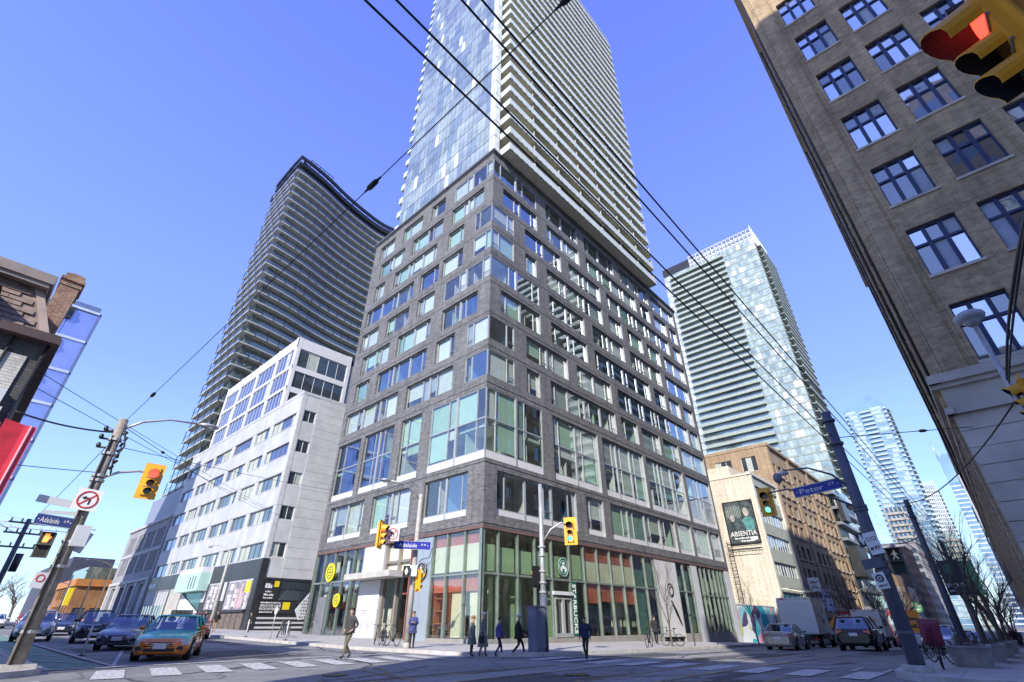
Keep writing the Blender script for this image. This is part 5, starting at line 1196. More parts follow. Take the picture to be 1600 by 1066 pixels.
def signplate(name, label, cat, c, d, wd, h, m, tilt=0., th=.02, group=None):
    t = thing(name, label, cat, c, 0, group); n, r, u = frame(d); r, u = r * cos(tilt) + u * sin(tilt), u * cos(tilt) - r * sin(tilt)
    p = MB(); P = lambda a, b, e: r * a + u * b + n * e
    p.hexa([P(-wd / 2, -h / 2, -th), P(wd / 2, -h / 2, -th), P(wd / 2, -h / 2, 0), P(-wd / 2, -h / 2, 0), P(-wd / 2, h / 2, -th), P(wd / 2, h / 2, -th), P(wd / 2, h / 2, 0), P(-wd / 2, h / 2, 0)])
    p.build('plate', m, t); return t, P, r, u, n
M_SBL = mat('street_sign_blue', (.02, .03, .32), .35, var=.04); M_SRED = mat('sign_red', (.55, .02, .03), .4, var=.03); M_SWH = mat('sign_face_white', (.8, .8, .78), .4, var=.03)
def street_sign(label, c, d, wd, h, s, sub, tilt=0., m=None):
    t, P, r, u, n = signplate('street_sign', label, 'street sign', c, d, wd, h, m or M_SBL, tilt)
    p = MB(); text(p, s, P(-.12 * wd, 0, .004), r, u, h * .5, width=wd * .5, depth=.006); text(p, sub, P(.31 * wd, h * .1, .004), r, u, h * .26, width=wd * .14, depth=.006)
    for a in (-.42, .43): p.tube(P(a * wd, 0, .002), P(a * wd, 0, .008), h * .06, n=8)
    p.build('lettering', M_SWH, t)
    p = MB()
    for b in (-h / 2, h / 2): p.hexa([P(-wd / 2, b - .012, -.02), P(wd / 2, b - .012, -.02), P(wd / 2, b - .012, .006), P(-wd / 2, b - .012, .006), P(-wd / 2, b + .012, -.02), P(wd / 2, b + .012, -.02), P(wd / 2, b + .012, .006), P(-wd / 2, b + .012, .006)])
    p.build('border', M_ALU, t); return t
def ban_sign(label, c, d, s, tilt=0., rnd=False):
    t, P, r, u, n = signplate('no_left_turn_sign', label, 'road sign', c, d, s, s, M_SWH, tilt)
    p = MB(); p.ring(P(0, 0, .004), n, s * .38, s * .035, 28, 4); a, b = Vector(P(-.26 * s, -.27 * s, .006)), Vector(P(.26 * s, .27 * s, .006)); e = (r - u).normalized() * s * .03
    p.prism([a - e, a + e, b + e, b - e], n * .006); p.build('prohibition_ring', M_SRED, t)
    p = MB()
    p.prism([P(.06 * s, -.22 * s, .003), P(.13 * s, -.22 * s, .003), P(.13 * s, .02 * s, .003), P(.06 * s, .1 * s, .003), P(-.1 * s, .1 * s, .003), P(-.1 * s, .03 * s, .003), P(.03 * s, .03 * s, .003), P(.06 * s, 0, .003)], n * .005)
    p.prism([P(-.25 * s, .065 * s, .003), P(-.1 * s, -.03 * s, .003), P(-.1 * s, .16 * s, .003)], n * .005); p.build('turn_arrow', M_SGK, t); return t
def pole(name, label, cat, base, h, r0, r1, m, n=12, taper_base=None, group=None):
    t = thing(name, label, cat, (base[0], base[1], gz(*base[:2]) + (.15 if len(base) < 3 else base[2])), 0, group)
    p = MB(); p.tube((0, 0, -.1), (0, 0, h), r0, r1, n=n); p.build('post', m, t); return t
def cobra(t, h, dx, dy, rise, m=None, r=.045, head=.55):
    """curved lamp arm with a flat lamp head"""
    p = MB(); L_ = hypot(dx, dy); p.path([(0, 0, h), (dx * .25, dy * .25, h + rise * .6), (dx * .6, dy * .6, h + rise * .95), (dx, dy, h + rise)], [r, r, r * .85, r * .75], 7); a = p.build('lamp_arm', m or M_GALV, t)
    p = MB(); ex, ey = dx / L_, dy / L_
    p.sphere((dx + ex * head * .5, dy + ey * head * .5, h + rise - .02), head * .5 * abs(ex) + .15 * abs(ey), head * .5 * abs(ey) + .15 * abs(ex), .1, 10, 6); p.build('lamp_head', M_GALV, t)
    p = MB(); p.sphere((dx + ex * head * .6, dy + ey * head * .6, h + rise - .09), .16, .16, .07, 10, 6); p.build('lamp_lens', M_OFFW, t)
def arm(t, h, dx, dy, rise, m=None, r=.05, bow=.3):
    p = MB(); p.path([(0, 0, h), (dx * .35, dy * .35, h + rise * .6 + bow * .2), (dx * .75, dy * .75, h + rise + bow * .1), (dx, dy, h + rise)], [r, r * .9, r * .8, r * .7], 7); p.build('mast_arm', m or M_GALV, t)
def clamps(t, zs, r, m=None):
    for z in zs: p = MB(); p.tube((0, 0, z - .04), (0, 0, z + .04), r, n=12, sm=False); p.build('band_clamp', m or M_GALV, t)
# --- left utility pole
p1 = (2.3, 21.0)
t = pole('utility_pole', 'weathered wooden utility pole with lamp arm at the left kerb', 'pole', p1, 7.35, .19, .14, M_POLEW, 14)
cobra(t, 6.95, 2.2, -.4, .75, head=.7); arm(t, 5.25, 1.35, -.15, .42); clamps(t, (.9, 2.6, 3.3, 5.2, 5.35, 6.1, 6.6), .2)
p = MB(); p.box(-.3, -.3, -.12, .45, .5, .12); p.build('concrete_footing', M_CONCP, t)
for z, a in ((6.9, .28), (6.6, .3), (6.3, .28)):
    p = MB(); p.tube((0, 0, z), (a * -1.2, .1, z), .035, n=6); p.sphere((a * -1.3, .1, z + .06), .07, .07, .1, 8, 6); p.build('insulator', M_DKMET, t)
p = MB()
for i in range(7): p.tube((.16 + .04 * (i % 3), -.12, 5.6 + i * .2), (.22 + .05 * (i % 2), -.2, 5.7 + i * .2), .05, n=6)
p.path([(.12, -.15, 7), (.3, -.2, 6.4), (.16, -.2, 5.9), (.25, -.22, 5.4)], .03, 5); p.build('cable_bundle', M_WIRE, t)
p = MB(); p.path([(-.12, -.15, 6.7), (-.12, -.19, 4), (-.13, -.2, .1)], .03, 5); p.build('conduit', M_DKMET, t)
p = MB(); p.box(-.02, -.45, 3.15, .35, -.17, 3.75); p.build('junction_box', M_OFFW, t)
signal('yellow signal head showing red on the left wooden pole', (3.72, 20.8, 5.56), (-.15, -1), 0, .92)
ban_sign('square no left turn sign fixed on the left wooden pole', (2.25, 20.72, 4.68), (-.1, -1), .66, -.06)
street_sign('blue Adelaide street sign on the left wooden pole', (1.72, 20.9, 3.98), (-.05, -1), .92, .3, 'Adelaide', 'St W', -.06, mat('navy_sign', (.03, .05, .2), .35))
signplate('blank_sign', 'grey back of a long sign above the left Adelaide sign', 'sign', (1.55, 20.95, 4.55), (0, -1), .95, .22, M_OFFW, -.08)[0]
signplate('plate_sign', 'pale tilted topper plate just over the left Adelaide sign', 'sign', (1.75, 20.95, 4.24), (0, -1), .8, .1, M_OFFW, .05)
def pedsig(label, c, d, hand, s=1.):
    t = thing('pedestrian_signal', label, 'pedestrian signal', c, 0, 'pedestrian signal boxes'); n, r, u = frame(d); P = lambda a, b, z: n * (a * s) + r * (b * s) + u * (z * s)
    def bx(mb, a0, a1, b0, b1, z0, z1): mb.hexa([P(a0, b0, z0), P(a0, b1, z0), P(a1, b1, z0), P(a1, b0, z0), P(a0, b0, z1), P(a0, b1, z1), P(a1, b1, z1), P(a1, b0, z1)])
    for z in (.24, -.24): p = MB(); bx(p, -.2, .0, -.24, .24, z - .23, z + .23); p.build('box', mat('box_grey', (.12, .11, .1), .6), t)
    p = MB(); bx(p, .0, .004, -.2, .2, .05, .43); bx(p, .0, .004, -.2, .2, -.43, -.05); p.build('face', M_VISB, t)
    for z in (.46, -.02, -.47): p = MB(); bx(p, 0, .16, -.24, .24, z - .01, z + .012); p.build('visor', M_VISB, t)
    p = MB(); f = lambda b, z: P(.006, b, z + .24)
    if hand:
        p.prism([f(-.1, -.15), f(.06, -.15), f(.1, -.02), f(.15, .06), f(.11, .08), f(.07, .02), f(.07, .13), f(-.08, .13), f(-.1, 0)], n * .006)
        for i in range(4): p.prism([f(-.08 + i * .04, .1), f(-.05 + i * .04, .1), f(-.05 + i * .04, .17), f(-.08 + i * .04, .17)], n * .008)
        p.build('hand_symbol', mat('hand_orange', (.9, .25, .05), .5, var=0, emit=1.6, ecol=(1, .2, .04)), t)
    else:
        p.tube(f(.02, .13), f(.02, .13) + n * .006, .035 * s, n=10)
        for q in ([(-.03, .09), (.05, .09), (.04, -.03), (-.03, -.03)], [(.04, .0), (.0, -.02), (-.1, -.16), (-.06, -.17)], [(.0, -.02), (.04, .0), (.11, -.15), (.07, -.17)], [(-.03, .08), (-.02, .05), (-.1, -.01), (-.11, .02)], [(.05, .08), (.04, .05), (.11, -.0), (.12, .03)]): p.prism([f(*w_) for w_ in q], n * .006)
        p.build('walk_symbol', mat('walk_white', (.6, .56, .45), .5, var=0, emit=.1), t)
    return t
pedsig('pedestrian signal with orange hand on the left wooden pole', (1.72, 20.9, 3.3), (-.25, -1), True, .74)
signplate('box_sign', 'grey rounded box back on the right of the left wooden pole', 'sign', (2.62, 21.2, 3.5), (.3, -1), .34, .62, M_OFFW, -.25)
t, P, r, u, n = signplate('parking_sign', 'small white parking plate low on the left wooden pole', 'road sign', (1.98, 20.8, 2.35), (0, -1), .3, .42, M_OFFW, -.1)
p = MB(); p.ring(P(0, .05, .004), n, .09, .015, 18, 4); p.build('ring_mark', M_SRED, t)
# --- grey pole on the far kerb with Adelaide sign
p2 = (17.77, 23.9)
t = pole('signal_pole', 'pale concrete signal pole with lamp arm before the white entry wall', 'pole', p2, 7.8, .17, .11, M_CONCP)
cobra(t, 7.4, -1.9, .5, .95, head=.6); arm(t, 4.7, -2.3, -.05, .75); clamps(t, (4.9, 3.4, 3.0, 2.7), .17)
p = MB(); p.tube((0, 0, -.05), (0, 0, .25), .24, .2, n=12); p.build('base_collar', M_CONCP, t)
signal('yellow signal head showing red by the Adelaide sign pole', (15.35, 23.9, 5.42), (.75, -1), 0, 1.1)
ban_sign('round-ringed no left turn plate beside the red signal of the far pole', (16.0, 23.75, 5.5), (-.5, -1), .72)
street_sign('blue Adelaide street sign crossing the far concrete pole', (17.25, 23.55, 5.02), (-.62, -.78), 2.0, .42, 'Adelaide', 'St W', -.02)
signal('yellow signal head seen from the side on the far concrete pole', (17.95, 23.6, 3.3), (1, -.25), 3, .85)
signplate('pole_notice', 'white notice plate on the far concrete pole', 'sign', (17.45, 23.6, 3.75), (-.6, -.8), .5, .55, M_SWH)
t, P, r, u, n = signplate('lane_sign', 'black diamond lane plate on the far concrete pole', 'road sign', (17.1, 23.65, 3.7), (-.6, -.8), .36, .55, M_SGK)
p = MB(); p.prism([P(0, .2, .003), P(.1, 0, .003), P(0, -.2, .003), P(-.1, 0, .003)], n * .004); p.build('diamond_mark', M_SWH, t)
# --- corner pole with green signal, blue cabinet
p3 = (19.85, 16.3)
t = pole('signal_pole', 'tall grey signal pole behind the blue cabinet at the far corner', 'pole', p3, 7.5, .15, .1, M_GALV)
arm(t, 4.55, .9, -1.0, .95, bow=.5); clamps(t, (4.4, 4.0, 3.3, 2.8, 2.4), .19)
p = MB(); p.tube((0, 0, -.1), (0, 0, 2.3), .19, .17, n=12); p.build('shaded_base', M_POLED, t)  # blue-grey sleeve paints the shade on the lower part of the pole
signal('ochre signal head showing green on the tall corner pole', (20.85, 15.2, 5.3), (-1, -.45), 2, 1.0)
signal('dark signal head seen from behind on the tall corner pole', (19.6, 16.5, 3.2), (.3, 1), 3, .72, hm=M_VISB)
CBt = thing('utility_cabinet', 'tall blue-grey utility cabinet at the foot of the corner pole', 'cabinet', (19.35, 16.35, .15)); p = MB(); p.box(-.3, -.26, 0, .3, .26, 1.75); p.build('cabinet_body', mat('cabinet_blue', (.2, .21, .28), .5, var=.1), CBt)
p = MB(); p.box(-.33, -.29, 1.75, .33, .29, 1.81); p.build('lid', M_POLED, CBt); p = MB(); p.box(-.28, -.3, .15, .28, -.262, 1.65); p.box(-.32, -.22, .15, -.302, .22, 1.65); p.build('door_panel', mat('cabinet_blue_door', (.22, .23, .3), .45), CBt)
# --- right kerb pole with Peter sign
p4 = (18.43, 2.4)
t = pole('signal_pole', 'dark blue-grey steel pole with Peter street sign arm at the right kerb', 'pole', p4, 7.3, .2, .14, M_POLED)
clamps(t, (.9, 2.4, 2.6, 4.1, 4.2, 6.2, 7.0), .2, M_POLED)
cobra(t, 4.7, .0, 1.75, .95, M_POLED, .035, .1); arm(t, 4.15, 0, 2.5, .85, M_POLED, .035)
p = MB(); p.sphere((0, 2.05, 5.44), .15, .15, .18, 12, 8); p.build('globe_lamp', mat('frosted_globe', (.25, .23, .28), .3), t)
p = MB(); p.tube((0, 0, -.12), (0, 0, .16), .36, n=16); p.build('kerb_collar', M_CONCP, t)
signal('ochre signal head showing green beside the Peter sign', (18.43, 5.0, 4.87), (-1, -.05), 2, .72)
street_sign('blue Peter street sign hanging over the road', (18.4, 3.36, 5.07), (-1, -.08), 1.42, .31, 'Peter', 'ST', .1)
pedsig('pedestrian signal with white walking figure on the dark right pole', (18.4, 1.98, 2.78), (-1, .1), False, .72)
t, P, r, u, n = signplate('lane_sign', 'black diamond lane plate beside the white cycle plate on the dark right pole', 'road sign', (18.25, 2.62, 3.4), (-1, 0), .22, .4, M_SGK, .15)
p = MB(); p.prism([P(0, .16, .003), P(.07, 0, .003), P(0, -.16, .003), P(-.07, 0, .003)], n * .004); p.build('diamond_mark', M_SWH, t)
t, P, r, u, n = signplate('cycle_sign', 'white cycle lane plate on the dark right pole', 'road sign', (18.2, 2.36, 3.28), (-1, 0), .34, .6, M_SWH, .15)
p = MB()
for a in (-.07, .07): p.ring(P(a, .12, .004), n, .05, .008, 14, 4)
greek(p, P(0, -.12, .004), tuple(r), .24, .09); p.build('print', M_SGK, t)
signplate('direction_sign', 'blue-grey arrow plate below the cycle plate on the dark right pole', 'road sign', (18.2, 2.55, 2.75), (-1, 0), .5, .26, M_POLED, .12)
t, P, r, u, n = signplate('transit_sign', 'white plate with a ring emblem lower on the dark right pole', 'road sign', (18.2, 2.5, 2.3), (-1, 0), .3, .42, M_SWH, .12)
p = MB(); p.ring(P(0, .06, .004), n, .08, .02, 16, 4); p.tube(P(0, .06, .002), P(0, .06, .008), .03, n=10); greek(p, P(0, -.12, .004), tuple(r), .2, .06); p.build('print', M_SGK, t)
# --- further right kerb poles with banner
for i, (x, y, lab) in enumerate(((36.9, 2.45, 'dark steel street pole beyond the planters carrying a theatre banner'), (55, 2.5, 'distant dark steel street pole on the shaded pavement'))):
    t = pole('street_pole', lab, 'pole', (x, y), 7.4 + .15, .19, .13, M_POLED); clamps(t, (2.5, 4, 6.6, 7.2), .18, M_POLED)
    if i == 0: cobra(t, 5.6, 0, 1.4, -.35, M_POLED, .03, .12)
BN = thing('theatre_banner', 'dark theatre banner with a green head shape lettered WICKED', 'banner', (36.9, 2.45, 0)); k = KW(BN)
p = MB(); p.box(36.85, 1.35, 2.55, 36.9, 2.25, 4.2); k('cloth', p, mat('banner_black', (.03, .04, .06), .7, var=.3, scale=2))
p = MB(); F = Fac('x', 36.85, -1); p.prism([F.P(1.85 + .25 * cos(a * pi / 6), 3.75 + .3 * sin(a * pi / 6), .004) for a in range(12)], (-.01, 0, 0)); k('green_shape', p, mat('banner_green', (.03, .25, .17), .6))
p = MB(); text(p, 'WICKED', F.P(1.8, 3.0, .005), (0, -1, 0), (0, 0, 1), .2, width=.8, bold=.02); greek(p, F.P(1.8, 2.75, .005), (0, -1, 0), .7, .06); k('lettering', p, M_SWH)
p = MB(); p.tube((36.9, 2.45, 4.2), (36.87, 1.3, 4.2), .02, n=5); p.tube((36.9, 2.45, 2.55), (36.87, 1.3, 2.55), .02, n=5); k('bracket', p, M_POLED)
# --- near signal and lamp at the right edge
MP = pole('mast_pole', 'grey mast pole out of frame carrying the near signal head', 'pole', (2.7, -3.3), 6.4, .16, .12, M_GALV); arm(MP, 5.3, 1.9, 1.4, .9, bow=.3)
signal('large near signal head glowing red in the upper right corner', (4.6, -1.75, 5.72), (.08, 1), 0, 1.2)
p = thing('sign_box', 'pale grey sign box edge hanging beside the near signal', 'sign', (4.95, -2.05, 6.1)); q = MB(); q.box(-.03, -.45, -.5, .03, .35, .6); q.build('box', M_OFFW, p); q = MB(); q.box(-.06, -.5, -.56, .06, .4, -.5); q.box(-.06, -.5, .6, .06, .4, .66); q.build('rim', M_DKMET, p)
LP = pole('lamp_post', 'slim grey post with a round bowl lamp before the brown warehouse', 'street lamp', (17.9, -2.06), 8.7, .1, .055, M_GALV)
p = MB(); p.tube((0, 0, 8.65), (0, 0, 8.95), .1, .36, n=16); p.sphere((0, 0, 8.95), .37, .37, .2, 16, 8); p.build('lamp_bowl', mat('lamp_bowl_grey', (.42, .43, .47), .4), LP)
signal('orange signal head cut by the right edge below the bowl lamp', (17.75, -2.25, 6.35), (0, 1), 3, 1.0)
# --- street lamps on the left street
for x, y, h, rx, ry, lab, m in ((18.3, 54.5, 6.9, -.6, 4, 'pale lamp post in front of the white office block', M_CONCP), (17.8, 103, 8, -3.2, 0, 'yellowish lamp post far up the left street', mat('tan_post', (.55, .42, .25), .6)), (18.2, 118, 7.4, -.8, 1, 'tan post near the far stone base', bpy.data.materials['tan_post'] if 'tan_post' in bpy.data.materials else M_CONCP)):
    t = pole('street_lamp', lab, 'street lamp', (x, y), h, .16, .1, m); cobra(t, h - .2, rx, ry, .9, m, .05)
t = pole('utility_pole', 'leaning dark pole with crossarms behind the left wooden pole', 'pole', (2.4, 44), 6.6, .17, .12, M_POLED)
for z in (6.3, 5.7, 4.9): p = MB(); p.box(-.9, -.06, z, .9, .06, z + .1); [p.tube((a, 0, z + .1), (a, 0, z + .3), .05, n=6) for a in (-.8, -.3, .3, .8)]; p.build('crossarm', M_POLEW, t)
p = MB(); p.tube((.35, 0, 3.6), (.35, 0, 4.6), .2, n=10); p.build('transformer', M_DKMET, t)
t = pole('signal_pole', 'thin far signal pole near the end of the left street', 'pole', (14.6, 112, 0), 7, .12, .09, M_GALV); arm(t, 5.6, -3, 0, .4)
signal('small yellow signal head far up the left street', (11.7, 112, 7.1), (0, -1), 3, 1.1)
for i, (x, y, lab) in enumerate(((17.6, 44.2, 'thin white bollard nearest the taxi'), (17.4, 37, 'thin pale bollard beside the sandwich board kerb'), (5.4, 30.5, 'white flexible lane post in the green cycle lane'), (6.8, 58, 'white lane post far up the cycle lane'))):
    t = thing('bollard', lab, 'bollard', (x, y, gz(x, y) + (.15 if x > 17 else 0)), 0, 'thin kerb and lane posts'); p = MB(); p.tube((0, 0, 0), (0, 0, 1.15), .045, n=8); p.build('post', M_OFFW, t); p = MB(); p.tube((0, 0, 0), (0, 0, .05), .14, n=10); p.build('foot', M_BLK, t)
for x, y, lab in ((17.9, 40.5, 'round-headed post sign by the sandwich board'), (39, 16.2, 'thin parking post at the mural kerb'), (35.5, 16.3, 'thin ticket post by the right end of the dark podium')):
    t = pole('post_sign', lab, 'sign', (x, y), 2.1 if y > 30 else 1.6, .03, .03, M_GALV if y > 30 else M_DKMET, 6); p = MB(); p.tube((-.02, 0, 1.75), (.02, 0, 1.75), .25 if y > 30 else .1, n=16); p.build('disc', M_OFFW if y > 30 else M_DKMET, t)
t = thing('sandwich_board', 'black sandwich board with a round green emblem on the pavement', 'sign board', (19.5, 42.2, gz(19.5, 42.2) + .15), radians(60))
for sgn in (-1, 1):
    p = MB(); p.hexa([(-.4, .35 * sgn, 0), (.4, .35 * sgn, 0), (.4, .31 * sgn, 0), (-.4, .31 * sgn, 0), (-.4, .04 * sgn, 1.2), (.4, .04 * sgn, 1.2), (.4, .0, 1.2), (-.4, .0, 1.2)]); p.build('board', M_BLK, t)
p = MB(); p.hexa([(-.34, .355, .1), (.34, .355, .1), (.34, .33, .1), (-.34, .33, .1), (-.34, .1, 1.1), (.34, .1, 1.1), (.34, .08, 1.1), (-.34, .08, 1.1)]); p.build('printed_sheet', mat('sage_print', (.4, .45, .33), .7, var=.4, scale=5), t)
# --- overhead cables
def cable(label, a, b, sag, r=.014, ins=None, group='overhead cables', name='overhead_cable'):
    a, b = Vector(a), Vector(b); t = thing(name, label, 'cable', a, 0, group); n = 16; p = MB()
    pts = [(b - a) * (i / n) - Vector((0, 0, sag * 4 * (i / n) * (1 - i / n))) for i in range(n + 1)]; p.path(pts, r, 5); p.build('wire', M_WIRE, t)
    for f in ins or ():
        c = (b - a) * f - Vector((0, 0, sag * 4 * f * (1 - f))); d = (b - a).normalized() * .16; p = MB(); p.path([c - d * 1.6, c - d, c - d * .6, c + d * .6, c + d, c + d * 1.6], [.016, .025, .055, .055, .025, .016], 8); p.build('insulator', M_VISB, t)
for y, z, lab in ((2.55, 6.5, 'lowest of the four long overhead cables running to the right pole'), (2.44, 6.75, 'second lowest long overhead cable running to the right pole'), (2.08, 7.1, 'second highest long overhead cable running to the right pole'), (1.98, 7.28, 'highest long overhead cable running to the right pole')):
    cable(lab, (-14, y, z), (70, y, z - .1), .12, .0135, group=None)
cable('span wire with black insulators from the left wooden pole over the crossing', (2.34, 20.9, 7.42), (2.95, -3.0, 8.9), .0, .009, (.62, .81, .12), None)
cable('span wire from the dark tower side into the left pole', (2.3, 21, 7.3), (25, 64, 13), .3, .012, (.1,), None)
for i, (a, b, lab) in enumerate((((-.4, 20.6, 6.9), (2.2, 21, 7.0), 'black service cable from the mansard house to the left pole'), ((-.5, 20.8, 8.4), (25, 66, 14), 'thin cable from the mansard house over the left street'), ((-.5, 20.8, 7.9), (25, 60, 12), 'second thin cable from the mansard house over the left street'), ((-6, 20.5, 5.2), (2.2, 21, 5.6), 'low thin cable past the red awning to the left pole'), ((-.3, 20.7, 4.3), (2.4, 44, 6), 'slack cable towards the leaning far pole'), ((2.3, 21.2, 6.9), (2.4, 44, 6.5), 'street cable between left pole and leaning far pole'), ((2.4, 21.2, 6.6), (25.1, 47, 13), 'span cable from left pole to the dark podium'))):
    cable(lab, a, b, .12, .012 if i else .03, group=None)
cable('span wire with insulator from right pole to warehouse base', (18.4, 2.4, 6.55), (23.4, -1.2, 7.4), .0, .014, (.62,), None)
cable('dark cable from lamp post signal to the street pole', (17.8, -1.9, 6.3), (36.9, 2.4, 7.3), .5, .022, None, None)
cable('twisted cable from near signal to the bowl lamp post', (4.6, -1.75, 5.0), (17.8, -2.06, 7.0), -.25, .028, None, None)
cable('second twisted cable from near signal to the bowl lamp post', (4.55, -1.72, 5.0), (17.8, -2.06, 6.9), -.15, .022, None, None)
# ------------------------------------------------------------------ vehicles
M_TYRE = mat('tyre_rubber', (.015, .015, .016), .85, var=0); M_RIM = mat('alloy_rim', (.5, .5, .52), .3, .8, var=0); M_CGL = glass('car_glass', (.66, .74, .76), .14, rcol=(.85, .93, 1), wav=0); M_CIN = mat('car_interior', (.035, .035, .04), .8)
M_HL = mat('headlight_glass', (.6, .62, .66), .1, var=0, coat=1); M_TL = mat('tail_light', (.5, .01, .02), .2, var=0, coat=1); M_TRIM = mat('black_plastic', (.02, .02, .022), .5, var=0); M_PLATE = mat('number_plate', (.75, .75, .78), .4, var=.05); M_CHR = mat('chrome', (.6, .6, .62), .15, 1, var=0)
M_HL2 = mat('driver_skin', (.35, .22, .16), .7)
def paint(name, c, met=.2): return mat(name, c, .28, met, var=.03, coat=.5)
SED = dict(L=4.7, W=.91, st=[(2.42, .4, .32, .46, .52), (2.37, .64, .24, .57, .63), (2.24, .78, .2, .63, .7), (2.0, .87, .18, .7, .78), (1.5, .9, .18, .76, .86), (.95, .91, .18, .84, .95), (.2, .91, .18, .88, .95), (-.9, .91, .18, .9, .95), (-1.6, .89, .18, .93, 1.0), (-2.1, .85, .2, .93, 1.03), (-2.3, .78, .26, .88, .98), (-2.37, .66, .36, .7, .75)], cab=(1.05, .32, -.95, -1.75, .92, 1.46), wx=(1.42, -1.38), wr=.33)
SUV = dict(L=4.7, W=.94, st=[(2.36, .45, .4, .56, .62), (2.31, .68, .32, .74, .8), (2.2, .82, .28, .81, .88), (2.0, .9, .24, .86, .94), (1.5, .93, .24, .94, 1.02), (1.0, .94, .24, 1.0, 1.08), (0, .94, .24, 1.04, 1.08), (-1.2, .94, .24, 1.06, 1.1), (-2.0, .92, .26, 1.06, 1.1), (-2.28, .84, .32, 1.0, 1.05), (-2.34, .72, .42, .8, .85)], cab=(1.0, .4, -1.85, -2.22, 1.05, 1.7), wx=(1.4, -1.4), wr=.38)
def car(kind, label, x, y, hd, body, roofm=None, hoodm=None, s=1., cat='car', taxi=False, dz=0):
    K_ = kind; t = thing({'SUV': 'suv'}.get(cat, 'car') if cat == 'SUV' else 'car', label, cat, (x, y, gz(x, y) + dz), radians(hd), None); t.scale = (s, s, s)
    b = MB(); rings = []
    for sx, w_, zb, zs, zt in K_['st']:
        rg = [(-.88 * w_, zb), (.88 * w_, zb), (w_, zb + .16), (w_ * 1.005, (zb + zs) / 2 + .05), (w_ * .975, zs), (w_ * .84, zs + (zt - zs) * .8), (w_ * .45, zt), (-w_ * .45, zt), (-w_ * .84, zs + (zt - zs) * .8), (-w_ * .975, zs), (-w_ * 1.005, (zb + zs) / 2 + .05), (-w_, zb + .16)]
        rings.append(len(b.v)); b.v += [(sx, yy, zz) for yy, zz in rg]
    for r0, r1, st in zip(rings, rings[1:], K_['st']):
        for q in range(12):
            hood = hoodm is not None and st[0] > .9 and st[0] < 2.3 and q in (4, 5, 6, 7, 8)
            b.f.append((r0 + q, r0 + (q + 1) % 12, r1 + (q + 1) % 12, r1 + q)); b.mi.append(1 if hood else 0); b.sm.append(q not in (0, 1, 11))
    b.f.append(tuple(rings[0] + q for q in range(12))); b.mi.append(0); b.sm.append(False); b.f.append(tuple(rings[-1] + q for q in range(12))[::-1]); b.mi.append(0); b.sm.append(False)
    b.build('body', [body, hoodm or body], t)
    f0, f1, r1_, r0_, zb, zt = K_['cab']; W = K_['W']; wb, wt = W * .93, W * .72
    c = MB()
    pts = lambda xx, w_, z: ((xx, -w_, z), (xx, w_, z))
    A, B_, C_, D2 = pts(f0, wb, zb), pts(f1, wt, zt - .05), pts(r1_, wt, zt - .04), pts(r0_, wb, zb + .03)
    c.quad(A[0], A[1], B_[1], B_[0]); c.build('windscreen', M_CGL, t)
    c = MB(); c.quad(C_[0], C_[1], D2[1], D2[0]); c.build('rear_window', M_CGL, t)
    for q in (0, 1): c = MB(); c.quad(A[q], B_[q], C_[q], D2[q]); c.build('side_window', M_CGL, t)
    it = MB(); it.box(r0_ + .25, -wb + .06, zb - .12, f0 - .1, wb - .06, zb + .045)
    for sx in (f1 - .75, r1_ + .05):
        for q in (-.38, .38): it.hexa([(sx - .1, q - .24, zb), (sx + .06, q - .24, zb), (sx + .06, q + .24, zb), (sx - .1, q + .24, zb), (sx - .22, q - .2, zb + .3), (sx - .1, q - .2, zb + .3), (sx - .1, q + .2, zb + .3), (sx - .22, q + .2, zb + .3)]); it.sphere((sx - .2, q, zb + .4), .06, .12, .09, 8, 6)
    it.ring((f0 - .5, .38, zb + .1), (1, 0, .5), .17, .015, 16, 4); it.build('cabin', M_CIN, t)
    if kind is not None and x < 20:
        dv = MB(); sx = f1 - .68; dv.sphere((sx, .38, zb + .1), .14, .22, .2, 10, 7, 0); dv.sphere((sx + .04, .38, zb + .38), .09, .08, .11, 10, 7, 1); dv.build('driver_shape', [M_CIN, M_HL2], t)
    rf = MB(); rf.hexa([(f1 + .06, -wt, zt - .06), (f1 + .06, wt, zt - .06), (r1_ - .06, wt, zt - .05), (r1_ - .06, -wt, zt - .05), (f1 - .12, -wt * .86, zt), (f1 - .12, wt * .86, zt), (r1_ + .12, wt * .86, zt), (r1_ + .12, -wt * .86, zt)], sm=True)
    for q in (-1, 1):
        rf.tube((f0, q * wb, zb), (f1, q * wt, zt - .05), .035, n=5); rf.tube((r1_, q * wt, zt - .05), (r0_, q * wb, zb + .03), .06, n=5)
        xm = (f1 + r1_) / 2 - .05; rf.tube((xm + .05, q * wb * 1.0, zb + .02), (xm, q * wt * 1.01, zt - .05), .04, n=5)
    rf.build('roof', roofm or body, t)
    for wx in K_['wx']:
        for q in (-1, 1):
            wr = K_['wr']; a = MB(); a.tube((wx, q * (W - .1), wr + .02), (wx, q * (W + .006), wr + .02), wr + .07, n=22, sm=False); a.build('wheel_arch', M_TRIM, t)
            a = MB(); a.tube((wx, q * (W - .2), wr), (wx, q * (W + .02), wr), wr, n=22); wh = a.build('wheel', M_TYRE, t)
            a = MB(); a.tube((wx, q * (W + .0), wr), (wx, q * (W + .03), wr), wr * .62, n=16, sm=False)
            for k in range(5): an = k * 2 * pi / 5; a.tube((wx, q * (W + .035), wr), (wx + wr * .6 * cos(an), q * (W + .035), wr + wr * .6 * sin(an)), .03, n=4)
            a.build('rim', M_RIM, wh)
    fx, rx = K_['st'][1][0], K_['st'][-2][0]; zs = K_['st'][1][3]; zr = K_['st'][-3][3]; wf = K_['st'][2][1]
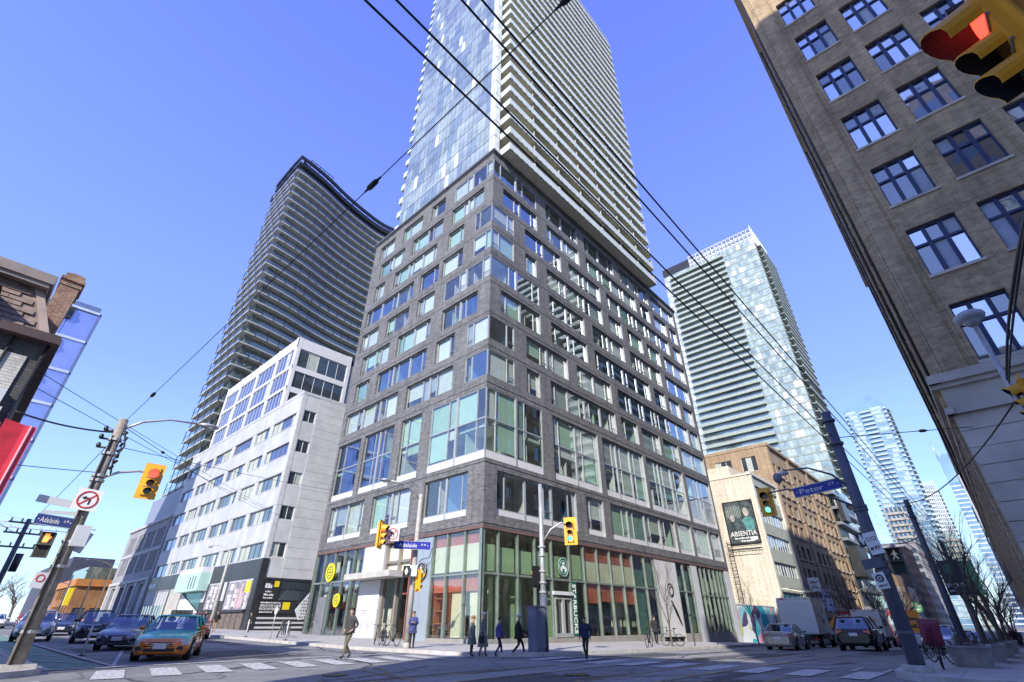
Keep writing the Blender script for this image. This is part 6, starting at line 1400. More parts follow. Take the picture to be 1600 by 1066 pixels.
    for q in (-1, 1):
        h = MB(); pl = [(fx + .035, .58), (fx - .02, .9), (fx - .12, 1.05), (fx - .42, 1.15), (fx - .5, 1.1), (fx - .2, .6)]; h.prism([(xx, q * wf * yy, zs - .09 + (fx - xx) * .12) for xx, yy in pl], (-.04, 0, .17)); h.build('headlight', M_HL, t)
        h = MB(); h.cbox((rx + .02, q * wf * .82, zr - .14), .12, .3, .2); h.build('tail_light', M_TL, t)
        h = MB(); h.sphere((f0 - .25, q * (W + .1), zb + .1), .07, .11, .08, 8, 6); h.build('wing_mirror', body, t)
    g_ = MB(); g_.cbox((fx + .03, 0, zs - .05), .06, wf * .9, .13); g_.build('grille', M_TRIM, t)
    g_ = MB(); g_.cbox((fx + .055, 0, zs - .02), .03, wf * .86, .02); g_.cbox((fx + .055, 0, zs - .08), .03, wf * .8, .02); g_.cbox((fx + .065, 0, zs - .05), .03, .15, .07); g_.build('grille_bar', M_CHR, t)
    g_ = MB(); g_.cbox((fx + .03, 0, .35), .06, wf * 1.2, .1); [g_.cbox((fx - .03, qq * wf * .8, .4), .1, .2, .1) for qq in (-1, 1)]; g_.build('air_intake', M_TRIM, t)
    g_ = MB(); g_.cbox((fx + .085, 0, .46), .03, .4, .16); g_.build('number_plate', M_PLATE, t)
    g_ = MB(); g_.cbox((rx - .06, 0, zr - .24), .03, .4, .15); g_.build('number_plate', M_PLATE, t)
    g_ = MB(); g_.tube((.95, -W - .006, zb - .06), (-1.3, -W - .006, zb - .03), .012, n=4); g_.tube((.95, W + .006, zb - .06), (-1.3, W + .006, zb - .03), .012, n=4)
    for xx in (.1, -.75):
        for q in (-1, 1): g_.cbox((xx, q * (W + .012), zb - .16), .16, .03, .03)
    for xx in (.95, -.12, -1.15):
        for q in (-1, 1): g_.path([(xx, q * (W * .985), zb - .03), (xx, q * (W + .006), zb - .25), (xx, q * (W + .004), .34)], .008, 4)
    g_.build('door_trim', M_TRIM, t)
    if taxi:
        g_ = MB(); g_.cbox((-.2, 0, zt + .09), .22, .75, .17); q = g_.build('taxi_roof_sign', mat('taxi_sign_cream', (.75, .62, .35), .4, var=0), t)
        g_ = MB(); text(g_, 'TAXI', (-.085, 0, zt + .09), (0, 1, 0), (0, 0, 1), .1, width=.5); g_.build('sign_lettering', M_SRED, q)
    return t
P_OR = paint('taxi_orange', (.9, .26, .03), 0); P_TU = paint('taxi_turquoise', (.03, .7, .52), 0)
car(SED, 'orange and turquoise taxi at the front of the left street queue', 7.75, 27.0, 246, P_OR, P_TU, P_TU, 1.08, taxi=True)
P_GR = paint('metallic_grey', (.25, .26, .3), .5); P_BK = paint('black_paint', (.015, .016, .02), .1); P_SI = paint('silver_paint', (.55, .56, .58), .6); P_NV = paint('navy_paint', (.02, .03, .08), .3); P_MR = paint('maroon_paint', (.18, .02, .03), .2); P_WH = paint('white_paint', (.75, .75, .76), 0); P_BG = paint('beige_paint', (.45, .42, .34), .3)
car(SED, 'grey sedan directly behind the orange taxi', 8.1, 36.0, 248, P_GR, s=1.08)
car(SUV, 'black SUV behind the grey sedan', 8.0, 44.5, 262, P_BK, s=1.06, cat='SUV')
car(SUV, 'silver SUV facing us in the left lane near the lane post', 5.6, 49, 262, P_SI, s=1.05, cat='SUV')
car(SED, 'dark navy sedan between the silver SUV and the black SUV', 8.4, 60, 264, P_NV, s=1.1)
car(SUV, 'maroon SUV parked by the far kerb behind the taxi', 14.6, 47, 262, P_MR, cat='SUV')
car(SED, 'dark sedan further up the left street queue', 11.2, 56, 265, P_BK)
car(SED, 'small white car at the far end of the left street', 6.2, 88, 268, P_WH); car(SED, 'small red car at the far end of the left street', 9.6, 95, 268, paint('red_paint', (.5, .03, .03), 0))
car(SED, 'beige car with red tail lights behind the white box truck', 39.4, 11.7, 4, P_BG, s=1.0)
car(SUV, 'black SUV driving away on the right street', 42.5, 8.0, 2, P_BK, s=1.12, cat='SUV')
car(SUV, 'white SUV following past the courier truck on the right street', 66, 7.4, 0, P_WH, s=1.1, cat='SUV'); car(SED, 'silver sedan parked by the right kerb', 46, 4.2, 180, P_SI); car(SED, 'beige sedan parked further along the right kerb', 54, 4.2, 180, P_BG); car(SED, 'dark sedan parked far along the right kerb', 63, 4.2, 180, P_NV); car(SUV, 'red SUV in the far traffic of the right street', 75, 9.6, 0, paint('red_van_paint', (.5, .05, .05), 0), cat='SUV'); car(SED, 'grey sedan waiting ahead of the box truck', 56, 13.4, 2, P_GR)
def truck(label, x, y, hd, L, W, H, boxm, cabm, logo=None):
    t = thing('box_truck', label, 'truck', (x, y, gz(x, y)), radians(hd)); hw = W / 2
    p = MB(); p.box(-L / 2, -hw, .95, L / 2, hw, H); p.build('cargo_box', boxm, t)
    p = MB(); p.box(-L / 2 - .03, -hw - .015, H - .16, L / 2 + .03, hw + .015, H + .02); p.box(-L / 2 - .03, -hw - .015, .9, L / 2 + .03, hw + .015, 1.02)
    for q in (-1, 1): p.box(-L / 2 - .03, q * hw - .05, 1.02, -L / 2 + .06, q * hw + .05, H - .16)
    p.build('box_rim', M_ALU, t)
    p = MB(); p.box(-L / 2 - .02, -hw + .1, 1.05, -L / 2 - .005, hw - .1, H - .25); p.build('roller_door', M_OFFW, t)
    p = MB()
    for i in range(9): p.box(-L / 2 - .03, -hw + .1, 1.25 + i * (H - 1.6) / 9, -L / 2 - .02, hw - .1, 1.27 + i * (H - 1.6) / 9)
    p.build('door_slats', M_ALU, t)
    p = MB(); p.hexa([(L / 2 + .1, -hw * .92, .5), (L / 2 + 1.9, -hw * .88, .5), (L / 2 + 1.9, hw * .88, .5), (L / 2 + .1, hw * .92, .5), (L / 2 + .1, -hw * .86, 2.3), (L / 2 + .95, -hw * .8, 2.3), (L / 2 + .95, hw * .8, 2.3), (L / 2 + .1, hw * .86, 2.3)]); p.build('cab', cabm, t)
    p = MB(); p.quad((L / 2 + 1.78, -hw * .8, 1.2), (L / 2 + 1.78, hw * .8, 1.2), (L / 2 + 1.03, hw * .76, 2.22), (L / 2 + 1.03, -hw * .76, 2.22)); p.build('windscreen', M_CGL, t)
    p = MB(); p.box(-L / 2, -hw * .5, .55, L / 2 + .2, hw * .5, .95); p.box(-L / 2 - .12, -hw * .95, .5, -L / 2, hw * .95, .68); p.build('chassis', M_TRIM, t)
    for wx in (-L / 2 + 1.1, L / 2 + .9):
        for q in (-1, 1):
            a = MB(); a.tube((wx, q * (hw - .32), .42), (wx, q * (hw - .02), .42), .42, n=20); wh = a.build('wheel', M_TYRE, t); a = MB(); a.tube((wx, q * (hw - .05), .42), (wx, q * (hw), .42), .22, n=14, sm=False); a.build('rim', M_RIM, wh)
    for q in (-1, 1): a = MB(); a.cbox((-L / 2 - .13, q * hw * .8, .6), .04, .3, .14); a.build('tail_light', M_TL, t); a = MB(); a.cbox((-L / 2 - .04, q * hw * .7, H - .08), .04, .25, .08); a.build('marker_light', M_TL, t)
    if logo:
        for q, ux in ((-1, (1, 0, 0)), (1, (-1, 0, 0))):
            a = MB(); text(a, 'Fed', (-.55 * q * -1 * (1 if q < 0 else -1) * 1.0 if False else (-.6 if q < 0 else .6), q * (hw + .006), 2.2), ux, (0, 0, 1), .8, width=1.5); a.build('logo_lettering', mat('logo_purple', (.1, .02, .25), .4), t)
            a = MB(); text(a, 'Ex', ((.75 if q < 0 else -.75), q * (hw + .006), 2.2), ux, (0, 0, 1), .8, width=1.05); a.build('logo_lettering', mat('logo_orange', (.75, .17, .02), .4), t)
        a = MB(); text(a, 'Fed', (-L / 2 - .035, .38, 2.3), (0, -1, 0), (0, 0, 1), .55, width=.95); a.build('logo_lettering', bpy.data.materials['logo_purple'], t)
        a = MB(); text(a, 'Ex', (-L / 2 - .035, -.45, 2.3), (0, -1, 0), (0, 0, 1), .55, width=.66); a.build('logo_lettering', bpy.data.materials['logo_orange'], t)
    else:
        a = MB(); a.box(.2, -hw - .02, 1.6, 1.0, -hw - .004, 1.85); a.prism([(.9, -hw - .004, 2.3), (1.05, -hw - .004, 2.3), (1.0, -hw - .004, 2.8), (.95, -hw - .004, 2.8)], (0, -.014, 0)); a.build('side_emblem', M_POLED, t)
    return t
truck('white box truck stopped by the mural wall', 46.8, 12.2, 3, 4.6, 2.3, 3.25, paint('truck_white', (.72, .73, .75), 0), P_WH)
truck('white courier truck lettered FedEx beyond the black SUV', 63, 10.6, 1, 4.4, 2.2, 3.1, paint('courier_white', (.7, .7, .72), 0), P_WH, True)
# ------------------------------------------------------------------ bicycles
def bike(label, x, y, rz, lean=0., m=None, scale=1., group='parked bicycles'):
    m = m or M_DKMET; t = thing('bicycle', label, 'bicycle', (x, y, gz(x, y) + .16), rz, group); t.rotation_euler = (lean, 0, rz)
    for wx in (-.52, .52):
        a = MB(); a.ring((wx, 0, .34), (0, 1, 0), .325, .02, 26, 5); wh = a.build('wheel', M_TYRE, t); a = MB()
        for k in range(10): an = k * pi / 5; a.tube((wx, .02 * (-1) ** k, .34), (wx + .31 * cos(an), 0, .34 + .31 * sin(an)), .004, n=3)
        a.tube((wx, -.04, .34), (wx, .04, .34), .025, n=8); a.build('spokes', M_GALV, wh)
    a = MB(); bb, st, hd, ra, fa = (-.08, 0, .3), (-.2, 0, .82), (.36, 0, .85), (-.52, 0, .34), (.52, 0, .34)
    for p_, q_ in ((bb, st), (st, hd), (bb, hd), (bb, ra), (ra, (-.18, 0, .74)), (hd, fa), (st, (-.22, 0, .93)), (hd, (.33, 0, 1.0))): a.tube(p_, q_, .018, n=6)
    a.build('frame', m, t)
    a = MB(); a.path([(.42, -.27, 1.0), (.33, -.1, 1.02), (.33, .1, 1.02), (.42, .27, 1.0)], .014, 5); a.build('handlebar', M_DKMET, t)
    a = MB(); a.sphere((-.24, 0, .95), .14, .07, .04, 8, 6); a.build('saddle', M_VISB, t)
    a = MB(); a.tube((-.08, -.05, .3), (-.08, .05, .3), .09, n=12); a.tube((-.08, -.1, .3), (.06, -.1, .22), .012, n=4); a.tube((-.08, .1, .3), (-.22, .1, .38), .012, n=4); a.build('crank', M_DKMET, t)
    return t
bike('black bicycle parked on the pavement left of the thin street tree', 30.0, 16.6, .25)
bike('bicycle end-on beside the thin street tree', 33.2, 16.7, 1.45)
for i, (x, y, a) in enumerate(((18.6, 27.4, 1.2), (18.9, 28.6, 1.0), (18.5, 26.3, 1.5))): bike(('middle', 'rearmost', 'nearest')[i] + ' bicycle of the rack behind the crossing man', x, y, a, .1, mat('bike_green_grey', (.12, .15, .12), .5) if i else None)
bike('bicycle leaning by the sandwich board outside the glazed shop', 21.5, 45.5, 1.3); bike('second bicycle outside the shop beyond the sandwich board', 22, 47.5, 1.3)
bike('bicycle chained behind the first planter', 23.5, 2.3, .6)
# ------------------------------------------------------------------ planters and bare trees
M_PLN = mat('planter_concrete', (.34, .33, .31), .85, var=.25, scale=2.5, bump=.2); M_SOIL = mat('planter_soil', (.05, .04, .03), .95); M_BARK = mat('bark', (.14, .11, .09), .9, var=.3, scale=6, bump=.4)
for i, (x, y, lab) in enumerate(((22.4, 1.45, 'nearest grey concrete planter on the shaded pavement'), (26.6, 1.25, 'second grey concrete planter from the dark right pole'), (32, 1.1, 'third grey concrete planter along the shaded pavement'), (38, 1.0, 'farthest pale concrete planter along the shaded pavement'))):
    t = thing('planter', lab, 'planter', (x, y, gz(x, y) + .15), .04, 'concrete planters'); t.scale = (.85, .8, .62); p = MB(); a, b = (.95, .55), (1.08, .66)
    p.hexa([(-a[0], -a[1], 0), (a[0], -a[1], 0), (a[0], a[1], 0), (-a[0], a[1], 0), (-b[0], -b[1], .82), (b[0], -b[1], .82), (b[0], b[1], .82), (-b[0], b[1], .82)])
    p.box(-b[0] - .03, -b[1] - .03, .82, b[0] + .03, -b[1] + .12, .9); p.box(-b[0] - .03, b[1] - .12, .82, b[0] + .03, b[1] + .03, .9); p.box(-b[0] - .03, -b[1] + .12, .82, -b[0] + .12, b[1] - .12, .9); p.box(b[0] - .12, -b[1] + .12, .82, b[0] + .03, b[1] - .12, .9); p.build('tub', M_PLN, t)
    p = MB(); p.box(-b[0] + .12, -b[1] + .12, .6, b[0] - .12, b[1] - .12, .86); p.build('soil', M_SOIL, t)
    p = MB(); r2 = random.Random(i)
    for q in range(60):
        an = r2.uniform(0, 2 * pi); x0, y0_ = r2.uniform(-.7, .7), r2.uniform(-.35, .35); p.tube((x0, y0_, .85), (x0 + .15 * cos(an), y0_ + .15 * sin(an), .95 + r2.uniform(.05, .35)), .008, .003, n=3)
    stuff(p.build('dry_twigs', M_BARK, t))
def tree(label, x, y, h, seed, spread=.5, r0=.09, gen=5, base=None, group='bare street trees', fine=True):
    rr = random.Random(seed); t = thing('bare_tree', label, 'tree', (x, y, (gz(x, y) + .15) if base is None else base), 0, group); tr, br, tw = MB(), MB(), MB()
    def grow(p, d, L_, r, g):
        pts = [p]; k = 4; dd = d.copy()
        for i in range(k):
            dd = (dd + Vector((rr.uniform(-1, 1), rr.uniform(-1, 1), rr.uniform(-.2, .6))) * .13).normalized(); pts.append(pts[-1] + dd * L_ / k)
        mb = tr if g == 0 else br if g < 3 else tw; r1 = r * .62
        mb.path(pts, [r + (r1 - r) * i / k for i in range(k + 1)], 8 if g == 0 else 5 if g < 3 else 3, cap=False)
        if g >= gen: return
        n = rr.choice((3, 4)) if g else rr.choice((4, 5))
        for i in range(n):
            f = rr.uniform(.45, 1) if i else 1.; q = pts[min(k, int(f * k))]; a = rr.uniform(0, 2 * pi)
            nd = (dd * 1.0 + Vector((cos(a), sin(a), .25)) * rr.uniform(.45, .95) * spread * 1.6).normalized(); grow(q, nd, L_ * rr.uniform(.5, .78), r1 * rr.uniform(.6, .9), g + 1)
    grow(Vector((0, 0, 0)), Vector((rr.uniform(-.05, .05), rr.uniform(-.05, .05), 1)), h * .38, r0, 0)
    tr.build('trunk', M_BARK, t); br.build('branches', M_BARK, t); stuff(tw.build('twigs', M_BARK, t)); return t
tree('slim bare tree before the white sign wall of the podium', 32.3, 16.3, 6.2, 3, .32, .06)
tree('slim bare tree before the mural wall', 47.5, 16.3, 6.2, 5, .4, .06)
tree('bare tree rising from the second planter', 26.8, 1.25, 6.0, 11, .55, .09); tree('tall bare tree on the shaded pavement beyond the banner pole', 42, 1.2, 9.5, 15, .5, .13)
tree('thin bare tree between the farther planters', 33.5, 1.1, 6.5, 21, .5, .08); tree('bare tree near the end of the shaded pavement', 58, 1.2, 9, 23, .5, .12)
tree('wide bare tree before the tan brick front', 88, 16.5, 12, 31, .6, .2); tree('bare tree in front of the low shop row', 112, 16.5, 11, 33, .6, .18); tree('second bare tree before the tan brick front', 74, 16.5, 9, 35, .55, .14)
tree('large hazy bare tree at the far end of the left street', 9, 160, 13, 41, .7, .3, 5, 1.5); tree('second large bare tree at the far end of the left street', 14.5, 175, 12, 43, .7, .3, 5, 1.5)
# ------------------------------------------------------------------ works sign, hoarding, blue-grey cone-like barrels far up the streets
t, P, r, u, n = signplate('works_sign', 'orange road works sign behind the dark right pole', 'road sign', (28.5, 3.5, 1.32), (-1, -.05), .95, .8, mat('works_orange', (.8, .28, .02), .5, var=.05), .0, .03)
p = MB(); greek(p, P(0, .12, .004), tuple(r), .6, .14); greek(p, P(0, -.15, .004), tuple(r), .5, .14); p.build('print', M_SGK, t)
p = MB(); p.tube(P(-.3, -.4, -.02), P(-.4, -1.28, .2), .02, n=5); p.tube(P(.3, -.4, -.02), P(.4, -1.28, .2), .02, n=5); p.tube(P(0, -.4, -.04), P(0, -1.28, -.4), .02, n=5); p.build('stand', M_DKMET, t)
for i, (x, y) in enumerate(((70, 14.6), (73, 14.7), (67, 14.5), (12.5, 76), (14, 80))):
    t = thing('traffic_barrel', ('middle orange works barrel by the courier truck', 'farthest orange works barrel by the courier truck', 'nearest orange works barrel by the courier truck', 'nearer orange works barrel far up the left street', 'farther orange works barrel far up the left street')[i], 'barrel', (x, y, gz(x, y)), 0, 'works barrels'); p = MB(); p.tube((0, 0, 0), (0, 0, 1.05), .32, .24, n=12); p.build('drum', bpy.data.materials['works_orange'], t)
    for z in (.35, .7): p = MB(); p.tube((0, 0, z), (0, 0, z + .12), .315 - .07 * z, n=12, sm=False); p.build('white_band', M_SWH, t)
# ------------------------------------------------------------------ people
M_SKIN = mat('skin', (.5, .3, .22), .6, var=.05); M_HAIRD = mat('dark_hair', (.03, .02, .017), .6, var=.2, scale=20); M_HAIRL = mat('grey_hair', (.5, .48, .45), .7); M_SHOE = mat('dark_shoe', (.02, .018, .017), .5)
def cloth(name, c, v=.2, sc=6): return bpy.data.materials.get(name) or mat(name, c, .9, var=v, scale=sc, bump=.2, bscale=30)
def person(label, x, y, hd, H, coat, trou, pose='walk', hem=.78, hair=M_HAIRD, hat=None, turn=0., base=None, group=None, extra=None, bag=None, stride=1., flip=1, lean=0.):
    t = thing('person', label, 'person', (x, y, gz(x, y) if base is None else base), radians(hd), group); k = H / 1.75; t.scale = (k, k, k)
    J, Rd, E, lab = {}, {}, [], {}
    def j(n, p, r, par=None, l=None):
        J[n] = Vector(p); Rd[n] = r
        if par: E.append((par, n)); lab[(par, n)] = l
    lx = lean
    j('pel', (0, 0, .95), .135); j('sp', (.01 + lx * .3, 0, 1.13), .135, 'pel', 'c'); j('ch', (.02 + lx * .7, 0, 1.33), .15, 'sp', 'c'); j('nk', (.03 + lx, 0, 1.47), .062, 'ch', 'c'); j('hb', (.05 + lx, 0, 1.545), .068, 'nk', 's'); j('hm', (.065 + lx, 0, 1.62), .088, 'hb', 's'); j('ht', (.06 + lx, 0, 1.69), .07, 'hm', 's')
    for s_, n in ((1, 'l'), (-1, 'r')):
        ph = s_ * flip * stride
        j('sh' + n, (.02 + lx * .85, s_ * .185, 1.4), .07, 'ch', 'c')
        if pose == 'walk': el, wr = (-.1 * ph + .0, s_ * .25, 1.14), (-.16 * ph + .1, s_ * .23, .92)
        elif pose == 'pockets': el, wr = (-.1, s_ * .3, 1.14), (.08, s_ * .2, .98)
        elif pose == 'hold': el, wr = (.02, s_ * .25, 1.13), (.24, s_ * .1, 1.2)
        elif pose == 'ride': el, wr = (.28 + lx, s_ * .26, 1.2), (.52, s_ * .26, 1.06)
        else: el, wr = (-.02, s_ * .24, 1.13), (.04, s_ * .24, .9)
        j('el' + n, el, .052, 'sh' + n, 'c'); j('wr' + n, wr, .036, 'el' + n, 'c')
        d = (Vector(wr) - Vector(el)).normalized(); hp = Vector(wr) + d * .08; j('ha' + n, hp, .036, 'wr' + n, 's')
        for q in range(4): f1 = hp + d * .045 + Vector((.022 * (q - 1.5), 0, 0)); j('f%d%s' % (q, n), f1 + d * (.012 * (1.5 - abs(q - 1.5))), .0095, 'ha' + n, 's'); j('g%d%s' % (q, n), f1 + d * .035 + Vector((.01, -s_ * .02, 0)), .008, 'f%d%s' % (q, n), 's')
        j('th' + n, Vector(wr) + d * .06 + Vector((.045, 0, 0)), .011, 'ha' + n, 's'); j('tg' + n, Vector(wr) + d * .1 + Vector((.06, -s_ * .01, 0)), .009, 'th' + n, 's')
        j('hi' + n, (0, s_ * .085, .88), .095, 'pel', 't')
        if pose == 'ride': kn, an, to = (.34, s_ * .1, .62 + s_ * .08), (.1, s_ * .1, .26 + s_ * .13), (.24, s_ * .1, .21 + s_ * .13)
        elif pose in ('walk', 'pockets') and stride > 0.1: kn, an, to = ((.2 * stride, s_ * .09, .5), (.26 * stride, s_ * .08, .09), (.42 * stride, s_ * .09, .05)) if s_ * flip > 0 else ((.03, s_ * .09, .47), (-.27 * stride, s_ * .08, .13), (-.15 * stride, s_ * .09, .035))
        else: kn, an, to = (.02, s_ * .09, .49), (-.01, s_ * .09, .09), (.15, s_ * .1, .035)
        j('kn' + n, kn, .066, 'hi' + n, 't'); j('an' + n, an, .046, 'kn' + n, 't'); j('to' + n, to, .042, 'an' + n, 'b')
    names = list(J); me = bpy.data.meshes.new('body'); me.from_pydata([J[n] for n in names], [(names.index(a), names.index(b)) for a, b in E], [])
    o = bpy.data.objects.new('body', me); COL.objects.link(o); md = o.modifiers.new('skin', 'SKIN'); md.use_smooth_shade = True
    sv = me.skin_vertices[0].data if me.skin_vertices else None
    if sv is None:
        me.attributes.new('skin', 'FLOAT', 'POINT')
    for i, n in enumerate(names): sv[i].radius = (Rd[n], Rd[n]); sv[i].use_root = (i == 0)
    o.modifiers.new('sub', 'SUBSURF').levels = 1
    dg = bpy.context.evaluated_depsgraph_get(); m2 = bpy.data.meshes.new_from_object(o.evaluated_get(dg)); bpy.data.objects.remove(o)
    for m_ in (M_SKIN, coat, trou, M_SHOE): m2.materials.append(m_)
    ix = {'s': 0, 'c': 1, 't': 2, 'b': 3}
    for p in m2.polygons:
        c = p.center; best = None
        for (a, b), l in lab.items():
            A, B_ = J[a], J[b]; ab = B_ - A; f = max(0, min(1, (c - A).dot(ab) / max(ab.length_squared, 1e-9))); d = (c - A - ab * f).length - (Rd[a] + (Rd[b] - Rd[a]) * f)
            if best is None or d < best[0]: best = (d, l)
        p.material_index = ix[best[1]]; p.use_smooth = True
    link('body', m2, t)
    # coat skirt from the chest to the hem, hugging the hips
    if hem < .93:
        cm = MB(); n = 16; zs = [1.3, 1.12, .98, .88] + [.88 - (.88 - hem) * f for f in (.4, .75, 1)]; rx = [.165, .16, .165, .175]; i0 = 0
        for q, z in enumerate(zs):
            a = rx[q] if q < 4 else .18 + (.88 - z) * .16; b = (.215, .2, .2, .205)[q] if q < 4 else .21 + (.88 - z) * .08
            for v in range(n):
                an = 2 * pi * v / n; wob = 1 + .04 * sin(an * 5 + q); cm.v.append((.01 + lx * .3 * (1 if z > 1 else 0) + a * wob * cos(an), b * wob * sin(an), z))
        for q in range(len(zs) - 1):
            for v in range(n): cm.f.append((q * n + v, q * n + (v + 1) % n, (q + 1) * n + (v + 1) % n, (q + 1) * n + v)); cm.mi.append(0); cm.sm.append(True)
        cm.build('coat', coat, t)
    hx = .062 + lx
    hc = MB(); i0 = len(hc.v); n, kk = 14, 6
    for i in range(kk + 1):
        an = .0 + 1.75 * i / kk
        for v in range(n): u = 2 * pi * v / n; front = max(0, cos(u)); a2 = an * (1 - .42 * front); hc.v.append((hx - .012 + .108 * sin(a2) * cos(u), .096 * sin(a2) * sin(u), 1.648 + .118 * cos(a2)))
    for i in range(kk):
        for v in range(n): hc.f.append((i * n + v, (i + 1) * n + v, (i + 1) * n + (v + 1) % n, i * n + (v + 1) % n)); hc.mi.append(0); hc.sm.append(True)
    hc.build('hair', hair, t)
    fc = MB()
    for q in (-1, 1): fc.sphere((hx + .088, q * .032, 1.635), .012, .014, .01, 8, 5, 0); fc.sphere((hx, q * .093, 1.62), .02, .012, .03, 8, 5, 1)
    fc.hexa([(hx + .082, -.014, 1.59), (hx + .115, -.012, 1.592), (hx + .115, .012, 1.592), (hx + .082, .014, 1.59), (hx + .085, -.006, 1.635), (hx + .095, -.005, 1.635), (hx + .095, .005, 1.635), (hx + .085, .006, 1.635)], 1); fc.sphere((hx + .084, 0, 1.568), .012, .026, .007, 8, 4, 2)
    fc.build('face', [M_VISB, M_SKIN, mat('lips', (.4, .15, .13), .6) if 'lips' not in bpy.data.materials else bpy.data.materials['lips']], t)
    if hat:
        h_ = MB(); h_.sphere((hx - .01, 0, 1.69), .118, .108, .085, 14, 8); h_.ring((hx - .01, 0, 1.675), (0, 0, 1), .108, .02, 18, 6); h_.build('hat', hat, t)
    if bag:
        b_ = MB(); b_.hexa([(-.09, -.34, .55), (.16, -.34, .55), (.16, -.26, .55), (-.09, -.26, .55), (-.06, -.34, .82), (.13, -.34, .82), (.13, -.26, .82), (-.06, -.26, .82)]); b_.path([(-.04, -.3, .82), (0, -.3, .95), (.07, -.3, .95), (.1, -.3, .82)], .01, 5); b_.build('bag', bag, t)
    return t
C_GREY = cloth('charcoal_coat', (.06, .055, .055)); C_OLV = cloth('olive_trousers', (.13, .12, .08)); C_NVP = cloth('navy_pattern_coat', (.06, .07, .22), .8, 12); C_BLK = cloth('black_cloth', (.02, .02, .022)); C_PUR = cloth('purple_jacket', (.1, .08, .25)); C_TW = cloth('grey_green_coat', (.2, .22, .2), .3); C_TAN = cloth('tan_cloth', (.35, .26, .17)); C_MAR = cloth('maroon_jacket', (.18, .025, .05)); C_PNK = cloth('pale_pink_wool', (.65, .5, .48)); C_NAV = cloth('navy_jacket', (.025, .03, .08)); C_BRN = cloth('brown_scarf', (.3, .17, .1))
person('man in dark jacket and olive trousers striding over the zebra crossing', 12.55, 20.9, 196, 1.83, C_GREY, C_OLV, 'pockets', .86, M_HAIRD, stride=1.05)
person('woman in navy patterned coat standing at the far kerb pole', 17.75, 23.45, 235, 1.66, C_NVP, C_BLK, 'hold', .72, M_HAIRD, base=.15)
person('woman in pale hat and long grey-green coat at the crossing', 17.3, 17.75, 300, 1.68, C_TW, C_TW, 'walk', .38, M_HAIRL, hat=C_PNK, stride=.5, base=0, bag=C_BLK)
person('person in grey coat with brown scarf left of the pale-hatted woman', 17.15, 18.3, 300, 1.56, C_TW, C_GREY, 'stand', .5, M_HAIRD, base=0, hat=C_BRN)
person('person in purple jacket walking right of the pale-hatted woman', 17.75, 17.2, 330, 1.5, C_PUR, C_NAV, 'walk', .85, M_HAIRD, base=0, stride=.8)
person('person in black coat and pale beanie striding toward the corner pole', 18.7, 16.9, 318, 1.62, C_BLK, C_BLK, 'walk', .7, M_HAIRL, hat=cloth('pale_beanie', (.5, .5, .48)), base=.0, stride=1.2)
person('man in navy jacket crossing right of the blue cabinet', 18.9, 13.35, 200, 1.5, C_NAV, C_BLK, 'walk', .86, M_HAIRD, stride=.8)
person('dark figure walking by the right end of the shop glass', 36.5, 19.6, 20, 1.75, C_BLK, C_BLK, 'walk', .7, M_HAIRD, base=.0, stride=1.)
person('person in dark jacket and tan trousers by the poster windows', 19.4, 56.5, 250, 1.78, C_BLK, C_TAN, 'pockets', .86, M_HAIRD, base=gz(19.4, 56.5) + .15, stride=.4)
person('tall dark figure beside the tan-trousered walker', 18.6, 57.2, 80, 1.84, C_GREY, C_BLK, 'walk', .8, M_HAIRD, base=gz(18.6, 57) + .15, stride=.7)
person('person in black by the black pier of the office block', 22.2, 55.5, 200, 1.72, C_BLK, C_BLK, 'stand', .8, M_HAIRD, base=gz(22.2, 55.5) + .15)
person('pedestrian in white coat by the courier truck kerb', 60, 16.6, 180, 1.7, cloth('white_coat', (.6, .6, .6)), C_BLK, 'walk', .75, M_HAIRD, base=gz(60, 16.6) + .15)
for i, (x, y) in enumerate(((72, .9), (75, 1.6), (79, .6), (84, 1.3), (90, .8))):
    person(('first', 'second', 'third', 'fourth', 'farthest')[i] + ' dark figure of the crowd on the shaded pavement', x, y, 180 if i % 2 else 0, 1.72, (C_BLK, C_NAV, C_GREY, C_MAR, C_BLK)[i], C_BLK, 'walk', .75, M_HAIRD, base=gz(x, y) + .15, group='walkers on the shaded pavement')
bk = bike('red bicycle with a maroon cover parked against the nearest planter', 20.2, 2.05, .12, .05, mat('bike_red', (.35, .02, .04), .4), 1.08, None); bk.location.z = .15
cv = MB(); cv.hexa([(-.35, -.2, .55), (.3, -.24, .6), (.3, .24, .6), (-.35, .2, .55), (-.34, -.1, 1.02), (.4, -.26, 1.22), (.4, .26, 1.22), (-.34, .1, 1.02)], 0, True); cv.build('cloth_cover', C_MAR, bk)
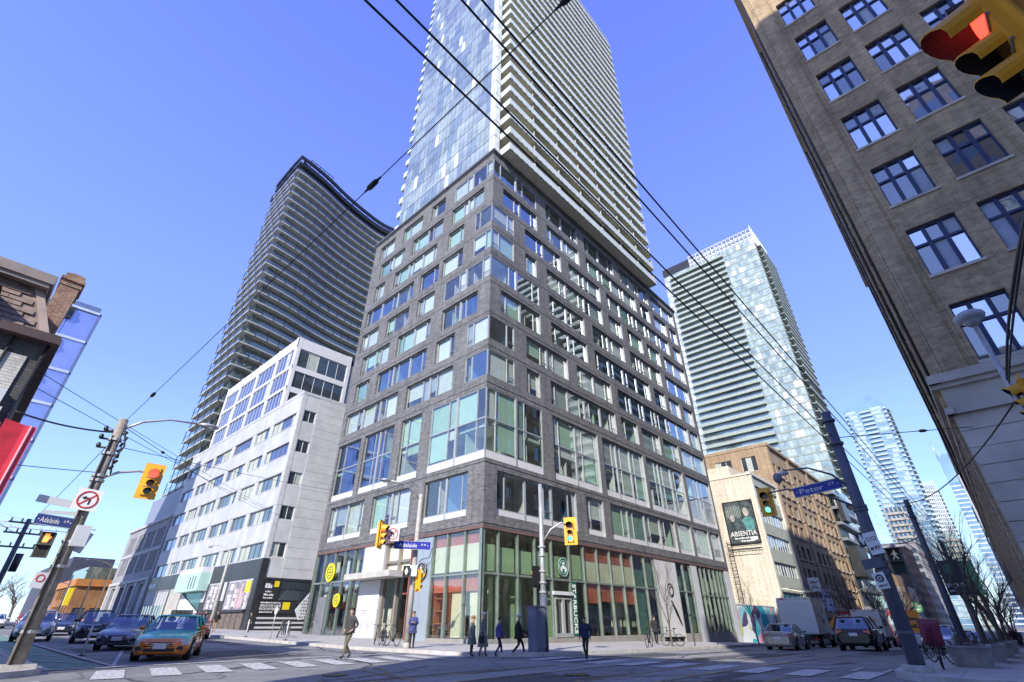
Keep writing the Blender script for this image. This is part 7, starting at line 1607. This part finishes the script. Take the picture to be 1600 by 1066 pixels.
# ------------------------------------------------------------------ street clutter along the far right street
def far_block(x, wd, h, c, lab, y=26, sgn=-1):
    t = thing('street_building', lab, 'building', (x, y, -2.4)); k = KW(t); F = Fac('y', y, sgn)
    m = brick('far_wall', c, tuple(min(1, v * 1.3) for v in c), tuple(v * .7 for v in c), .6, .25)
    ops = [(x + 1 + q * 3.4, x + 3 + q * 3.4, 3.4 + r * 3.7, 5.6 + r * 3.7) for q in range(int(wd / 3.4)) for r in range(int((h - 4) / 3.7))]
    W2 = Fac('x', x, -1); yo = y if sgn < 0 else y - 20
    wo = [(yo + 1 + q * 3.4, yo + 3 + q * 3.4, 3.4 + r * 3.7, 5.6 + r * 3.7) for q in range(5) for r in range(int((h - 4) / 3.7))]
    s = MB(); wall(s, F, x, x + wd, -4, h, ops, .3); wall(s, W2, yo, yo + 20, -4, h, wo, .3); s.box(x + .1, yo + .1, h - .8, x + wd, yo + 19.8, h - .4); k('wall', s, m)
    for o in ops: p = MB(); fbox(p, F, *o, -.3, -.22); k('window', p, M_WDK)
    for o in wo: p = MB(); fbox(p, W2, *o, -.3, -.22); k('window', p, M_WDK)
    s = MB(); fbox(s, F, x, x + wd, h, h + .6, -.3, .4); fbox(s, W2, yo, yo + 20, h, h + .6, -.3, .3); fbox(s, F, x + .3, x + wd - .3, 1.6, 2.8, .02, .5); k('cornice', s, mat('far_trim', tuple(v * .7 for v in c), .7))
far_block(284, 26, 30, (.36, .2, .13), 'tall red-brown brick block beyond the shop row'); far_block(311, 30, 20, (.5, .44, .36), 'sand-coloured block far along the sunny side'); far_block(342, 40, 38, (.3, .3, .32), 'grey block at the far sunny end of the right street')
far_block(250, 50, 30, (.28, .2, .16), 'dark brown block at the far shaded end of the right street', -2.2, 1); far_block(302, 50, 46, (.4, .42, .46), 'grey slab farthest along the shaded side', -2.4, 1)
for i, (x, z, wd, h, c, lab) in enumerate(((105.6, 7.2, 2.0, 2.2, (.7, .72, .78), 'white projecting sign with a blue mark at the tan brick corner'), (108.5, 4.4, 1.9, 1.7, (.55, .6, .75), 'pale blue projecting sign below the white one'), (113, 5.0, 1.6, 3.6, (.5, .5, .7), 'tall lilac projecting sign further along the tan front'), (121, 2.4, 2.2, 1.6, (.5, .04, .05), 'dark red projecting sign low on the tan front'), (196, 4.0, 3, 1.6, (.6, .05, .06), 'red sign on the brick shop row'), (230, 6.0, 3, 3, (.1, .3, .14), 'green sign far along the shop row'))):
    t = thing('projecting_sign', lab, 'sign', (x, 25.6, z)); p = MB(); p.box(-.12, -wd, -h / 2, .12, -.2, h / 2); p.build('sign_box', mat('shop_sign', c, .5, var=.1), t)
    p = MB(); greek(p, (-.125, -wd / 2 - .1, h * .18), (0, -1, 0), wd * .55, h * .22); greek(p, (-.125, -wd / 2 - .1, -h * .2), (0, -1, 0), wd * .5, h * .14); p.build('sign_print', M_POLED if i < 3 else M_SWH, t)
    p = MB(); p.tube((0, -.3, h * .4), (0, .4, h * .4), .05, n=5); p.tube((0, -.3, -h * .4), (0, .4, -h * .4), .05, n=5); p.build('bracket', M_DKMET, t)
for x, y, lab in ((69, 14.9, 'orange diamond works sign on a stand behind the box truck'), (83, 15, 'farther orange diamond works sign at the sunny kerb')):
    t, P, r, u, n = signplate('works_sign', lab, 'road sign', (x, y, gz(x, y) + 2.0), (-1, 0), 1.2, 1.2, bpy.data.materials['works_orange'], pi / 4, .03)
    p = MB(); p.tube((0, 0, -.6), (0, 0, -2.0), .04, n=5); p.build('stand', M_DKMET, t)
AWN = thing('patio_frame', 'red steel patio frame before the far shop row', 'frame', (172, 24.2, gz(172, 20) + .15)); p = MB()
for a in (-3, 0, 3):
    for b in (-1.6, 1.2): p.tube((a, b, 0), (a, b, 5.2), .12, n=5)
    p.tube((a, -1.6, 5.2), (a, 1.2, 6.6), .1, n=5)
for z in (2.6, 5.2): p.tube((-3, -1.6, z), (3, -1.6, z), .1, n=5); p.tube((-3, -1.6, z - 2.4), (3, -1.6, z), .07, n=5)
p.build('red_frame', mat('red_steel', (.45, .06, .05), .5), AWN)
t1_ = tree('bare tree beside the far street pole on the shaded pavement', 66, 1.4, 9, 51, .55, .12)
for i, (x, y, rz) in enumerate(((80, 1.2, 1.3), (95, 1.3, 2.4), (112, 1.2, .6), (130, 1.3, 3.4))): dup(t1_, (x, y, gz(x, y) + .15), rz, ('second', 'third', 'fourth', 'last')[i] + ' bare tree beyond the far street pole on the shaded pavement')
t2_ = bpy.data.objects.get('bare_tree.006')
if t2_:
    for i, (x, rz) in enumerate(((101, 1.), (128, 2.2), (146, 4.0), (164, 5.2))): dup(t2_, (x, 16.6, gz(x, 16.6) + .15), rz, ('nearest', 'second', 'third', 'farthest')[i] + ' of the four bare trees lining the sunny pavement past the tan brick building')
for i, (x, y, hd, m, kd) in enumerate(((88, 7.8, 180, P_WH, SED), (96, 10.4, 0, P_GR, SUV), (108, 7.8, 180, P_BK, SED), (86, 4.2, 180, P_SI, SUV), (100, 4.2, 180, P_MR, SED))):
    car(kd, ('white oncoming sedan', 'grey SUV', 'black oncoming sedan', 'silver parked SUV', 'maroon parked sedan')[i] + ' in the far traffic of the right street', x, y, hd, m, cat='SUV' if kd is SUV else 'car')
GB = thing('green_banner', 'pale green banner hung among the bare trees on the shaded pavement', 'banner', (48, 1.9, 0)); p = MB(); p.box(-.03, -.9, 2.9, .03, 0, 5.0); p.build('cloth', mat('banner_pale_green', (.2, .5, .22), .7), GB)
p = MB(); p.tube((0, .1, gz(48, 1.9) + .1), (0, .1, 5.4), .06, n=6); p.tube((0, .1, 5.0), (0, -.95, 5.0), .02, n=5); p.tube((0, .1, 2.9), (0, -.95, 2.9), .02, n=5); p.build('banner_post', M_POLED, GB)
